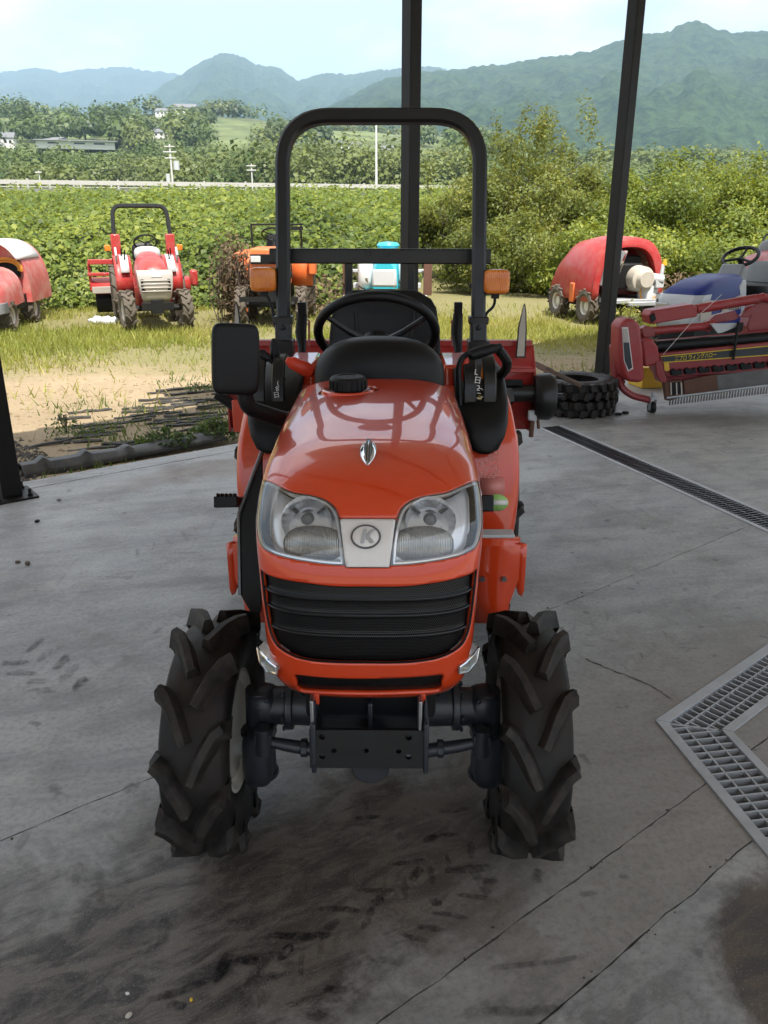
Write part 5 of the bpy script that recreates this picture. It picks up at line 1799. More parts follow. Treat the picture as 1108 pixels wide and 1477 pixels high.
weed('weed_plant', 'leafy green weed growing at the slab edge right beside the tractor', yard_pt(316, 628), .26, .17, 620)
weed('weed_plant', 'low green weed sprouting through the black sheet at the slab edge', yard_pt(240, 640), .24, .14, 480)
weed('weed_plant', 'thin green weed tuft on the shaded soil nearest the left post', yard_pt(96, 622), .17, .20, 200, 'weed', .03)
weed('weed_plant', 'small weed tuft at the edge of the roof shade', yard_pt(288, 560), .16, .09, 140, 'weed', .03)
weed('weed_plant', 'tall bright weed growing between the tyres and the red sprayer', yard_pt(905, 470), .35, .45, 300, 'grass', .05)

# ---- trees and shrubs
def tree(name, label, x, y, h, rx, mat, nleaf, ls, group=None, clumps=34, zlo=.08, tr=.06, seed=0, wisps=0):
    rng = np.random.default_rng(100 + seed)
    z0 = float(min(yard_z(np.array(x), np.array(y)), 3.0))
    th = thing(name, label, 'tree' if name.endswith('tree') else 'shrub', (x, y, z0), 0, group)
    # trunk and limbs
    tb = MB(); tips = []
    tb.tube([(0, 0, -.1), (rng.normal(0, .08), rng.normal(0, .08), h * .35), (rng.normal(0, .15), rng.normal(0, .15), h * .62)], [tr, tr * .8, tr * .5], 8)
    for k in range(9):
        a = k * 2.4 + rng.random(); rr = rx * rng.uniform(.45, .85); zt_ = h * rng.uniform(.5, .92); zs = h * rng.uniform(.1, .5)
        tip = np.array([rr * math.cos(a), rr * math.sin(a), zt_])
        tb.tube([(0, 0, zs), tuple(tip * [.5, .5, 1] * .55 + np.array([0, 0, zs * .45])), tuple(tip)], [tr * .5, tr * .35, tr * .12], 5)
    tb.build('trunk', M['bark'], th)
    u = unit(rng.normal(0, 1, (clumps, 3))); rad = rng.random(clumps) ** .45
    cc = u * rad[:, None] * np.array([rx, rx * .9, h * (1 - zlo) * .5]) + np.array([0, 0, h * (1 + zlo) * .5])
    # taller pointed sprays at the top
    for k in range(wisps):
        a = rng.random() * 6.283; cc = np.concatenate([cc, [[rx * .55 * math.cos(a), rx * .5 * math.sin(a), h * rng.uniform(.98, 1.12)]]])
    nc = len(cc); pw = np.ones(nc)
    if wisps: pw[-wisps:] = .22
    i = rng.choice(nc, nleaf, p=pw / pw.sum())
    cr = (.24 + .26 * rng.random(nc)) * rx ** .7
    if wisps: cr[-wisps:] *= .6
    ctint = rng.normal(0, .13, nc)
    off = rng.normal(0, 1, (nleaf, 3)); off = unit(off) * (rng.random((nleaf, 1)) ** .5)
    vs_ = np.full(nc, .85)
    if wisps: vs_[-wisps:] = 1.9
    C = cc[i] + off * cr[i][:, None] * np.stack([np.ones(nleaf) * np.where(vs_[i] > 1, .7, 1), np.where(vs_[i] > 1, .7, 1), vs_[i]], 1)
    k = C[:, 2] > .05; C, i, off = C[k], i[k], off[k]
    tint = np.clip(.48 + ctint[i] + rng.normal(0, .17, len(C)), 0, 1)
    out = unit(C - np.array([0, 0, h * .45])) * .6 + off * .5 + np.array([0, 0, .4])
    v, f, t = leaf_quads(C, ls * (.55 + .9 * rng.random(len(C))), out, .55, tint, rng, .55)
    np_mesh('crown', v, f, M[mat], th, False, t)
    return th
def tree_px(px, top, d): 
    p = at(px, top, d); return p.x, d, p.z
spec = [
    ('shrub_tree', 'slender yellow green tree just right of the roll bar', 652, 262, 25.0, 1.05, 'shrub', 7000, .085, 26, 5),
    ('shrub_tree', 'tall yellow green tree with wispy top between roll bar and right post', 728, 212, 24.0, 1.5, 'shrub', 12000, .085, 40, 7),
    ('shrub_tree', 'tallest airy tree with thin shoots just left of the right post', 806, 200, 25.5, 1.45, 'shrub', 11000, .085, 36, 9),
    ('shrub_tree', 'dark leafed shrub tree half hidden behind the right post', 856, 240, 26.0, 1.35, 'shrub', 9000, .085, 30, 4),
    ('shrub', 'dense low shrub at the foot of the tall yellow green trees', 690, 330, 21.5, 1.15, 'shrub', 7000, .075, 24, 0),
    ('shrub', 'dense olive shrub behind the red sprayer', 775, 315, 21.2, 1.35, 'shrub', 8500, .075, 28, 0),
    ('shrub', 'bright green bush immediately right of the right post', 925, 262, 24.5, 1.5, 'bush', 10000, .095, 32, 3),
    ('shrub', 'bright green bush behind the blue tractor bonnet', 992, 275, 23.5, 1.6, 'bush', 10000, .095, 32, 2),
    ('shrub', 'tall bright bush above the steering wheel of the blue tractor', 1050, 262, 25.0, 1.5, 'bush', 9500, .095, 30, 4),
    ('shrub', 'bright bush cut by the right frame edge', 1112, 268, 23.0, 1.5, 'bush', 9000, .095, 30, 3),
    ('shrub', 'low leafy shrub behind the sprayer arch', 868, 330, 20.3, 1.3, 'bush', 8000, .085, 28, 0),
    ('shrub', 'low leafy shrub between sprayer and blue tractor', 952, 345, 19.6, 1.3, 'bush', 8000, .085, 28, 0),
    ('shrub', 'low leafy shrub at the far right behind the seats', 1060, 345, 19.0, 1.4, 'bush', 8000, .085, 28, 0),
]
for i, (nm, lb, px, top, d, rx, mt, nl, ls, cl_, wi) in enumerate(spec):
    x, y, zt_ = tree_px(px, top - (6 if 'tree' in nm else 6), d)
    tree(nm, lb, x, y, zt_ - float(yard_z(np.array(x), np.array(y))), rx * 1.3, mt, int(nl * 2.1), ls * 1.05, 'trees and shrubs behind the sprayer', cl_, .05, .05, i, wi)

# ---- the raised road with its guard rails
ra, rb_pt = Vector((-60, 72.5, 0)), Vector((34, 98.0, 0))
rd = (rb_pt - ra).normalized(); rn = Vector((-rd.y, rd.x, 0))
za, zb_ = at(0, 268, 75).z, at(640, 281, 95).z
def road_z(s): return za + (zb_ - za) * s / ((rb_pt - ra).length) * 1.0
rlen = 150.0
rs = MB(); s0, s1 = -40.0, rlen
P = lambda s, o, dz=0: ra + rd * s + rn * o + Vector((0, 0, road_z(s) + dz))
N_ = 24
rings = []
for k in range(N_ + 1):
    s = s0 + (s1 - s0) * k / N_
    rings.append([P(s, -5, -4.0), P(s, -.6, -.35), P(s, -.5, 0), P(s, 8.5, 0), P(s, 8.6, -.35), P(s, 14, -5)])
rs.loft(rings, False, False)
M['road'] = plain('pale asphalt road', (.16, .16, .155), .9, 0, 0, .15, .6)
tag(rs.build('road', M['road'], None, smooth=False), kind='structure')
M['rail'] = plain('weathered white guard rail', (.46, .44, .40), .6, 0, 0, .1, 2)
def guard_rail(lab, off, name, beam_z, beam_h, post_h, step):
    g = thing(name, lab, 'guard rail', P(0, off))
    b = MB(); 
    for bz_, bh in zip(beam_z, beam_h): b.sweep([P(s, off, bz_) - P(0, off) for s in np.linspace(s0, s1, 40)], [(-.03, -bh / 2), (.03, -bh / 2), (.03, bh / 2), (-.03, bh / 2)], (0, 0, 1))
    b.build('beam', M['rail'], g, smooth=False)
    pr = None; s = s0
    while s < s1 - 20:
        if pr is None: pr = MB().box((0, 0, post_h / 2 - .2), (.16, .16, post_h + .4)).build('rail_post', M['rail'], g, smooth=False); o = pr
        else: o = pr.copy(); COL.objects.link(o)
        o.location = P(s, off + .06) - P(0, off); s += step
guard_rail('long pale guard rail along the near edge of the raised road', -.2, 'guard_rail', [.55], [.38], .85, 4.0)
guard_rail('thin pipe rail along the far edge of the raised road', 8.2, 'pipe_rail', [.95, .45], [.09, .09], 1.0, 3.0)

# ---- hills between the road and the mountains
_hd = np.array([90, 150, 220, 300, 400, 500, 600, 700, 900, 1300, 2000.]); _hz = np.array([1., 4, 9, 19, 33, 48, 63, 70, 72, 60, 40.])
def hill_z(x, y):
    d = np.hypot(x, y); u = x / np.maximum(y, 1)
    z = np.interp(d, _hd, _hz)
    z = z * (1 - .5 * np.clip((u - .06) / .2, 0, 1))
    z = z * (.86 + .30 * fbm(u * 5 + 3, d * .004, 3) + .06 * np.cos((u + .27) * 9))
    z = z + (fbm(x * .012, y * .012, 4) - .5) * 14 * np.clip((d - 120) / 250, 0, 1)
    return z - 1.5
hu = np.linspace(-.75, .75, 170); hy = np.concatenate([np.linspace(92, 700, 120), np.linspace(715, 2200, 40)])
HU, HY = np.meshgrid(hu, hy); HX = HU * HY
HZ = hill_z(HX, HY)
def woods(x, y): return fbm(x * .011 + 4, y * .011 + 2, 4)
def hill_mat():
    t = NT('terraced hill ground'); b = t.bsdf(Roughness=.95); p = t.pos()
    n = t.noise(.02, 5, .6, p); k = t.noise(.15, 5, .6, p)
    c = t.mix(t.ramp(n, [(.4, 0), (.6, 1)]), (.045, .066, .022), (.13, .165, .05))
    c = t.mix(t.math('MULTIPLY', t.ramp(k, [(.5, 0), (.65, 1)]), .5), c, (.17, .17, .08))
    t.l(c, b.inputs['Base Color']); return t.m
M['hill'] = hill_mat()
I = np.arange(HX.size).reshape(HX.shape)
F = np.stack([I[:-1, :-1], I[:-1, 1:], I[1:, 1:], I[1:, :-1]], -1).reshape(-1, 4)
tag(np_mesh('hills', np.stack([HX.ravel(), HY.ravel(), HZ.ravel()], 1), F, M['hill'], None, True), kind='structure')
def crown_mesh(P, rx, rz, nq, rng, tints, qs=1.0):
    n = len(P)
    u = unit(rng.normal(0, 1, (n, nq, 3))); u[..., 2] = np.abs(u[..., 2]) * 1.0 - .25 * (rng.random((n, nq)) < .4)
    rr = rng.uniform(.72, 1.08, (n, nq, 1))
    C = P[:, None, :] + u * rr * np.stack([rx, rx, rz], 1)[:, None, :]
    s = np.repeat(rx, nq) * rng.uniform(.20, .42, n * nq) * qs
    return leaf_quads(C.reshape(-1, 3), s, u.reshape(-1, 3) + np.array([0, -.1, .3]), .35, np.clip(np.repeat(tints, nq) + rng.normal(0, .10, n * nq), 0, 1), rng, .9)
rng = np.random.default_rng(21)
n = 6800
d = 170 * (900 / 170) ** rng.random(n); u = rng.uniform(-.58, .58, n); x, y = u * d, d
w = woods(x, y); fld = fbm(u * 7 + 1.3, d * .012, 3)
k = ((w > .44) & (fld > .37)) | ((u > .08) & (d > 230))
def pxy(x, y, z): return project(np.stack([x, y, z], -1))
tpx, tpy = pxy(x, y, hill_z(x, y))
for (hx_, hy_, rx_, ry_) in ((10, 212, 22, 26), (268, 168, 22, 16), (236, 168, 14, 14), (234, 199, 18, 20), (560, 226, 16, 18), (505, 218, 22, 18), (642, 238, 20, 20), (660, 272, 30, 20), (112, 220, 80, 26), (140, 236, 80, 15), (345, 190, 62, 18), (40, 246, 50, 8), (205, 182, 26, 8)):
    k &= ((tpx - hx_) / rx_) ** 2 + ((tpy - hy_ - ry_ * .3) / ry_) ** 2 > 1
k |= (d < 270) & (u > -.17) & (u < .1)                # the wood just beyond the road
x, y, u, d = x[k], y[k], u[k], d[k]; n = len(x)
rx = rng.uniform(2.4, 5.2, n) * (1 + (d > 350) * .5); rz = rx * rng.uniform(.9, 1.5, n) * np.where((d < 270) & (u > -.17) & (u < .1), 1.35, 1)
P3 = np.stack([x, y, hill_z(x, y) + rz * .45], 1)
ol = (fbm(x * .02 + 7, y * .02, 3) > .52)
for sel, mt, lb in ((~ol, 'far_green', 'dark green woodland spread over the far hills'), (ol, 'far_olive', 'olive bamboo groves on the far hills')):
    nr_, fr_ = sel & (d < 330), sel & (d >= 330)
    tn = np.clip(.48 + rng.normal(0, .22, len(d)), 0, 1)
    v, f, t = join([crown_mesh(P3[nr_], rx[nr_], rz[nr_], 190, rng, tn[nr_], .62), crown_mesh(P3[fr_], rx[fr_], rz[fr_], 72, rng, tn[fr_])])
    tag(np_mesh('woodland', v, f, M[mt], None, False, t), lb, 'woodland', kind='stuff')
# single trees one can tell apart
def on_hill(px, py):
    for d in np.linspace(130, 1000, 900):
        p = at(px, py, d)
        if p.z < float(hill_z(np.array(p.x), np.array(d))): return Vector((p.x, d, float(hill_z(np.array(p.x), np.array(d)))))
    p = at(px, py, 620); return Vector((p.x, 620, float(hill_z(np.array(p.x), np.array(620.)))))
for i, (px, py, wpx, hpx, lb) in enumerate([(455, 222, 46, 36, 'round dark tree on the hill seen through the roll bar'), (124, 204, 34, 24, 'round dark tree on the left hill beside the pale fields'), (290, 190, 40, 26, 'broad dark tree on the hill left of the roll bar'), (185, 208, 36, 22, 'bushy dark tree on the hill above the lattice pole'), (68, 210, 22, 18, 'small dark tree on the far left hill')]):
    p = on_hill(px, py); s = p.y / FPX * 1.06
    r_, h_ = wpx * s * .5, hpx * s
    th = thing('hill_tree', lb, 'tree', p, 0, 'single trees on the far hills')
    MB().tube([(0, 0, -1), (0, 0, h_ * .6)], [h_ * .05, h_ * .03], 6).build('trunk', M['bark'], th)
    v, f, t = crown_mesh(np.array([[0, 0, h_ * .52]]), np.array([r_]), np.array([h_ * .5]), 260, rng, np.array([.25]))
    np_mesh('crown', v * 1.0, f, M['far_green'], th, False, t)
# houses, a greenhouse and pole lines
M['wall_white'] = plain('white house wall', (.72, .71, .68), .8, 0, 0, .05, 1)
M['roof_grey'] = plain('grey house roof', (.16, .165, .175), .8, 0, 0, .1, 1)
M['roof_red'] = plain('red brown house roof', (.30, .12, .08), .8, 0, 0, .1, 1)
M['win'] = plain('dark window pane', (.03, .035, .04), .2)
def house(lb, px, py, wpx, hpx, roof, name='house'):
    p = on_hill(px, py) + Vector((0, 0, .0)); s = p.y / FPX * 1.06
    w, h = wpx * s, hpx * s; dp = w * .7
    th = thing(name, lb, 'house', p, random.uniform(-.3, .3), 'small houses on the far hills')
    MB().box((0, 0, h * .30 - .6), (w, dp, h * .6 + 1.2)).build('wall', M['wall_white'], th, smooth=False)
    MB().prism([(-dp * .58, 0), (dp * .58, 0), (0, h * .42)], w * 1.08, Matrix(((0, 0, 1, -w * .54), (1, 0, 0, 0), (0, 1, 0, h * .6), (0, 0, 0, 1)))).build('roof', M[roof], th, smooth=False)
    for k in (-.28, .05, .3):
        MB().box((w * k, -dp * .5 - .02, h * .32), (w * .14, .06, h * .2)).build('window', M['win'], th, smooth=False)
house('small white house at the left frame edge below the hill', 10, 212, 22, 16, 'roof_grey')
house('white farmhouse on the crest of the left hill', 268, 166, 26, 12, 'roof_grey')
house('second white farmhouse on the crest of the left hill', 236, 168, 16, 9, 'roof_grey')
house('white cottage on the slope seen left of the roll bar', 234, 199, 20, 10, 'roof_grey')
house('white house seen inside the roll bar by the middle post', 560, 226, 16, 12, 'roof_grey')
house('grey roofed house seen inside the roll bar above the wood', 505, 218, 26, 10, 'roof_grey')
house('red roofed house right of the middle post', 642, 238, 20, 14, 'roof_red')
house('white building behind the slender tree near the road', 660, 272, 34, 14, 'roof_grey')
house('long pale greenhouse below the left hill', 112, 214, 90, 9, 'roof_grey', 'greenhouse')
house('low pale shed beside the greenhouse', 78, 210, 30, 9, 'roof_grey')
def pole(lb, px, py, top, d, arms, name='utility_pole', r=.16, mat='galv'):
    b = at(px, py, d); t = at(px, top, d); h = t.z - b.z
    th = thing(name, lb, 'pole', b - Vector((0, 0, 2)))
    MB().tube([(0, 0, 0), (0, 0, h + 2)], [r, r * .7], 8).build('shaft', M[mat], th)
    for k, (dz, w) in enumerate(arms):
        MB().box((0, -.15, h + 2 - dz), (w, .12, .14)).build('cross_arm', M[mat], th, smooth=False)
    return th, h
M['pale_pole'] = plain('pale concrete pole', (.58, .56, .55), .8, 0, 0, .08, 1)
pt, h = pole('utility pole with cross arms and a transformer left of the roll bar', 249, 262, 208, 125, [(.3, 1.5), (1.0, 1.9), (1.8, 1.5)], mat='pale_pole')
MB().tube([(.75, 0, h - 1.4), (.75, 0, h - .2)], .42, 12).build('transformer', M['light_grey'], pt); MB().tube([(-.6, 0, h - 3.5), (-.6, 0, h - 1.9)], .3, 12).build('equipment_box', M['light_grey'], pt)
pole('small utility pole close to the left leg of the roll bar', 364, 264, 236, 130, [(.3, 1.4), (.9, 1.4)], r=.12, mat='pale_pole')
pole('tall slim pale lamp pole seen inside the roll bar', 543, 274, 178, 92, [], 'lamp_pole', .13, 'wall_white')
pole('short thin pole by the road at far left', 58, 262, 246, 110, [(.2, .8)], r=.08, mat='pale_pole')

# ---- mountains
def forest_mat(name, c1, c2):
    t = NT(name); b = t.bsdf(Roughness=1.0); b.inputs['Specular IOR Level'].default_value = .05
    p = t.pos(); n = t.noise(.010, 5, .6, p); f = t.noise(.06, 4, .7, p)
    c = t.mix(t.ramp(n, [(.35, 0), (.65, 1)]), c1, c2)
    c = t.mix(t.math('MULTIPLY', t.ramp(f, [(.4, 0), (.65, 1)]), .6), c, [a * 2.2 for a in c2])
    t.l(c, b.inputs['Base Color']); t.l(t.bump(t.noise(.11, 5, .75, p), 1.0, 9.0), b.inputs['Normal']); return t.m
M['mount'] = forest_mat('forested mountain', (.010, .026, .014), (.040, .066, .024))
def mountain(crest, dc, df, zfoot, rough, seed, label, nr=90, nc=330):
    cx_ = np.array([c[0] for c in crest], float); cy_ = np.array([c[1] for c in crest], float)
    px = np.linspace(cx_[0], cx_[-1], nc); py = np.interp(px, cx_, cy_)
    py = py + (fbm(px * .03 + seed, px * 0 + seed, 4) - .5) * 8 + (fbm(px * .35 + seed, px * 0 + seed, 2) - .5) * 3.2
    top = np.array([tuple(at(a, b, dc)) for a, b in zip(px, py)])
    q = np.concatenate([np.linspace(0, 1, nr), 1 + np.linspace(.02, .5, 14)])
    Q, K = np.meshgrid(q, np.arange(nc), indexing='ij')
    Yd = df + (dc - df) * Q
    X = top[K, 0] * (Yd / dc) ** .9
    s = np.clip(Q, 0, 1)
    prof = s ** 1.25
    Zc = top[K, 2]
    Z = zfoot + (Zc - zfoot) * np.where(Q <= 1, prof, 1 - (Q - 1) * 1.3)
    spur = (np.abs(fbm(X * rough * .006 + seed, Yd * rough * .0022, 5) - .5) * -2 + .30) * 105 / rough ** .5
    spur2 = (fbm(X * .014 * rough, Yd * .014 * rough, 4) - .5) * 60
    env = np.sin(np.pi * np.clip(Q, 0, 1)) ** .8
    Z = Z + (spur * (Zc - zfoot) / 500 + spur2) * env + (fbm(X * .08, Yd * .08, 3) - .5) * 9 * (Q > .02)
    I = np.arange(X.size).reshape(X.shape)
    F = np.stack([I[:-1, :-1], I[:-1, 1:], I[1:, 1:], I[1:, :-1]], -1).reshape(-1, 4)
    o = np_mesh('mountain', np.stack([X.ravel(), Yd.ravel(), Z.ravel()], 1), F, M['mount'], None, True)
    tag(o, kind='structure'); return o
mountain([(330, 240), (430, 175), (500, 140), (560, 113), (600, 106), (650, 99), (690, 95), (740, 92), (790, 82), (850, 74), (890, 62), (930, 50), (965, 42), (985, 34), (1008, 29), (1030, 40), (1060, 46), (1108, 44), (1180, 60), (1400, 120), (1600, 220)], 2300, 750, 20, 1.0, 3.0, 'right')
mountain([(-60, 190), (60, 178), (160, 165), (200, 148), (240, 118), (270, 100), (295, 86), (318, 78), (345, 80), (370, 92), (400, 97), (430, 116), (450, 110), (480, 106), (520, 106), (560, 100), (620, 96), (700, 110), (800, 160)], 4200, 1500, 30, .8, 8.0, 'centre')
mountain([(-500, 190), (-300, 130), (-120, 112), (0, 104), (50, 100), (85, 105), (130, 98), (190, 97), (240, 104), (330, 112), (500, 150), (640, 200)], 6200, 2600, 30, .7, 14.0, 'left')
# ---- the air: thin haze from the camera to beyond the mountains
hz = bpy.data.materials.new('thin summer haze'); hz.use_nodes = True
ht = hz.node_tree; ht.nodes.clear(); ho = ht.nodes.new('ShaderNodeOutputMaterial'); hv = ht.nodes.new('ShaderNodeVolumePrincipled')
hv.inputs['Color'].default_value = (.50, .73, 1.0, 1); hv.inputs['Density'].default_value = 1.9e-4; hv.inputs['Anisotropy'].default_value = 0.0
ht.links.new(hv.outputs[0], ho.inputs['Volume'])
HB = MB().box((0, 0, 0), (19000, 19000, 1100)); 
hob = HB.build('haze', hz, None, smooth=False); hob.location = (0, 0, 550 - 2.5)
tag(hob, kind='stuff')
# ================================================================ machines parked round the shed
def simple_wheel(name, parent, loc, Rt, W, mats=('tyre_dry', 'ivory'), nl=11, lug=.03, rz=0.0):
    e = empty(name, loc, rz, parent)
    w = W / 2; Rb = Rt - lug; r = Rt * .5
    MB().lathe([(-w * .7, r), (-w, r + (Rb - r) * .55), (-w * .85, Rb), (w * .85, Rb), (w, r + (Rb - r) * .55), (w * .7, r)], (0, 0, 0), 'x', 36).build('tyre', M[mats[0]], e, 0, True, 40)
    g = MB()
    for s in (-1, 1):
        for k in range(nl):
            a = 2 * math.pi * (k + (.5 if s > 0 else 0)) / nl
            pts = []
            for xf, ao in ((1.0, 0), (.55, .10), (.05, .34)):
                q = a + ao
                pts.append(Vector((s * w * xf, -(Rb + lug * .4) * math.sin(q), (Rb + lug * .4) * math.cos(q))))
            g.tube(pts, [lug * .75, lug * .8, lug * .7], 5)
    g.build('tyre_lug', M[mats[0]], e, 0, True, 30)
    MB().lathe([(-w * .7, r + .01), (-w * .5, r - .02), (w * .5, r - .02), (w * .7, r + .01)], (0, 0, 0), 'x', 28).lathe([(-.02, .0005), (-.02, r * .6), (.02, r * .75), (.02, r - .02)], (0, 0, 0), 'x', 28).build('rim', M[mats[1]], e, 0, True, 40)
    return e
def rops_of(t, y, zb, zt_, hw, mat, lean=.1, rad=.2, w=.06):
    p = arc_pts([(-hw * 1.06, y, zb), (-hw, y + lean, zt_), (hw, y + lean, zt_), (hw * 1.06, y, zb)], rad, 7)
    MB().sweep(p, sq(w, w, .2), Vector((0, zt_ - zb, -lean))).build('roll_bar', M[mat], t)
def ring(c, r, tube_r, tilt, m=None, n=30):
    m = m or MB()
    F_ = frame(c, (1, 0, 0), (0, math.cos(tilt), -math.sin(tilt)))
    k = MB(); pts = [Vector((r * math.cos(a), r * math.sin(a), 0)) for a in np.linspace(0, 2 * math.pi, n)]
    k.tube(pts, tube_r, 7, False)
    for a in (R(90), R(210), R(330)): k.tube([(0, 0, -.02), (r * math.cos(a), r * math.sin(a), 0)], tube_r * .7, 6)
    k.tube([(0, 0, -.02), (0, 0, -.25)], tube_r * 1.6, 8)
    k.v = [tuple(F_ @ Vector(p)) for p in k.v]
    return m.add(k.v, k.f)
def hood_loft(secs, mat, name, par, bevel=.0, n=2.6):
    """secs: (y, half width, z bottom, z top); rounded top section"""
    rings = []
    for (y, w, zb, zt_) in secs:
        r = []
        for a in np.linspace(0, math.pi, 17):
            ca, sa = math.cos(a), math.sin(a)
            r.append(Vector((w * math.copysign(abs(ca) ** (2 / n), ca), y, zb + (zt_ - zb) * (abs(sa) ** (2 / n)))))
        rings.append(r)
    return MB().loft(rings).build(name, M[mat], par, bevel, True, 40)
def seat_of(t, y, z, mat='black'):
    s = MB().sell((0, y, z), (.21, .2, .06), .5, .5, 20, 8).build('seat', M[mat], t)
    MB().sell((0, y + .2, z + .17), (.2, .05, .19), .5, .6, 20, 8, (R(-12), 0, 0)).build('seat_back', M[mat], s)

# ---- red tractor with a silver nose, parked among the vines on the left
p = ground(228, 452); 
rt = thing('red_tractor', 'small red tractor with silver slatted nose parked in the grass on the left', 'tractor', (0, 0, 0), 0)
def T_front(t, px, py, d, rz):
    q = at(px, py, d); t.location = (q.x, d, float(yard_z(np.array(q.x), np.array(d)))); t.rotation_euler = (0, 0, rz)
T_front(rt, 226, 455, 13.7, R(20))
for s in (-1, 1):
    simple_wheel('front_wheel', rt, (s * .46, 0, .33), .33, .20, ('tyre_dry', 'ivory'), rz=R(8))
    simple_wheel('rear_wheel', rt, (s * .50, 1.40, .50), .50, .27, ('tyre_dry', 'ivory'))
hood_loft([(-.42, .235, .62, .95), (-.36, .26, .62, 1.05), (-.1, .275, .66, 1.16), (.4, .285, .70, 1.24), (.62, .27, .72, 1.25)], 'red_clean', 'bonnet', rt)
nb_ = MB().loft([[Vector((x * w, y, z)) for x, y in ((-1, yo + .10), (-.95, yo + .03), (-.6, yo), (.6, yo), (.95, yo + .03), (1, yo + .10))] for (z, w, yo) in ((.48, .21, -.40), (.56, .235, -.46), (.75, .275, -.49), (.92, .29, -.47), (.99, .285, -.43))], False, False)
no = nb_.build('nose', M['tan_grey'], rt, 0, True, 50, solid=.02)
MB().box((0, -.44, .75), (.46, .07, .20)).build('grille_opening', M['dark'], no)
for k in range(4): MB().box((0, -.485, .665 + k * .055), (.46, .03, .016)).build('grille_slat', M['tan_grey'], no, .004)
MB().box((.02, -.475, .915), (.17, .02, .07)).build('emblem_plate', M['white'], no, .01)
MB().box((0, .0, .42), (.2, .9, .22)).box((0, -.42, .42), (.5, .03, .13)).build('front_frame', M['black_metal'], rt, .004)
MB().tube([(-.42, 0, .36), (.42, 0, .36)], .05, 10).build('front_axle', M['black_metal'], rt)
MB().box((0, .3, .62), (.36, .8, .3)).box((0, 1.1, .6), (.34, .9, .36)).build('engine', M['dark'], rt)
for s in (-1, 1):
    f = MB().loft([[Vector((s * a, y, z)) for a in (.27, .50, .56)] for (y, z) in ((.72, .55), (.74, .80), (.85, 1.02), (1.05, 1.13), (1.4, 1.16), (1.8, .98))], False, False).build('fender', M['red_clean'], rt, 0, True, 60, solid=.02)
    MB().loft([[Vector((s * a, y, z)) for a in (.32, .46)] for (y, z) in ((.70, .90), (.80, 1.03), (.98, 1.15), (1.2, 1.175))], False, False).build('control_panel', M['light_grey'], f, 0, True, 60, solid=.02)
    MB().box((s * .51, 1.0, 1.08), (.035, .42, .20), (R(-50), 0, 0)).build('side_trim', M['light_grey'], f, .01)
    MB().tube([(s * .38, .9, 1.1), (s * .36, .85, 1.26)], .012, 6).tube([(s * .42, 1.0, 1.15), (s * .41, .96, 1.28)], .012, 6).build('lever', M['black'], f)
    MB().box((s * .47, 1.45, 1.30), (.16, .14, .42)).build('roll_bar_base', M['red_clean'], rt, .02)
    MB().box((s * .62, 1.38, 1.28), (.10, .06, .10)).build('turn_lamp', M['amber'], rt, .01)
rops_of(rt, 1.48, 1.45, 1.98, .46, 'black_metal', .10, .16, .07)
MB().sell((0, .74, 1.2), (.22, .12, .12), .7, .8, 20, 10).build('dashboard', M['light_grey'], rt)
ring((0, .92, 1.38), .19, .015, R(40)).build('steering_wheel', M['black'], rt)
seat_of(rt, 1.45, 1.0)
MB().box((-.25, .05, .55), (.06, .3, .3), (0, 0, .2)).box((.25, .05, .55), (.06, .3, .3), (0, 0, -.2)).build('lower_cowl', M['red_dark'], rt, .01)
# tiller on the red tractor, seen on its left
t2 = thing('rotary_tiller', 'bright red tiller frame behind the red tractor in the vines', 'tiller', rt.location + Matrix.Rotation(R(20), 3, 'Z') @ Vector((0, 2.35, 0)), R(20))
MB().loft([[Vector((x, y, z)) for x in (-.95, .85)] for (y, z) in ((-.3, .45), (-.28, .62), (-.1, .72), (.2, .72), (.4, .5))], False, False).build('tiller_cover', M['red_clean'], t2, 0, True, 30, solid=.02)
MB().box((-.7, -.3, 1.02), (.55, .10, .09)).box((-.7, -.28, .80), (.6, .06, .06)).box((-.96, -.2, .75), (.05, .1, .5)).build('tiller_frame', M['red_clean'], t2, .01)
MB().box((.92, -.25, .70), (.14, .2, .30)).build('end_case', M['red_clean'], t2, .04)
MB().tube([(-.9, .05, .28), (.8, .05, .28)], .2, 12).build('rotor', M['dark'], t2)
MB().box((-.7, -.31, .52), (.5, .02, .12)).build('tiller_flap', M['tan_grey'], t2, .005)
# white rag on the grass beside it
rg_ = MB().sell((0, 0, .05), (.28, .12, .07), .8, .9, 18, 8)
rg_.v = [(x + .03 * math.sin(y * 60 + z * 40), y, max(0.0, z + .03 * math.sin(x * 37 + y * 23))) for x, y, z in rg_.v]
ro_ = rg_.build('plastic_rag', M['cloth'], None); q = at(148, 438, 14.6); ro_.location = (q.x, 14.6, float(yard_z(np.array(q.x), np.array(14.6)))); tag(ro_, 'crumpled white plastic rag on the grass by the red tractor', 'rag')

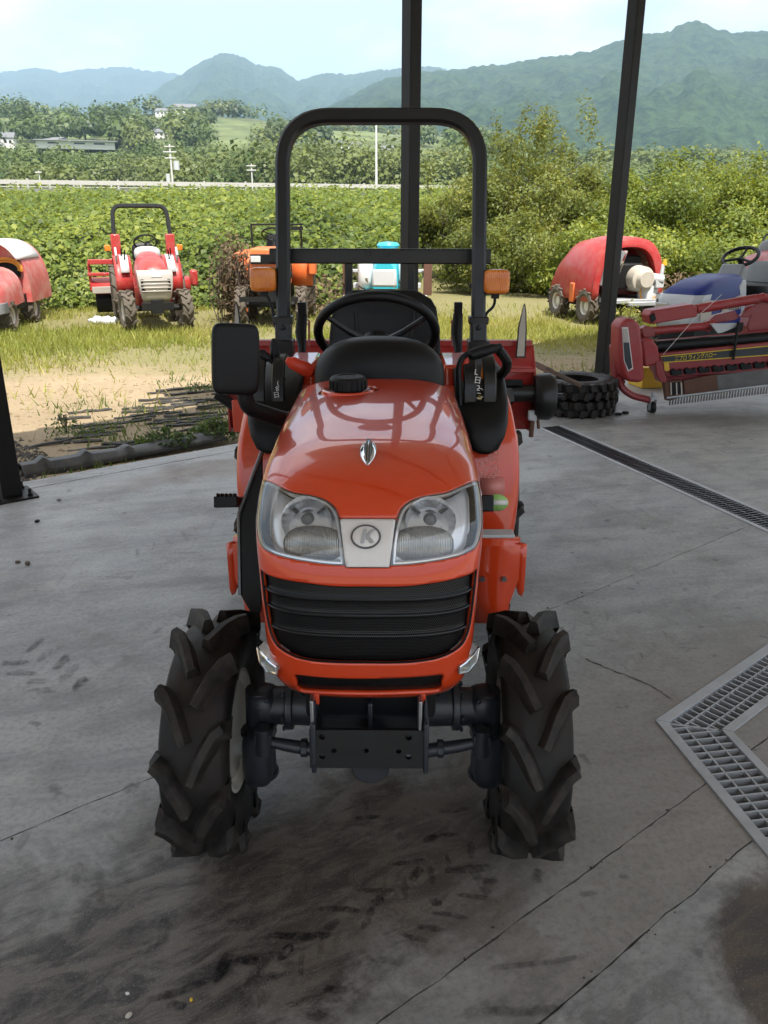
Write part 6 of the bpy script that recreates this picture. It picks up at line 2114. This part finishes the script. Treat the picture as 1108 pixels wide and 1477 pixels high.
# ---- old orange tractor half hidden by the left leg of the roll bar
ot = thing('orange_tractor', 'old boxy orange tractor overgrown by dry vines behind the left roll bar leg', 'tractor', (0, 0, 0), 0)
T_front(ot, 393, 450, 14.4, R(2)); ot.scale = (1.1, 1.1, 1.12)
for s in (-1, 1):
    simple_wheel('front_wheel', ot, (s * .47, .0, .30), .30, .17, ('tyre_dry', 'orange_paint'))
    simple_wheel('rear_wheel', ot, (s * .50, 1.25, .46), .46, .26, ('tyre_dry', 'orange_paint'))
    f = MB().loft([[Vector((s * a, y, z)) for a in (.28, .62)] for (y, z) in ((.80, .55), (.82, .95), (1.0, 1.10), (1.6, 1.10))], False, False).build('fender', M['orange_paint'], ot, 0, True, 30, solid=.02)
    MB().box((s * .62, .9, .9), (.12, .5, .34)).build('side_box', M['orange_paint'], ot, .02)
    MB().box((s * .17, -.455, 1.02), (.15, .03, .09)).build('headlight', M['light_grey'], ot, .008)
MB().box((0, .15, .88), (.56, 1.18, .58), taper=.94).build('bonnet', M['orange_paint'], ot, .03)
MB().box((0, -.44, .76), (.44, .02, .25)).build('grille', M['dark'], ot, .004)
MB().box((0, -.45, 1.02), (.50, .025, .14)).build('lamp_panel', M['black'], ot, .006)
MB().box((.27, -.40, .80), (.16, .16, .16)).lathe([(-.06, .0005), (-.06, .07), (0, .08), (0, .0005)], (.30, -.46, .80), 'y', 16).build('air_filter', M['dark'], ot, .01)
MB().box((0, .1, .48), (.3, 1.0, .3)).box((0, -.45, .44), (.9, .05, .07)).tube([(-.45, 0, .33), (.45, 0, .33)], .05, 8).build('front_frame', M['dark'], ot)
MB().box((0, 1.1, .6), (.5, .9, .5)).build('gearbox', M['dark'], ot)
ring((0, .85, 1.35), .2, .014, R(30)).build('steering_wheel', M['black'], ot)
seat_of(ot, 1.3, 1.0)
MB().sweep([(-.42, 1.3, 1.1), (-.42, 1.3, 1.50), (.42, 1.3, 1.50), (.42, 1.3, 1.1)], sq(.03), (0, 1, 0)).box((.36, 1.2, 1.44), (.2, .1, .06)).build('carrier_frame', M['black_metal'], ot)
# brown vines heaped against it
rngd = np.random.default_rng(31)
n = 2000
C = rngd.normal(0, 1, (n, 3)) * np.array([.17, .25, .36]) + np.array([0, 0, .66])
C = C[(C[:, 2] > 0)]
v, f, t = leaf_quads(C, .05 + .09 * rngd.random(len(C)), np.array([0, -.5, .3]), .9, np.clip(rngd.normal(.4, .25, len(C)), 0, 1), rngd, .35)
dv = thing('dead_vine_heap', 'heap of withered brown vines on the left of the orange tractor', 'dead vines', (0, 0, 0)); q = at(342, 440, 14.8); dv.location = (q.x, 14.8, float(yard_z(np.array(q.x), np.array(14.4))))
np_mesh('dry_leaves', v, f, M['dry'], dv, False, t)
st = MB()
for k in range(40):
    a = rngd.random() * 6.283; b = rngd.normal(0, .16, 2)
    st.tube([(b[0], b[1], 0), (b[0] * 1.2 + .1 * math.cos(a), b[1] + .1 * math.sin(a), .5), (b[0] + .12 * math.cos(a), b[1] + .2 * math.sin(a), .8 + .4 * rngd.random())], .008, 4)
st.build('dry_stem', M['bark'], dv, smooth=False)
# ---- turquoise rice transplanter in the middle
tp = thing('rice_transplanter', 'turquoise and white rice transplanter standing in the grass behind the seat', 'transplanter', (0, 0, 0), 0)
T_front(tp, 556, 446, 15.5, R(-4))
hood_loft([(-.30, .20, .55, 1.05), (-.22, .245, .55, 1.14), (.05, .26, .6, 1.22), (.3, .25, .7, 1.24)], 'turquoise', 'bonnet', tp)
MB().box((0, -.27, .74), (.47, .10, .32), taper=.92).build('front_cowl', M['light_grey'], tp, .04)
MB().sell((-.36, .1, .85), (.16, .3, .34), .6, .6, 18, 10).build('side_tank', M['white'], tp)
MB().sell((.38, .1, .80), (.15, .3, .30), .6, .6, 18, 10).build('side_tank', M['white'], tp)
MB().box((-.18, -.12, 1.02), (.18, .04, .38)).build('control_plate', M['white'], tp, .02)
for k, (x, z) in enumerate(((-.22, 1.12), (-.16, 1.10), (-.19, .98), (-.15, .92))): MB().box((x, -.15, z), (.05, .03, .05)).build('lever', M['black'], tp, .008)
MB().lathe([(0, .0005), (0, .20), (.05, .22), (.10, .18), (.12, .0005)], (0.02, .45, 1.24), 'z', 24).build('steering_cap', M['turquoise'], tp)
MB().box((0, .1, .42), (.9, .6, .12)).build('step_deck', M['turquoise'], tp, .03)
MB().box((0, .5, .55), (1.3, .2, .1)).box((0, .9, .8), (1.5, .1, .06)).build('rear_frame', M['light_grey'], tp, .01)
for s in (-1, 1):
    MB().box((s * .78, .6, .72), (.16, .25, .7)).build('seedling_rack', M['rust'], tp, .01)
    MB().box((s * .66, -.1, .40), (.24, .22, .03)).build('foot_rest', M['white'], tp, .005)
    simple_wheel('front_wheel', tp, (s * .45, .1, .32), .32, .08, ('tyre_dry', 'white'))
    simple_wheel('rear_wheel', tp, (s * .5, 1.1, .42), .42, .08, ('tyre_dry', 'white'))
seat_of(tp, 1.1, .9)

# ---- faded red orchard sprayer cut by the left frame edge
sl_ = thing('orchard_sprayer', 'sun bleached red and white orchard sprayer cut off by the left frame edge', 'sprayer', (0, 0, 0), 0)
T_front(sl_, -38, 462, 13.4, R(7)); sl_.scale = (.86, .86, .85)
hood_loft([(-.55, .60, .55, .92), (-.45, .68, .50, 1.00), (-.2, .72, .48, 1.10), (.4, .73, .48, 1.18), (.9, .72, .5, 1.2)], 'red_faded', 'bonnet', sl_, n=3.4)
MB().loft([[Vector((x, y - .03, z)) for x, y in ((-.74, -.15), (-.68, -.45), (-.5, -.56), (.5, -.56), (.68, -.45), (.74, -.15))] for z in (.38, .40, .56, .58)], False, False).build('bumper', M['grey_plastic'], sl_, 0, True, 50, solid=.04)
for s in (-1, 1): MB().box((s * .40, -.565, .76), (.24, .06, .17)).build('headlight', M['light_grey'], sl_, .02)
MB().box((.40, -.57, .63), (.14, .03, .05)).box((-.4, -.57, .63), (.14, .03, .05)).build('marker_lamp', M['orange_paint'], sl_, .008)
# the tall arched tank housing behind
arch = []
for (y, k) in ((1.3, 0.0), (1.35, .02), (2.8, .02)):
    arch.append([Vector((.76 * math.copysign(abs(math.cos(a)) ** .75, math.cos(a)), y, .45 + 1.22 * math.sin(a) ** .75)) for a in np.linspace(0, math.pi, 25)])
MB().loft(arch).build('tank_housing', M['red_faded'], sl_, 0, True, 40)
hc = []
for y in (1.0, 2.6):
    hc.append([Vector((.79 * math.copysign(abs(math.cos(a)) ** .75, math.cos(a)), y, .46 + 1.23 * math.sin(a) ** .75)) for a in np.linspace(R(38), R(142), 21)])
MB().loft(hc, False, False).build('white_top', M['white_faded'], sl_, 0, True, 40, solid=.03)
hs = MB()
for k in range(6):
    hs.tube([Vector((.36 + (.30 - .012 * k) * math.cos(a), 1.24 - .02 * (k % 3), 1.12 + (.22 - .016 * k) * math.sin(a))) for a in np.linspace(R(-15), R(195), 18)], .014, 6)
hs.build('hose_coil', M['hose'], sl_)
MB().box((.36, 1.27, 1.13), (.5, .02, .34)).build('hose_recess', M['dark'], sl_)
MB().box((0, .4, .50), (1.3, 1.8, .25)).build('chassis', M['dark'], sl_)
for s in (-1, 1):
    for y in (.1, 1.6): simple_wheel('wheel', sl_, (s * .62, y, .30), .30, .24, ('tyre_dry', 'ivory'))

# ---- bright red orchard sprayer behind the right post, its pump end open
sr = thing('orchard_sprayer', 'bright red arched orchard sprayer with open pump end behind the right post', 'sprayer', (0, 0, 0), 0)
q = at(899, 440, 14.6); sr.location = (q.x, 14.6, float(yard_z(np.array(q.x), np.array(14.6)))); sr.rotation_euler = (0, 0, R(15))
def arch_ring(w, h, y, z0=.38, n=27, pw_=.72):
    return [Vector((w * math.copysign(abs(math.cos(a)) ** pw_, math.cos(a)), y, z0 + h * math.sin(a) ** pw_)) for a in np.linspace(0, math.pi, n)]
MB().loft([arch_ring(.66, 1.02, -.10), arch_ring(.70, 1.08, .0), arch_ring(.70, 1.10, .6), arch_ring(.66, 1.02, 1.2), arch_ring(.55, .74, 1.7), arch_ring(.50, .5, 1.9)], False, False).build('cowl', M['red_clean'], sr, 0, True, 50, solid=.04)
# red rim of the opening
MB().loft([arch_ring(.69, 1.07, -.10), arch_ring(.56, .92, -.09), arch_ring(.54, .88, .05)], False, False).build('opening_rim', M['red_clean'], sr, 0, True, 30, solid=.01)
MB().loft([arch_ring(.60, .95, .42), arch_ring(.05, .10, .44)], False, False).build('inner_bulkhead', M['red_dark'], sr)
MB().box((-.42, -.20, .95), (.10, .34, .62), (R(0), R(18), 0)).build('radiator', M['grey_plastic'], sr, .01)
MB().box((-.33, -.30, .95), (.05, .06, .62), (R(0), R(18), 0)).build('radiator_frame', M['chrome'], sr, .005)
MB().lathe([(-.32, .0005), (-.32, .13), (-.22, .15), (-.20, .21), (.10, .23), (.16, .18), (.30, .16), (.34, .0005)], (.10, -.20, .78), 'y', 26).build('pump', M['cream'], sr)
MB().tube([(.20, -.3, .80), (.50, -.36, .76)], .09, 12).tube([(.46, -.36, .72), (.48, -.36, 1.02)], .035, 8).box((.42, -.36, .70), (.16, .12, .14)).build('pump_manifold', M['light_grey'], sr, .01)
MB().sell((.30, -.25, .58), (.17, .12, .20), .6, .6, 18, 10).build('filter_bowl', M['white'], sr)
MB().lathe([(0, .0005), (0, .045), (.05, .045), (.05, .03), (.1, .03), (.1, .0005)], (.50, -.36, 1.0), 'z', 14).build('relief_valve', M['yellow'], sr)
MB().tube([Vector((.22 + .16 * math.cos(a), -.40, .58 + .20 * math.sin(a))) for a in np.linspace(R(110), R(330), 14)], .018, 7).build('hose', M['hose'], sr)
MB().box((-.05, -.05, .82), (.5, .3, .42)).box((.05, .2, 1.05), (.5, .3, .2)).build('engine', M['dark'], sr, .03)
MB().box((0, -.25, .42), (1.1, .5, .07)).box((.2, -.5, .38), (.85, .10, .07)).build('rear_deck', M['galv'], sr, .01)
MB().box((.48, -.42, .44), (.22, .2, .22), taper=.6).build('tow_block', M['steel'], sr, .01)
MB().box((0, .9, .36), (1.0, 2.2, .2)).build('chassis', M['dark'], sr)
for s in (-1, 1):
    for y in (.15, 1.25): simple_wheel('wheel', sr, (s * .62, y, .30), .30, .20, ('tyre_dry', 'ivory'))
MB().box((-.69, .62, .50), (.05, .16, .34)).build('side_skirt', M['orange_paint'], sr, .02)

# ---- blue tractor behind the harrow
bt = thing('blue_tractor', 'blue and silver tractor facing left behind the red harrow', 'tractor', (0, 0, 0), 0)
q = at(985, 470, 9.3); bt.location = (q.x + .25, 9.6, float(yard_z(np.array(q.x), np.array(9.3)))); bt.rotation_euler = (0, 0, R(-46)); bt.scale = (1.02, 1.02, 1.06)
hood_loft([(-.50, .225, .74, 1.02), (-.42, .25, .72, 1.12), (-.1, .265, .70, 1.20), (.35, .27, .70, 1.24), (.62, .26, .72, 1.23)], 'blue', 'bonnet', bt, n=5)
MB().tube([(-.266, -.40, .985), (-.275, -.1, 1.0), (-.28, .3, 1.01), (-.27, .62, 1.0)], .006, 6).build('bonnet_seam', M['light_grey'], bt)
MB().loft([[Vector((x * w, y, z)) for x, y in ((-1, yo + .26), (-.98, yo + .08), (-.7, yo), (.7, yo), (.98, yo + .08), (1, yo + .26))] for (z, w, yo) in ((.72, .25, -.52), (.80, .262, -.55), (1.00, .262, -.52), (1.06, .255, -.48))], False, False).build('nose', M['light_grey'], bt, 0, True, 40, solid=.02)
for s in (-1, 1):
    MB().box((s * .155, -.542, .92), (.15, .03, .10)).build('headlight', M['fluted'], bt, .012)
    MB().box((s * .268, -.34, .90), (.012, .26, .20)).build('side_screen', M['tan_grey'], bt, .004)
    vn = MB().prism([(0, 0), (.50, 0), (.50, .16), (.28, .13), (.1, .06)], .012, Matrix(((0, 0, 1, s * .274 - .006), (1, 0, 0, .02), (0, 1, 0, .86), (0, 0, 0, 1)))).build('side_vent', M['tan_grey'], bt, .002)
    for k in range(6): MB().box((s * .282, .22 + k * .05, .90), (.006, .012, .09)).build('vent_slat', M['silver_dark'], vn)
    simple_wheel('front_wheel', bt, (s * .42, 0, .31), .31, .18)
    simple_wheel('rear_wheel', bt, (s * .46, 1.35, .46), .46, .25)
    MB().loft([[Vector((s * a, y, z)) for a in (.24, .56)] for (y, z) in ((.82, .55), (.84, .82), (1.0, .97), (1.5, .98), (1.8, .8))], False, False).build('fender', M['blue'], bt, 0, True, 50, solid=.02)
MB().box((0, -.05, .58), (.42, .8, .3)).box((0, .9, .52), (.4, 1.2, .36)).build('chassis', M['dark'], bt, .02)
MB().box((0, .80, 1.14), (.34, .22, .36), (R(-24), 0, 0), taper=.8).build('dashboard', M['grey_plastic'], bt, .03)
MB().box((.0, .62, .95), (.52, .2, .42), (R(20), 0, 0)).build('cowl', M['light_grey'], bt, .03)
ring((0, .98, 1.40), .20, .022, R(-30)).build('steering_wheel', M['black'], bt)
seat_of(bt, 1.5, .98, 'grey_plastic')
MB().sell((0, 1.45, 1.02), (.26, .26, .08), .5, .5, 20, 8).build('seat_pad', M['black'], bt)
# ---- another tractor just behind it, mostly hidden
rt2 = thing('red_tractor', 'red tractor mostly hidden behind the blue one with its wheel showing', 'tractor', (0, 0, 0), 0)
q = at(1075, 470, 11.5); rt2.location = (q.x, 11.5, float(yard_z(np.array(q.x), np.array(11.5)))); rt2.rotation_euler = (0, 0, R(-40))
hood_loft([(-.42, .25, .70, 1.1), (0, .27, .72, 1.26), (.6, .26, .74, 1.30)], 'red_clean', 'bonnet', rt2)
MB().box((0, .3, .6), (.4, 1.5, .4)).build('chassis', M['dark'], rt2)
ring((0, .92, 1.46), .19, .015, R(-30)).build('steering_wheel', M['black'], rt2)
MB().sell((0, .75, 1.25), (.2, .12, .2), .7, .7, 18, 8).build('dashboard', M['grey_plastic'], rt2)
seat_of(rt2, 1.45, 1.05, 'red_clean')
for s in (-1, 1):
    simple_wheel('front_wheel', rt2, (s * .42, 0, .31), .31, .18); simple_wheel('rear_wheel', rt2, (s * .46, 1.35, .46), .46, .25)
    MB().box((s * .40, 1.2, 1.02), (.3, .7, .12)).build('fender', M['red_clean'], rt2, .03)

# ---- wide red folding harrow on casters inside the shed
HD = 6.72
hq = ground(940, 592); 
hw_ = thing('folding_harrow', 'wide dark red folding harrow on caster wheels inside the shed at right', 'harrow', (hq.x, hq.y, 0), R(9))
_hi = (Matrix.Translation(hw_.location) @ Matrix.Rotation(R(9), 4, 'Z')).inverted()
_hyn = (Matrix.Rotation(R(9), 3, 'Z') @ Vector((0, 1, 0)))
def H(px, py, off=0.0):      # pixel on the harrow's own vertical plane, pushed back by off
    o = Vector((hw_.location.x, hw_.location.y, 0)) + _hyn * off
    a, b = Vector((0, 0, CAM_H)), at(px, py, 5.0) - Vector((0, 0, CAM_H))
    t = (o - a).dot(_hyn) / b.dot(_hyn)
    return _hi @ (a + b * t)
def hprism(name, pts, off, dep, mat, bevel=.01, par=None):
    P = [H(x, y, off) for x, y in pts]; n = len(P)
    m = MB().add(P + [p + Vector((0, dep, 0)) for p in P], [tuple(range(n)), tuple(range(2 * n - 1, n - 1, -1))] + [(i, n + i, n + (i + 1) % n, (i + 1) % n) for i in range(n)])
    return m.build(name, M[mat], par or hw_, bevel)
M['harrow'] = plain('worn dark red harrow paint', (.24, .018, .022), .45, 0, .25, .15, 7, dirt=(.22, .10, .08), dirt_amt=.35)
M['harrow_pale'] = plain('scuffed red harrow paint', (.33, .028, .030), .5, 0, .15, .2, 6, dirt=(.28, .14, .12), dirt_amt=.3)
case = hprism('chain_case', [(894, 470), (903, 460), (914, 459), (924, 468), (929, 505), (931, 545), (926, 553), (906, 551), (898, 540), (893, 505)], -.06, .20, 'harrow_pale', .03)
d_ = hprism('case_decal', [(898, 474), (905, 474), (912, 530), (907, 534), (901, 520)], -.064, .003, 'stripe_black', 0, case)
hprism('decal_border', [(897, 472), (906, 472), (913.5, 532), (906, 536), (900, 520)], -.062, .001, 'print_white', 0, case)
hprism('decal_top', [(898, 474), (905, 474), (907.5, 494), (899, 494)], -.066, .001, 'tan_grey', 0, case)
hprism('case_back', [(887, 500), (893, 497), (897, 540), (905, 553), (890, 558), (888, 530)], .05, .14, 'harrow', .02)
MB().tube(arc_pts([H(893, 545, .05), H(897, 560, .0), H(912, 571, -.03), H(937, 577, -.05)], .08), .030, 10).tube([H(889, 556, .1), H(886, 566, .1)], .02, 8).build('stand_arm', M['harrow'], hw_)
def caster(px, py, off, r=.055):
    c = H(px, py, off); e = empty('caster', c, 0, hw_)
    MB().lathe([(-.018, .0005), (-.018, r * .5), (-.02, r * .9), (-.012, r), (.012, r), (.02, r * .9), (.018, r * .5), (.018, .0005)], (0, 0, 0), 'x', 22).build('wheel', M['black'], e, 0, True, 40)
    MB().lathe([(-.021, .0005), (-.021, r * .45), (.021, r * .45), (.021, .0005)], (0, 0, 0), 'x', 16).build('hub', M['chrome'], e)
    MB().box((.026, -.005, .03), (.006, .045, .10)).box((-.026, -.005, .03), (.006, .045, .10)).box((0, -.01, .085), (.07, .06, .015)).tube([(0, -.01, .08), (0, -.01, .14)], .022, 10).build('fork', M['galv'], e, .002)
    return e
c1 = H(940, 590, -.06); caster(940, 588, -.06); caster(886, 574, .30)
hprism('gear_cover', [(926, 492), (940, 488), (950, 500), (953, 520), (945, 527), (930, 530)], -.02, .16, 'harrow_pale', .02)
hprism('side_arm', [(946, 522), (954, 520), (962, 548), (962, 553), (953, 551), (947, 540)], -.03, .05, 'harrow', .008)
# main body: round rear bar, hood with decal stripe, lower bars, tines
main = hprism('main_hood', [(950, 510), (1125, 492), (1145, 492), (1145, 532), (1125, 534), (962, 545), (955, 530)], .02, .30, 'harrow', .01)
hprism('decal_stripe', [(955, 515), (1140, 497), (1140, 509), (957, 522)], .014, .004, 'stripe_black', 0, main)
hprism('stripe_line', [(954, 513.6), (1140, 495.4), (1140, 496.6), (954, 514.8)], .013, .004, 'print_yellow', 0, main)
hprism('stripe_line', [(957, 522.2), (1140, 509.4), (1140, 510.6), (957, 523.4)], .013, .004, 'print_yellow', 0, main)
a_, b_ = H(971, 518, .010), H(1036, 511.5, .010)
tx = (b_ - a_).normalized(); F_ = frame((a_ + b_) / 2 + Vector((0, -.002, 0)), tx, (0, 0, 1))
text_obj('lettering', 'ニプロ ウィングハロー', .052, M['print_yellow'], main, F_, .001, sx=(b_ - a_).length / .57)
hprism('yellow_label', [(958, 524), (965, 523.5), (966, 535), (959, 535)], .012, .004, 'yellow', 0, main)
MB().tube([H(945, 500, .10), H(1145, 484, .10)], .052, 16).build('rubber_roll', M['grey_plastic'] if False else M['black'], hw_)
MB().tube([H(922, 479, .12), H(1012, 471, .12), H(1030, 466, .12)], .035, 14).tube([H(936, 494, .2), H(1140, 476, .2)], .018, 8).build('frame_tube', M['harrow_pale'], hw_)
hprism('frame_foot', [(925, 474), (934, 470), (945, 473), (945, 486), (928, 487)], .08, .08, 'harrow', .008)
hprism('upper_box', [(936, 455), (941, 448), (1000, 439), (1006, 443), (1006, 457), (940, 468)], .10, .16, 'harrow_pale', .01)
hprism('box_end', [(937, 455), (944, 451), (947, 461), (940, 466)], .095, .01, 'dark', .002)
MB().tube([H(1004, 446, .18), H(1092, 431, .18)], .042, 14).tube([H(1088, 432, .18), H(1100, 428, .16), H(1140, 440, .2)], .035, 10).build('upper_tube', M['harrow_pale'], hw_)
hprism('link_plate', [(1014, 470), (1032, 455), (1060, 448), (1068, 458), (1060, 462), (1034, 466), (1024, 480), (1016, 478)], .14, .06, 'harrow', .006)
hprism('link_plate', [(1068, 457), (1080, 445), (1088, 442), (1086, 452), (1080, 458)], .10, .05, 'harrow', .006)
hprism('hitch_frame', [(1088, 440), (1104, 432), (1145, 445), (1145, 486), (1082, 486), (1078, 470)], .2, .14, 'harrow', .01)
hprism('grey_bracket', [(1025, 467), (1066, 466), (1066, 470), (1042, 480), (1036, 481)], .04, .02, 'light_grey', .003)
MB().tube([H(1064, 469, .0), H(1058, 519, -.01)], .012, 8).box(H(1067, 471, .02), (.04, .04, .07)).build('spring_rod', M['dark'], hw_)
hprism('hitch_bar', [(950, 498), (1145, 478), (1145, 486), (948, 503)], .18, .04, 'harrow', .006)
MB().tube([H(957, 511, .0), H(1000, 462, .0), H(1041, 425, -.02)], .0022, 5).build('cable', M['print_white'], hw_)
lo_ = hprism('lower_panel', [(958, 536), (1145, 520), (1145, 545), (962, 555)], .06, .24, 'harrow', .008)
for k in range(9):
    x = 968 + k * 20; y = 538 - k * 1.7
    hprism('blade_cluster', [(x, y - 3), (x + 5, y - 6), (x + 11, y - 3), (x + 16, y - 6), (x + 17, y + 2), (x + 9, y + 4), (x + 2, y + 4)], -.01, .05, 'dark', .004, lo_)
hprism('rubber_flap', [(986, 549), (1034, 540), (1036, 567), (988, 573)], .0, .03, 'rust', .004)
rk = hprism('levelling_board', [(1034, 541), (1145, 527), (1145, 552), (1036, 567)], .02, .03, 'grey_dirty', .004)
tcount = 26
tine_o = None
for k in range(44):
    x = 966 + k * 4.1; y0_, y1_ = (577 - k * .49), (582 - k * .49)
    a, b = H(x, y0_, -.02), H(x + 1, y1_, -.03)
    if tine_o is None:
        tine_o = MB().box((0, 0, 0), (.014, .008, .060), taper=.7).build('tine', M['grey_dirty'], rk); o = tine_o
    else: o = tine_o.copy(); COL.objects.link(o)
    o.location = (a + b) / 2
MB().tube([H(962, 574, -.015), H(1145, 551, -.015)], .010, 8).build('tine_bar', M['galv'], rk)
lt = hprism('end_bracket', [(958, 553), (966, 550), (984, 548), (986, 572), (968, 578), (962, 578)], -.01, .05, 'rust', .004)
hprism('spring_coil', [(968, 553), (981, 551), (982, 567), (970, 570)], -.02, .02, 'dark', .003, lt)
for px in (968, 976, 983): hprism('spring_wire', [(px - .8, 552), (px + .8, 552), (px + 1.4, 569), (px - .2, 570)], -.024, .004, 'cream', 0, lt)
# yellow crate on the floor behind the harrow
yc = MB(); c = ground(948, 566)
ycr = thing('plastic_crate', 'yellow plastic crate on the floor behind the harrow stand', 'crate', (c.x, c.y + .35, 0), R(12))
MB().box((0, 0, .10), (.26, .3, .2), taper=1.05).build('crate_body', M['yellow'], ycr, .01)
MB().box((0, 0, .205), (.29, .33, .02)).build('rim', M['yellow'], ycr, .004)

# ---- two old lugged tyres lying stacked, with a spade on top
def flat_tyre(label, x, y, z, Rt, W, r0):
    t = thing('old_tyre', label, 'tyre', (x, y, z), random.random(), 'old tyres in the stack')
    w = W / 2
    MB().lathe([(-w * .8, r0), (-w, r0 + .03), (-w, Rt - .03), (-w * .8, Rt), (w * .8, Rt), (w, Rt - .03), (w, r0 + .03), (w * .8, r0), (0, r0 + .02)], (0, 0, w), 'z', 44, close=True).build('carcass', M['tyre'], t, 0, True, 40)
    g = None
    for s in (-1, 1):
        for k in range(22):
            a = 2 * math.pi * (k + (.5 if s > 0 else 0)) / 22
            if g is None: g = MB().box((0, 0, 0), (.05, .048, W * .46), (0, 0, 0)).build('tread_block', M['lug'], t, .006); o = g
            else: o = g.copy(); COL.objects.link(o)
            o.location = ((Rt + .008) * math.cos(a), (Rt + .008) * math.sin(a), w + s * W * .25); o.rotation_euler = (R(14) * s, 0, a)
    return t
q = ground(828, 592)
flat_tyre('lower old lugged tyre of the stack beside the right post', q.x, q.y + .02, 0, .325, .14, .18)
flat_tyre('upper old lugged tyre of the stack with a spade resting on it', q.x + .012, q.y + .03, .142, .32, .15, .185)
sp_t = thing('spade', 'rusty spade with worn wooden handle lying across the old tyres', 'spade', (0, 0, 0))
a, b = at(768, 524, 6.25), at(838, 556, 6.3)
b.z = max(b.z, .33)
dv_ = (b - a)
MB().tube([a.lerp(b, .28), b], .021, 10).build('handle', M['wood'], sp_t)
Fs = frame(a, dv_, (0, 1, .3))
MB().prism([(0, -.02), (.04, -.06), (.20, -.065), (.22, -.02), (.22, .02), (.20, .065), (.04, .06), (0, .02)], .006, Fs).build('blade', M['rust'], sp_t, .002)
for i, (px, py) in enumerate(((892, 599), (902, 597))):
    o = MB().sell((0, 0, .012), (.032, .018, .013), .7, .8, 12, 6).build('rubber_scrap', M['black'], None); o.location = ground(px, py); tag(o, ('left' if i == 0 else 'right') + ' one of two black rubber scraps on the floor by the tyres', 'scrap', 'black rubber scraps')
for i, (px, py, lab, mt, s) in enumerate(((85, 722, 'small grey stone on the floor near the left post', 'concrete_side', .014), (54, 753, 'flat dark chip on the floor below the left post', 'dark', .016), (40, 814, 'brown clod of dried mud on the left of the floor', 'wood', .018), (26, 812, 'smaller brown mud clod at the left frame edge', 'wood', .014), (186, 1466, 'pale dry leaf curl at the bottom of the floor', 'cream', .008), (276, 1443, 'tiny yellow leaf scrap near the bottom of the floor', 'yellow', .005), (184, 1434, 'tiny white chip on the stained floor at lower left', 'print_white', .005))):
    o = MB().sell((0, 0, s * .4), (s, s * .7, s * .45), .8, .9, 10, 6, (0, 0, i)).build('floor_scrap', M[mt], None); o.location = ground(px, py); tag(o, lab, 'scrap')

# ---- black plastic sheet bent along the slab edge, and the slatted mat on the soil
sh = thing('plastic_sheet', 'ribbed black plastic sheet curling along the outer edge of the slab', 'sheet', (0, 0, 0))
A_, B_ = ground(36, 676, -.02), ground(330, 628, -.02)
d_ = (B_ - A_); d_.z = 0; ln = d_.length; d_.normalize(); n_ = Vector((-d_.y, d_.x, 0))
if n_.y < 0: n_ = -n_
rings = []
rs_ = random.Random(8)
for k in range(110):
    s = k / 109 * ln
    ph = (s % .30) / .30
    rib = .038 * max(0, 1 - abs(ph - .5) / .16)
    wob = .012 * math.sin(s * 5) + .008 * math.sin(s * 13 + 1)
    fall = max(0, 1 - s / (ln * .9))
    rings.append([A_ + d_ * s + n_ * (o_ + wob * (1 if i else .4)) + Vector((0, 0, z_ * (.4 + .6 * fall) + rib * r_ * (.5 + .5 * fall))) for i, (o_, z_, r_) in enumerate(((.02, -.09, 0), (.05, -.05, .3), (.10, -.005, 1), (.17, .0, 1), (.24, -.03, .7), (.30, -.10, .1)))])
MB().loft(rings, False, False).build('sheet', M['sheet_black'], sh, 0, True, 30, solid=.006)
mat_t = thing('slatted_mat', 'broken dark slatted mat half buried in the shaded soil', 'mat', (0, 0, 0))
sl0 = []
for k in range(4):
    Lr = .22 + .07 * k; m = MB(); N2 = 9; vs = []
    rr_ = []
    for i in range(N2):
        x = (i / (N2 - 1) - .5) * Lr
        zb_ = .003 * math.sin(i * 1.3 + k) + .004 * rs_.random()
        rr_.append([Vector((x, -.018, zb_ - .012)), Vector((x, -.015, zb_ + .004)), Vector((x, .015, zb_ + .006)), Vector((x, .018, zb_ - .012))])
    m.loft(rr_); sl0.append(m.build('slat', M['slat'], mat_t, 0, True, 40))
used_ = set()
cnt = 0
for row in range(16):
    for c in range(9):
        px = 60 + c * 34 + rs_.uniform(-14, 14) + row * 2; py = 650 - (px - 60) * .075 - row * 5.2 + rs_.uniform(-1.2, 1.2)
        dens = .15 + .6 * min(1, max(0, (px - 60) / 200))
        if row < 3 and px > 190: dens = .1
        if py > 662 or px > 332 or rs_.random() > dens or (row > 11 and px < 170): continue
        pnt = ground(px, py, -.10)
        if pnt.dot(E2) < 5.62: continue
        z = float(yard_z(np.array(pnt.x), np.array(pnt.y)))
        i = rs_.randrange(4)
        if i not in used_: o = sl0[i]; used_.add(i)
        else: o = sl0[i].copy(); COL.objects.link(o)
        o.location = (pnt.x, pnt.y, z + .010 + rs_.uniform(-.006, .008)); o.rotation_euler = (rs_.gauss(0, .15), rs_.gauss(0, .05), math.atan2(E1.y, E1.x) - R(14) + rs_.gauss(0, .10)); cnt += 1
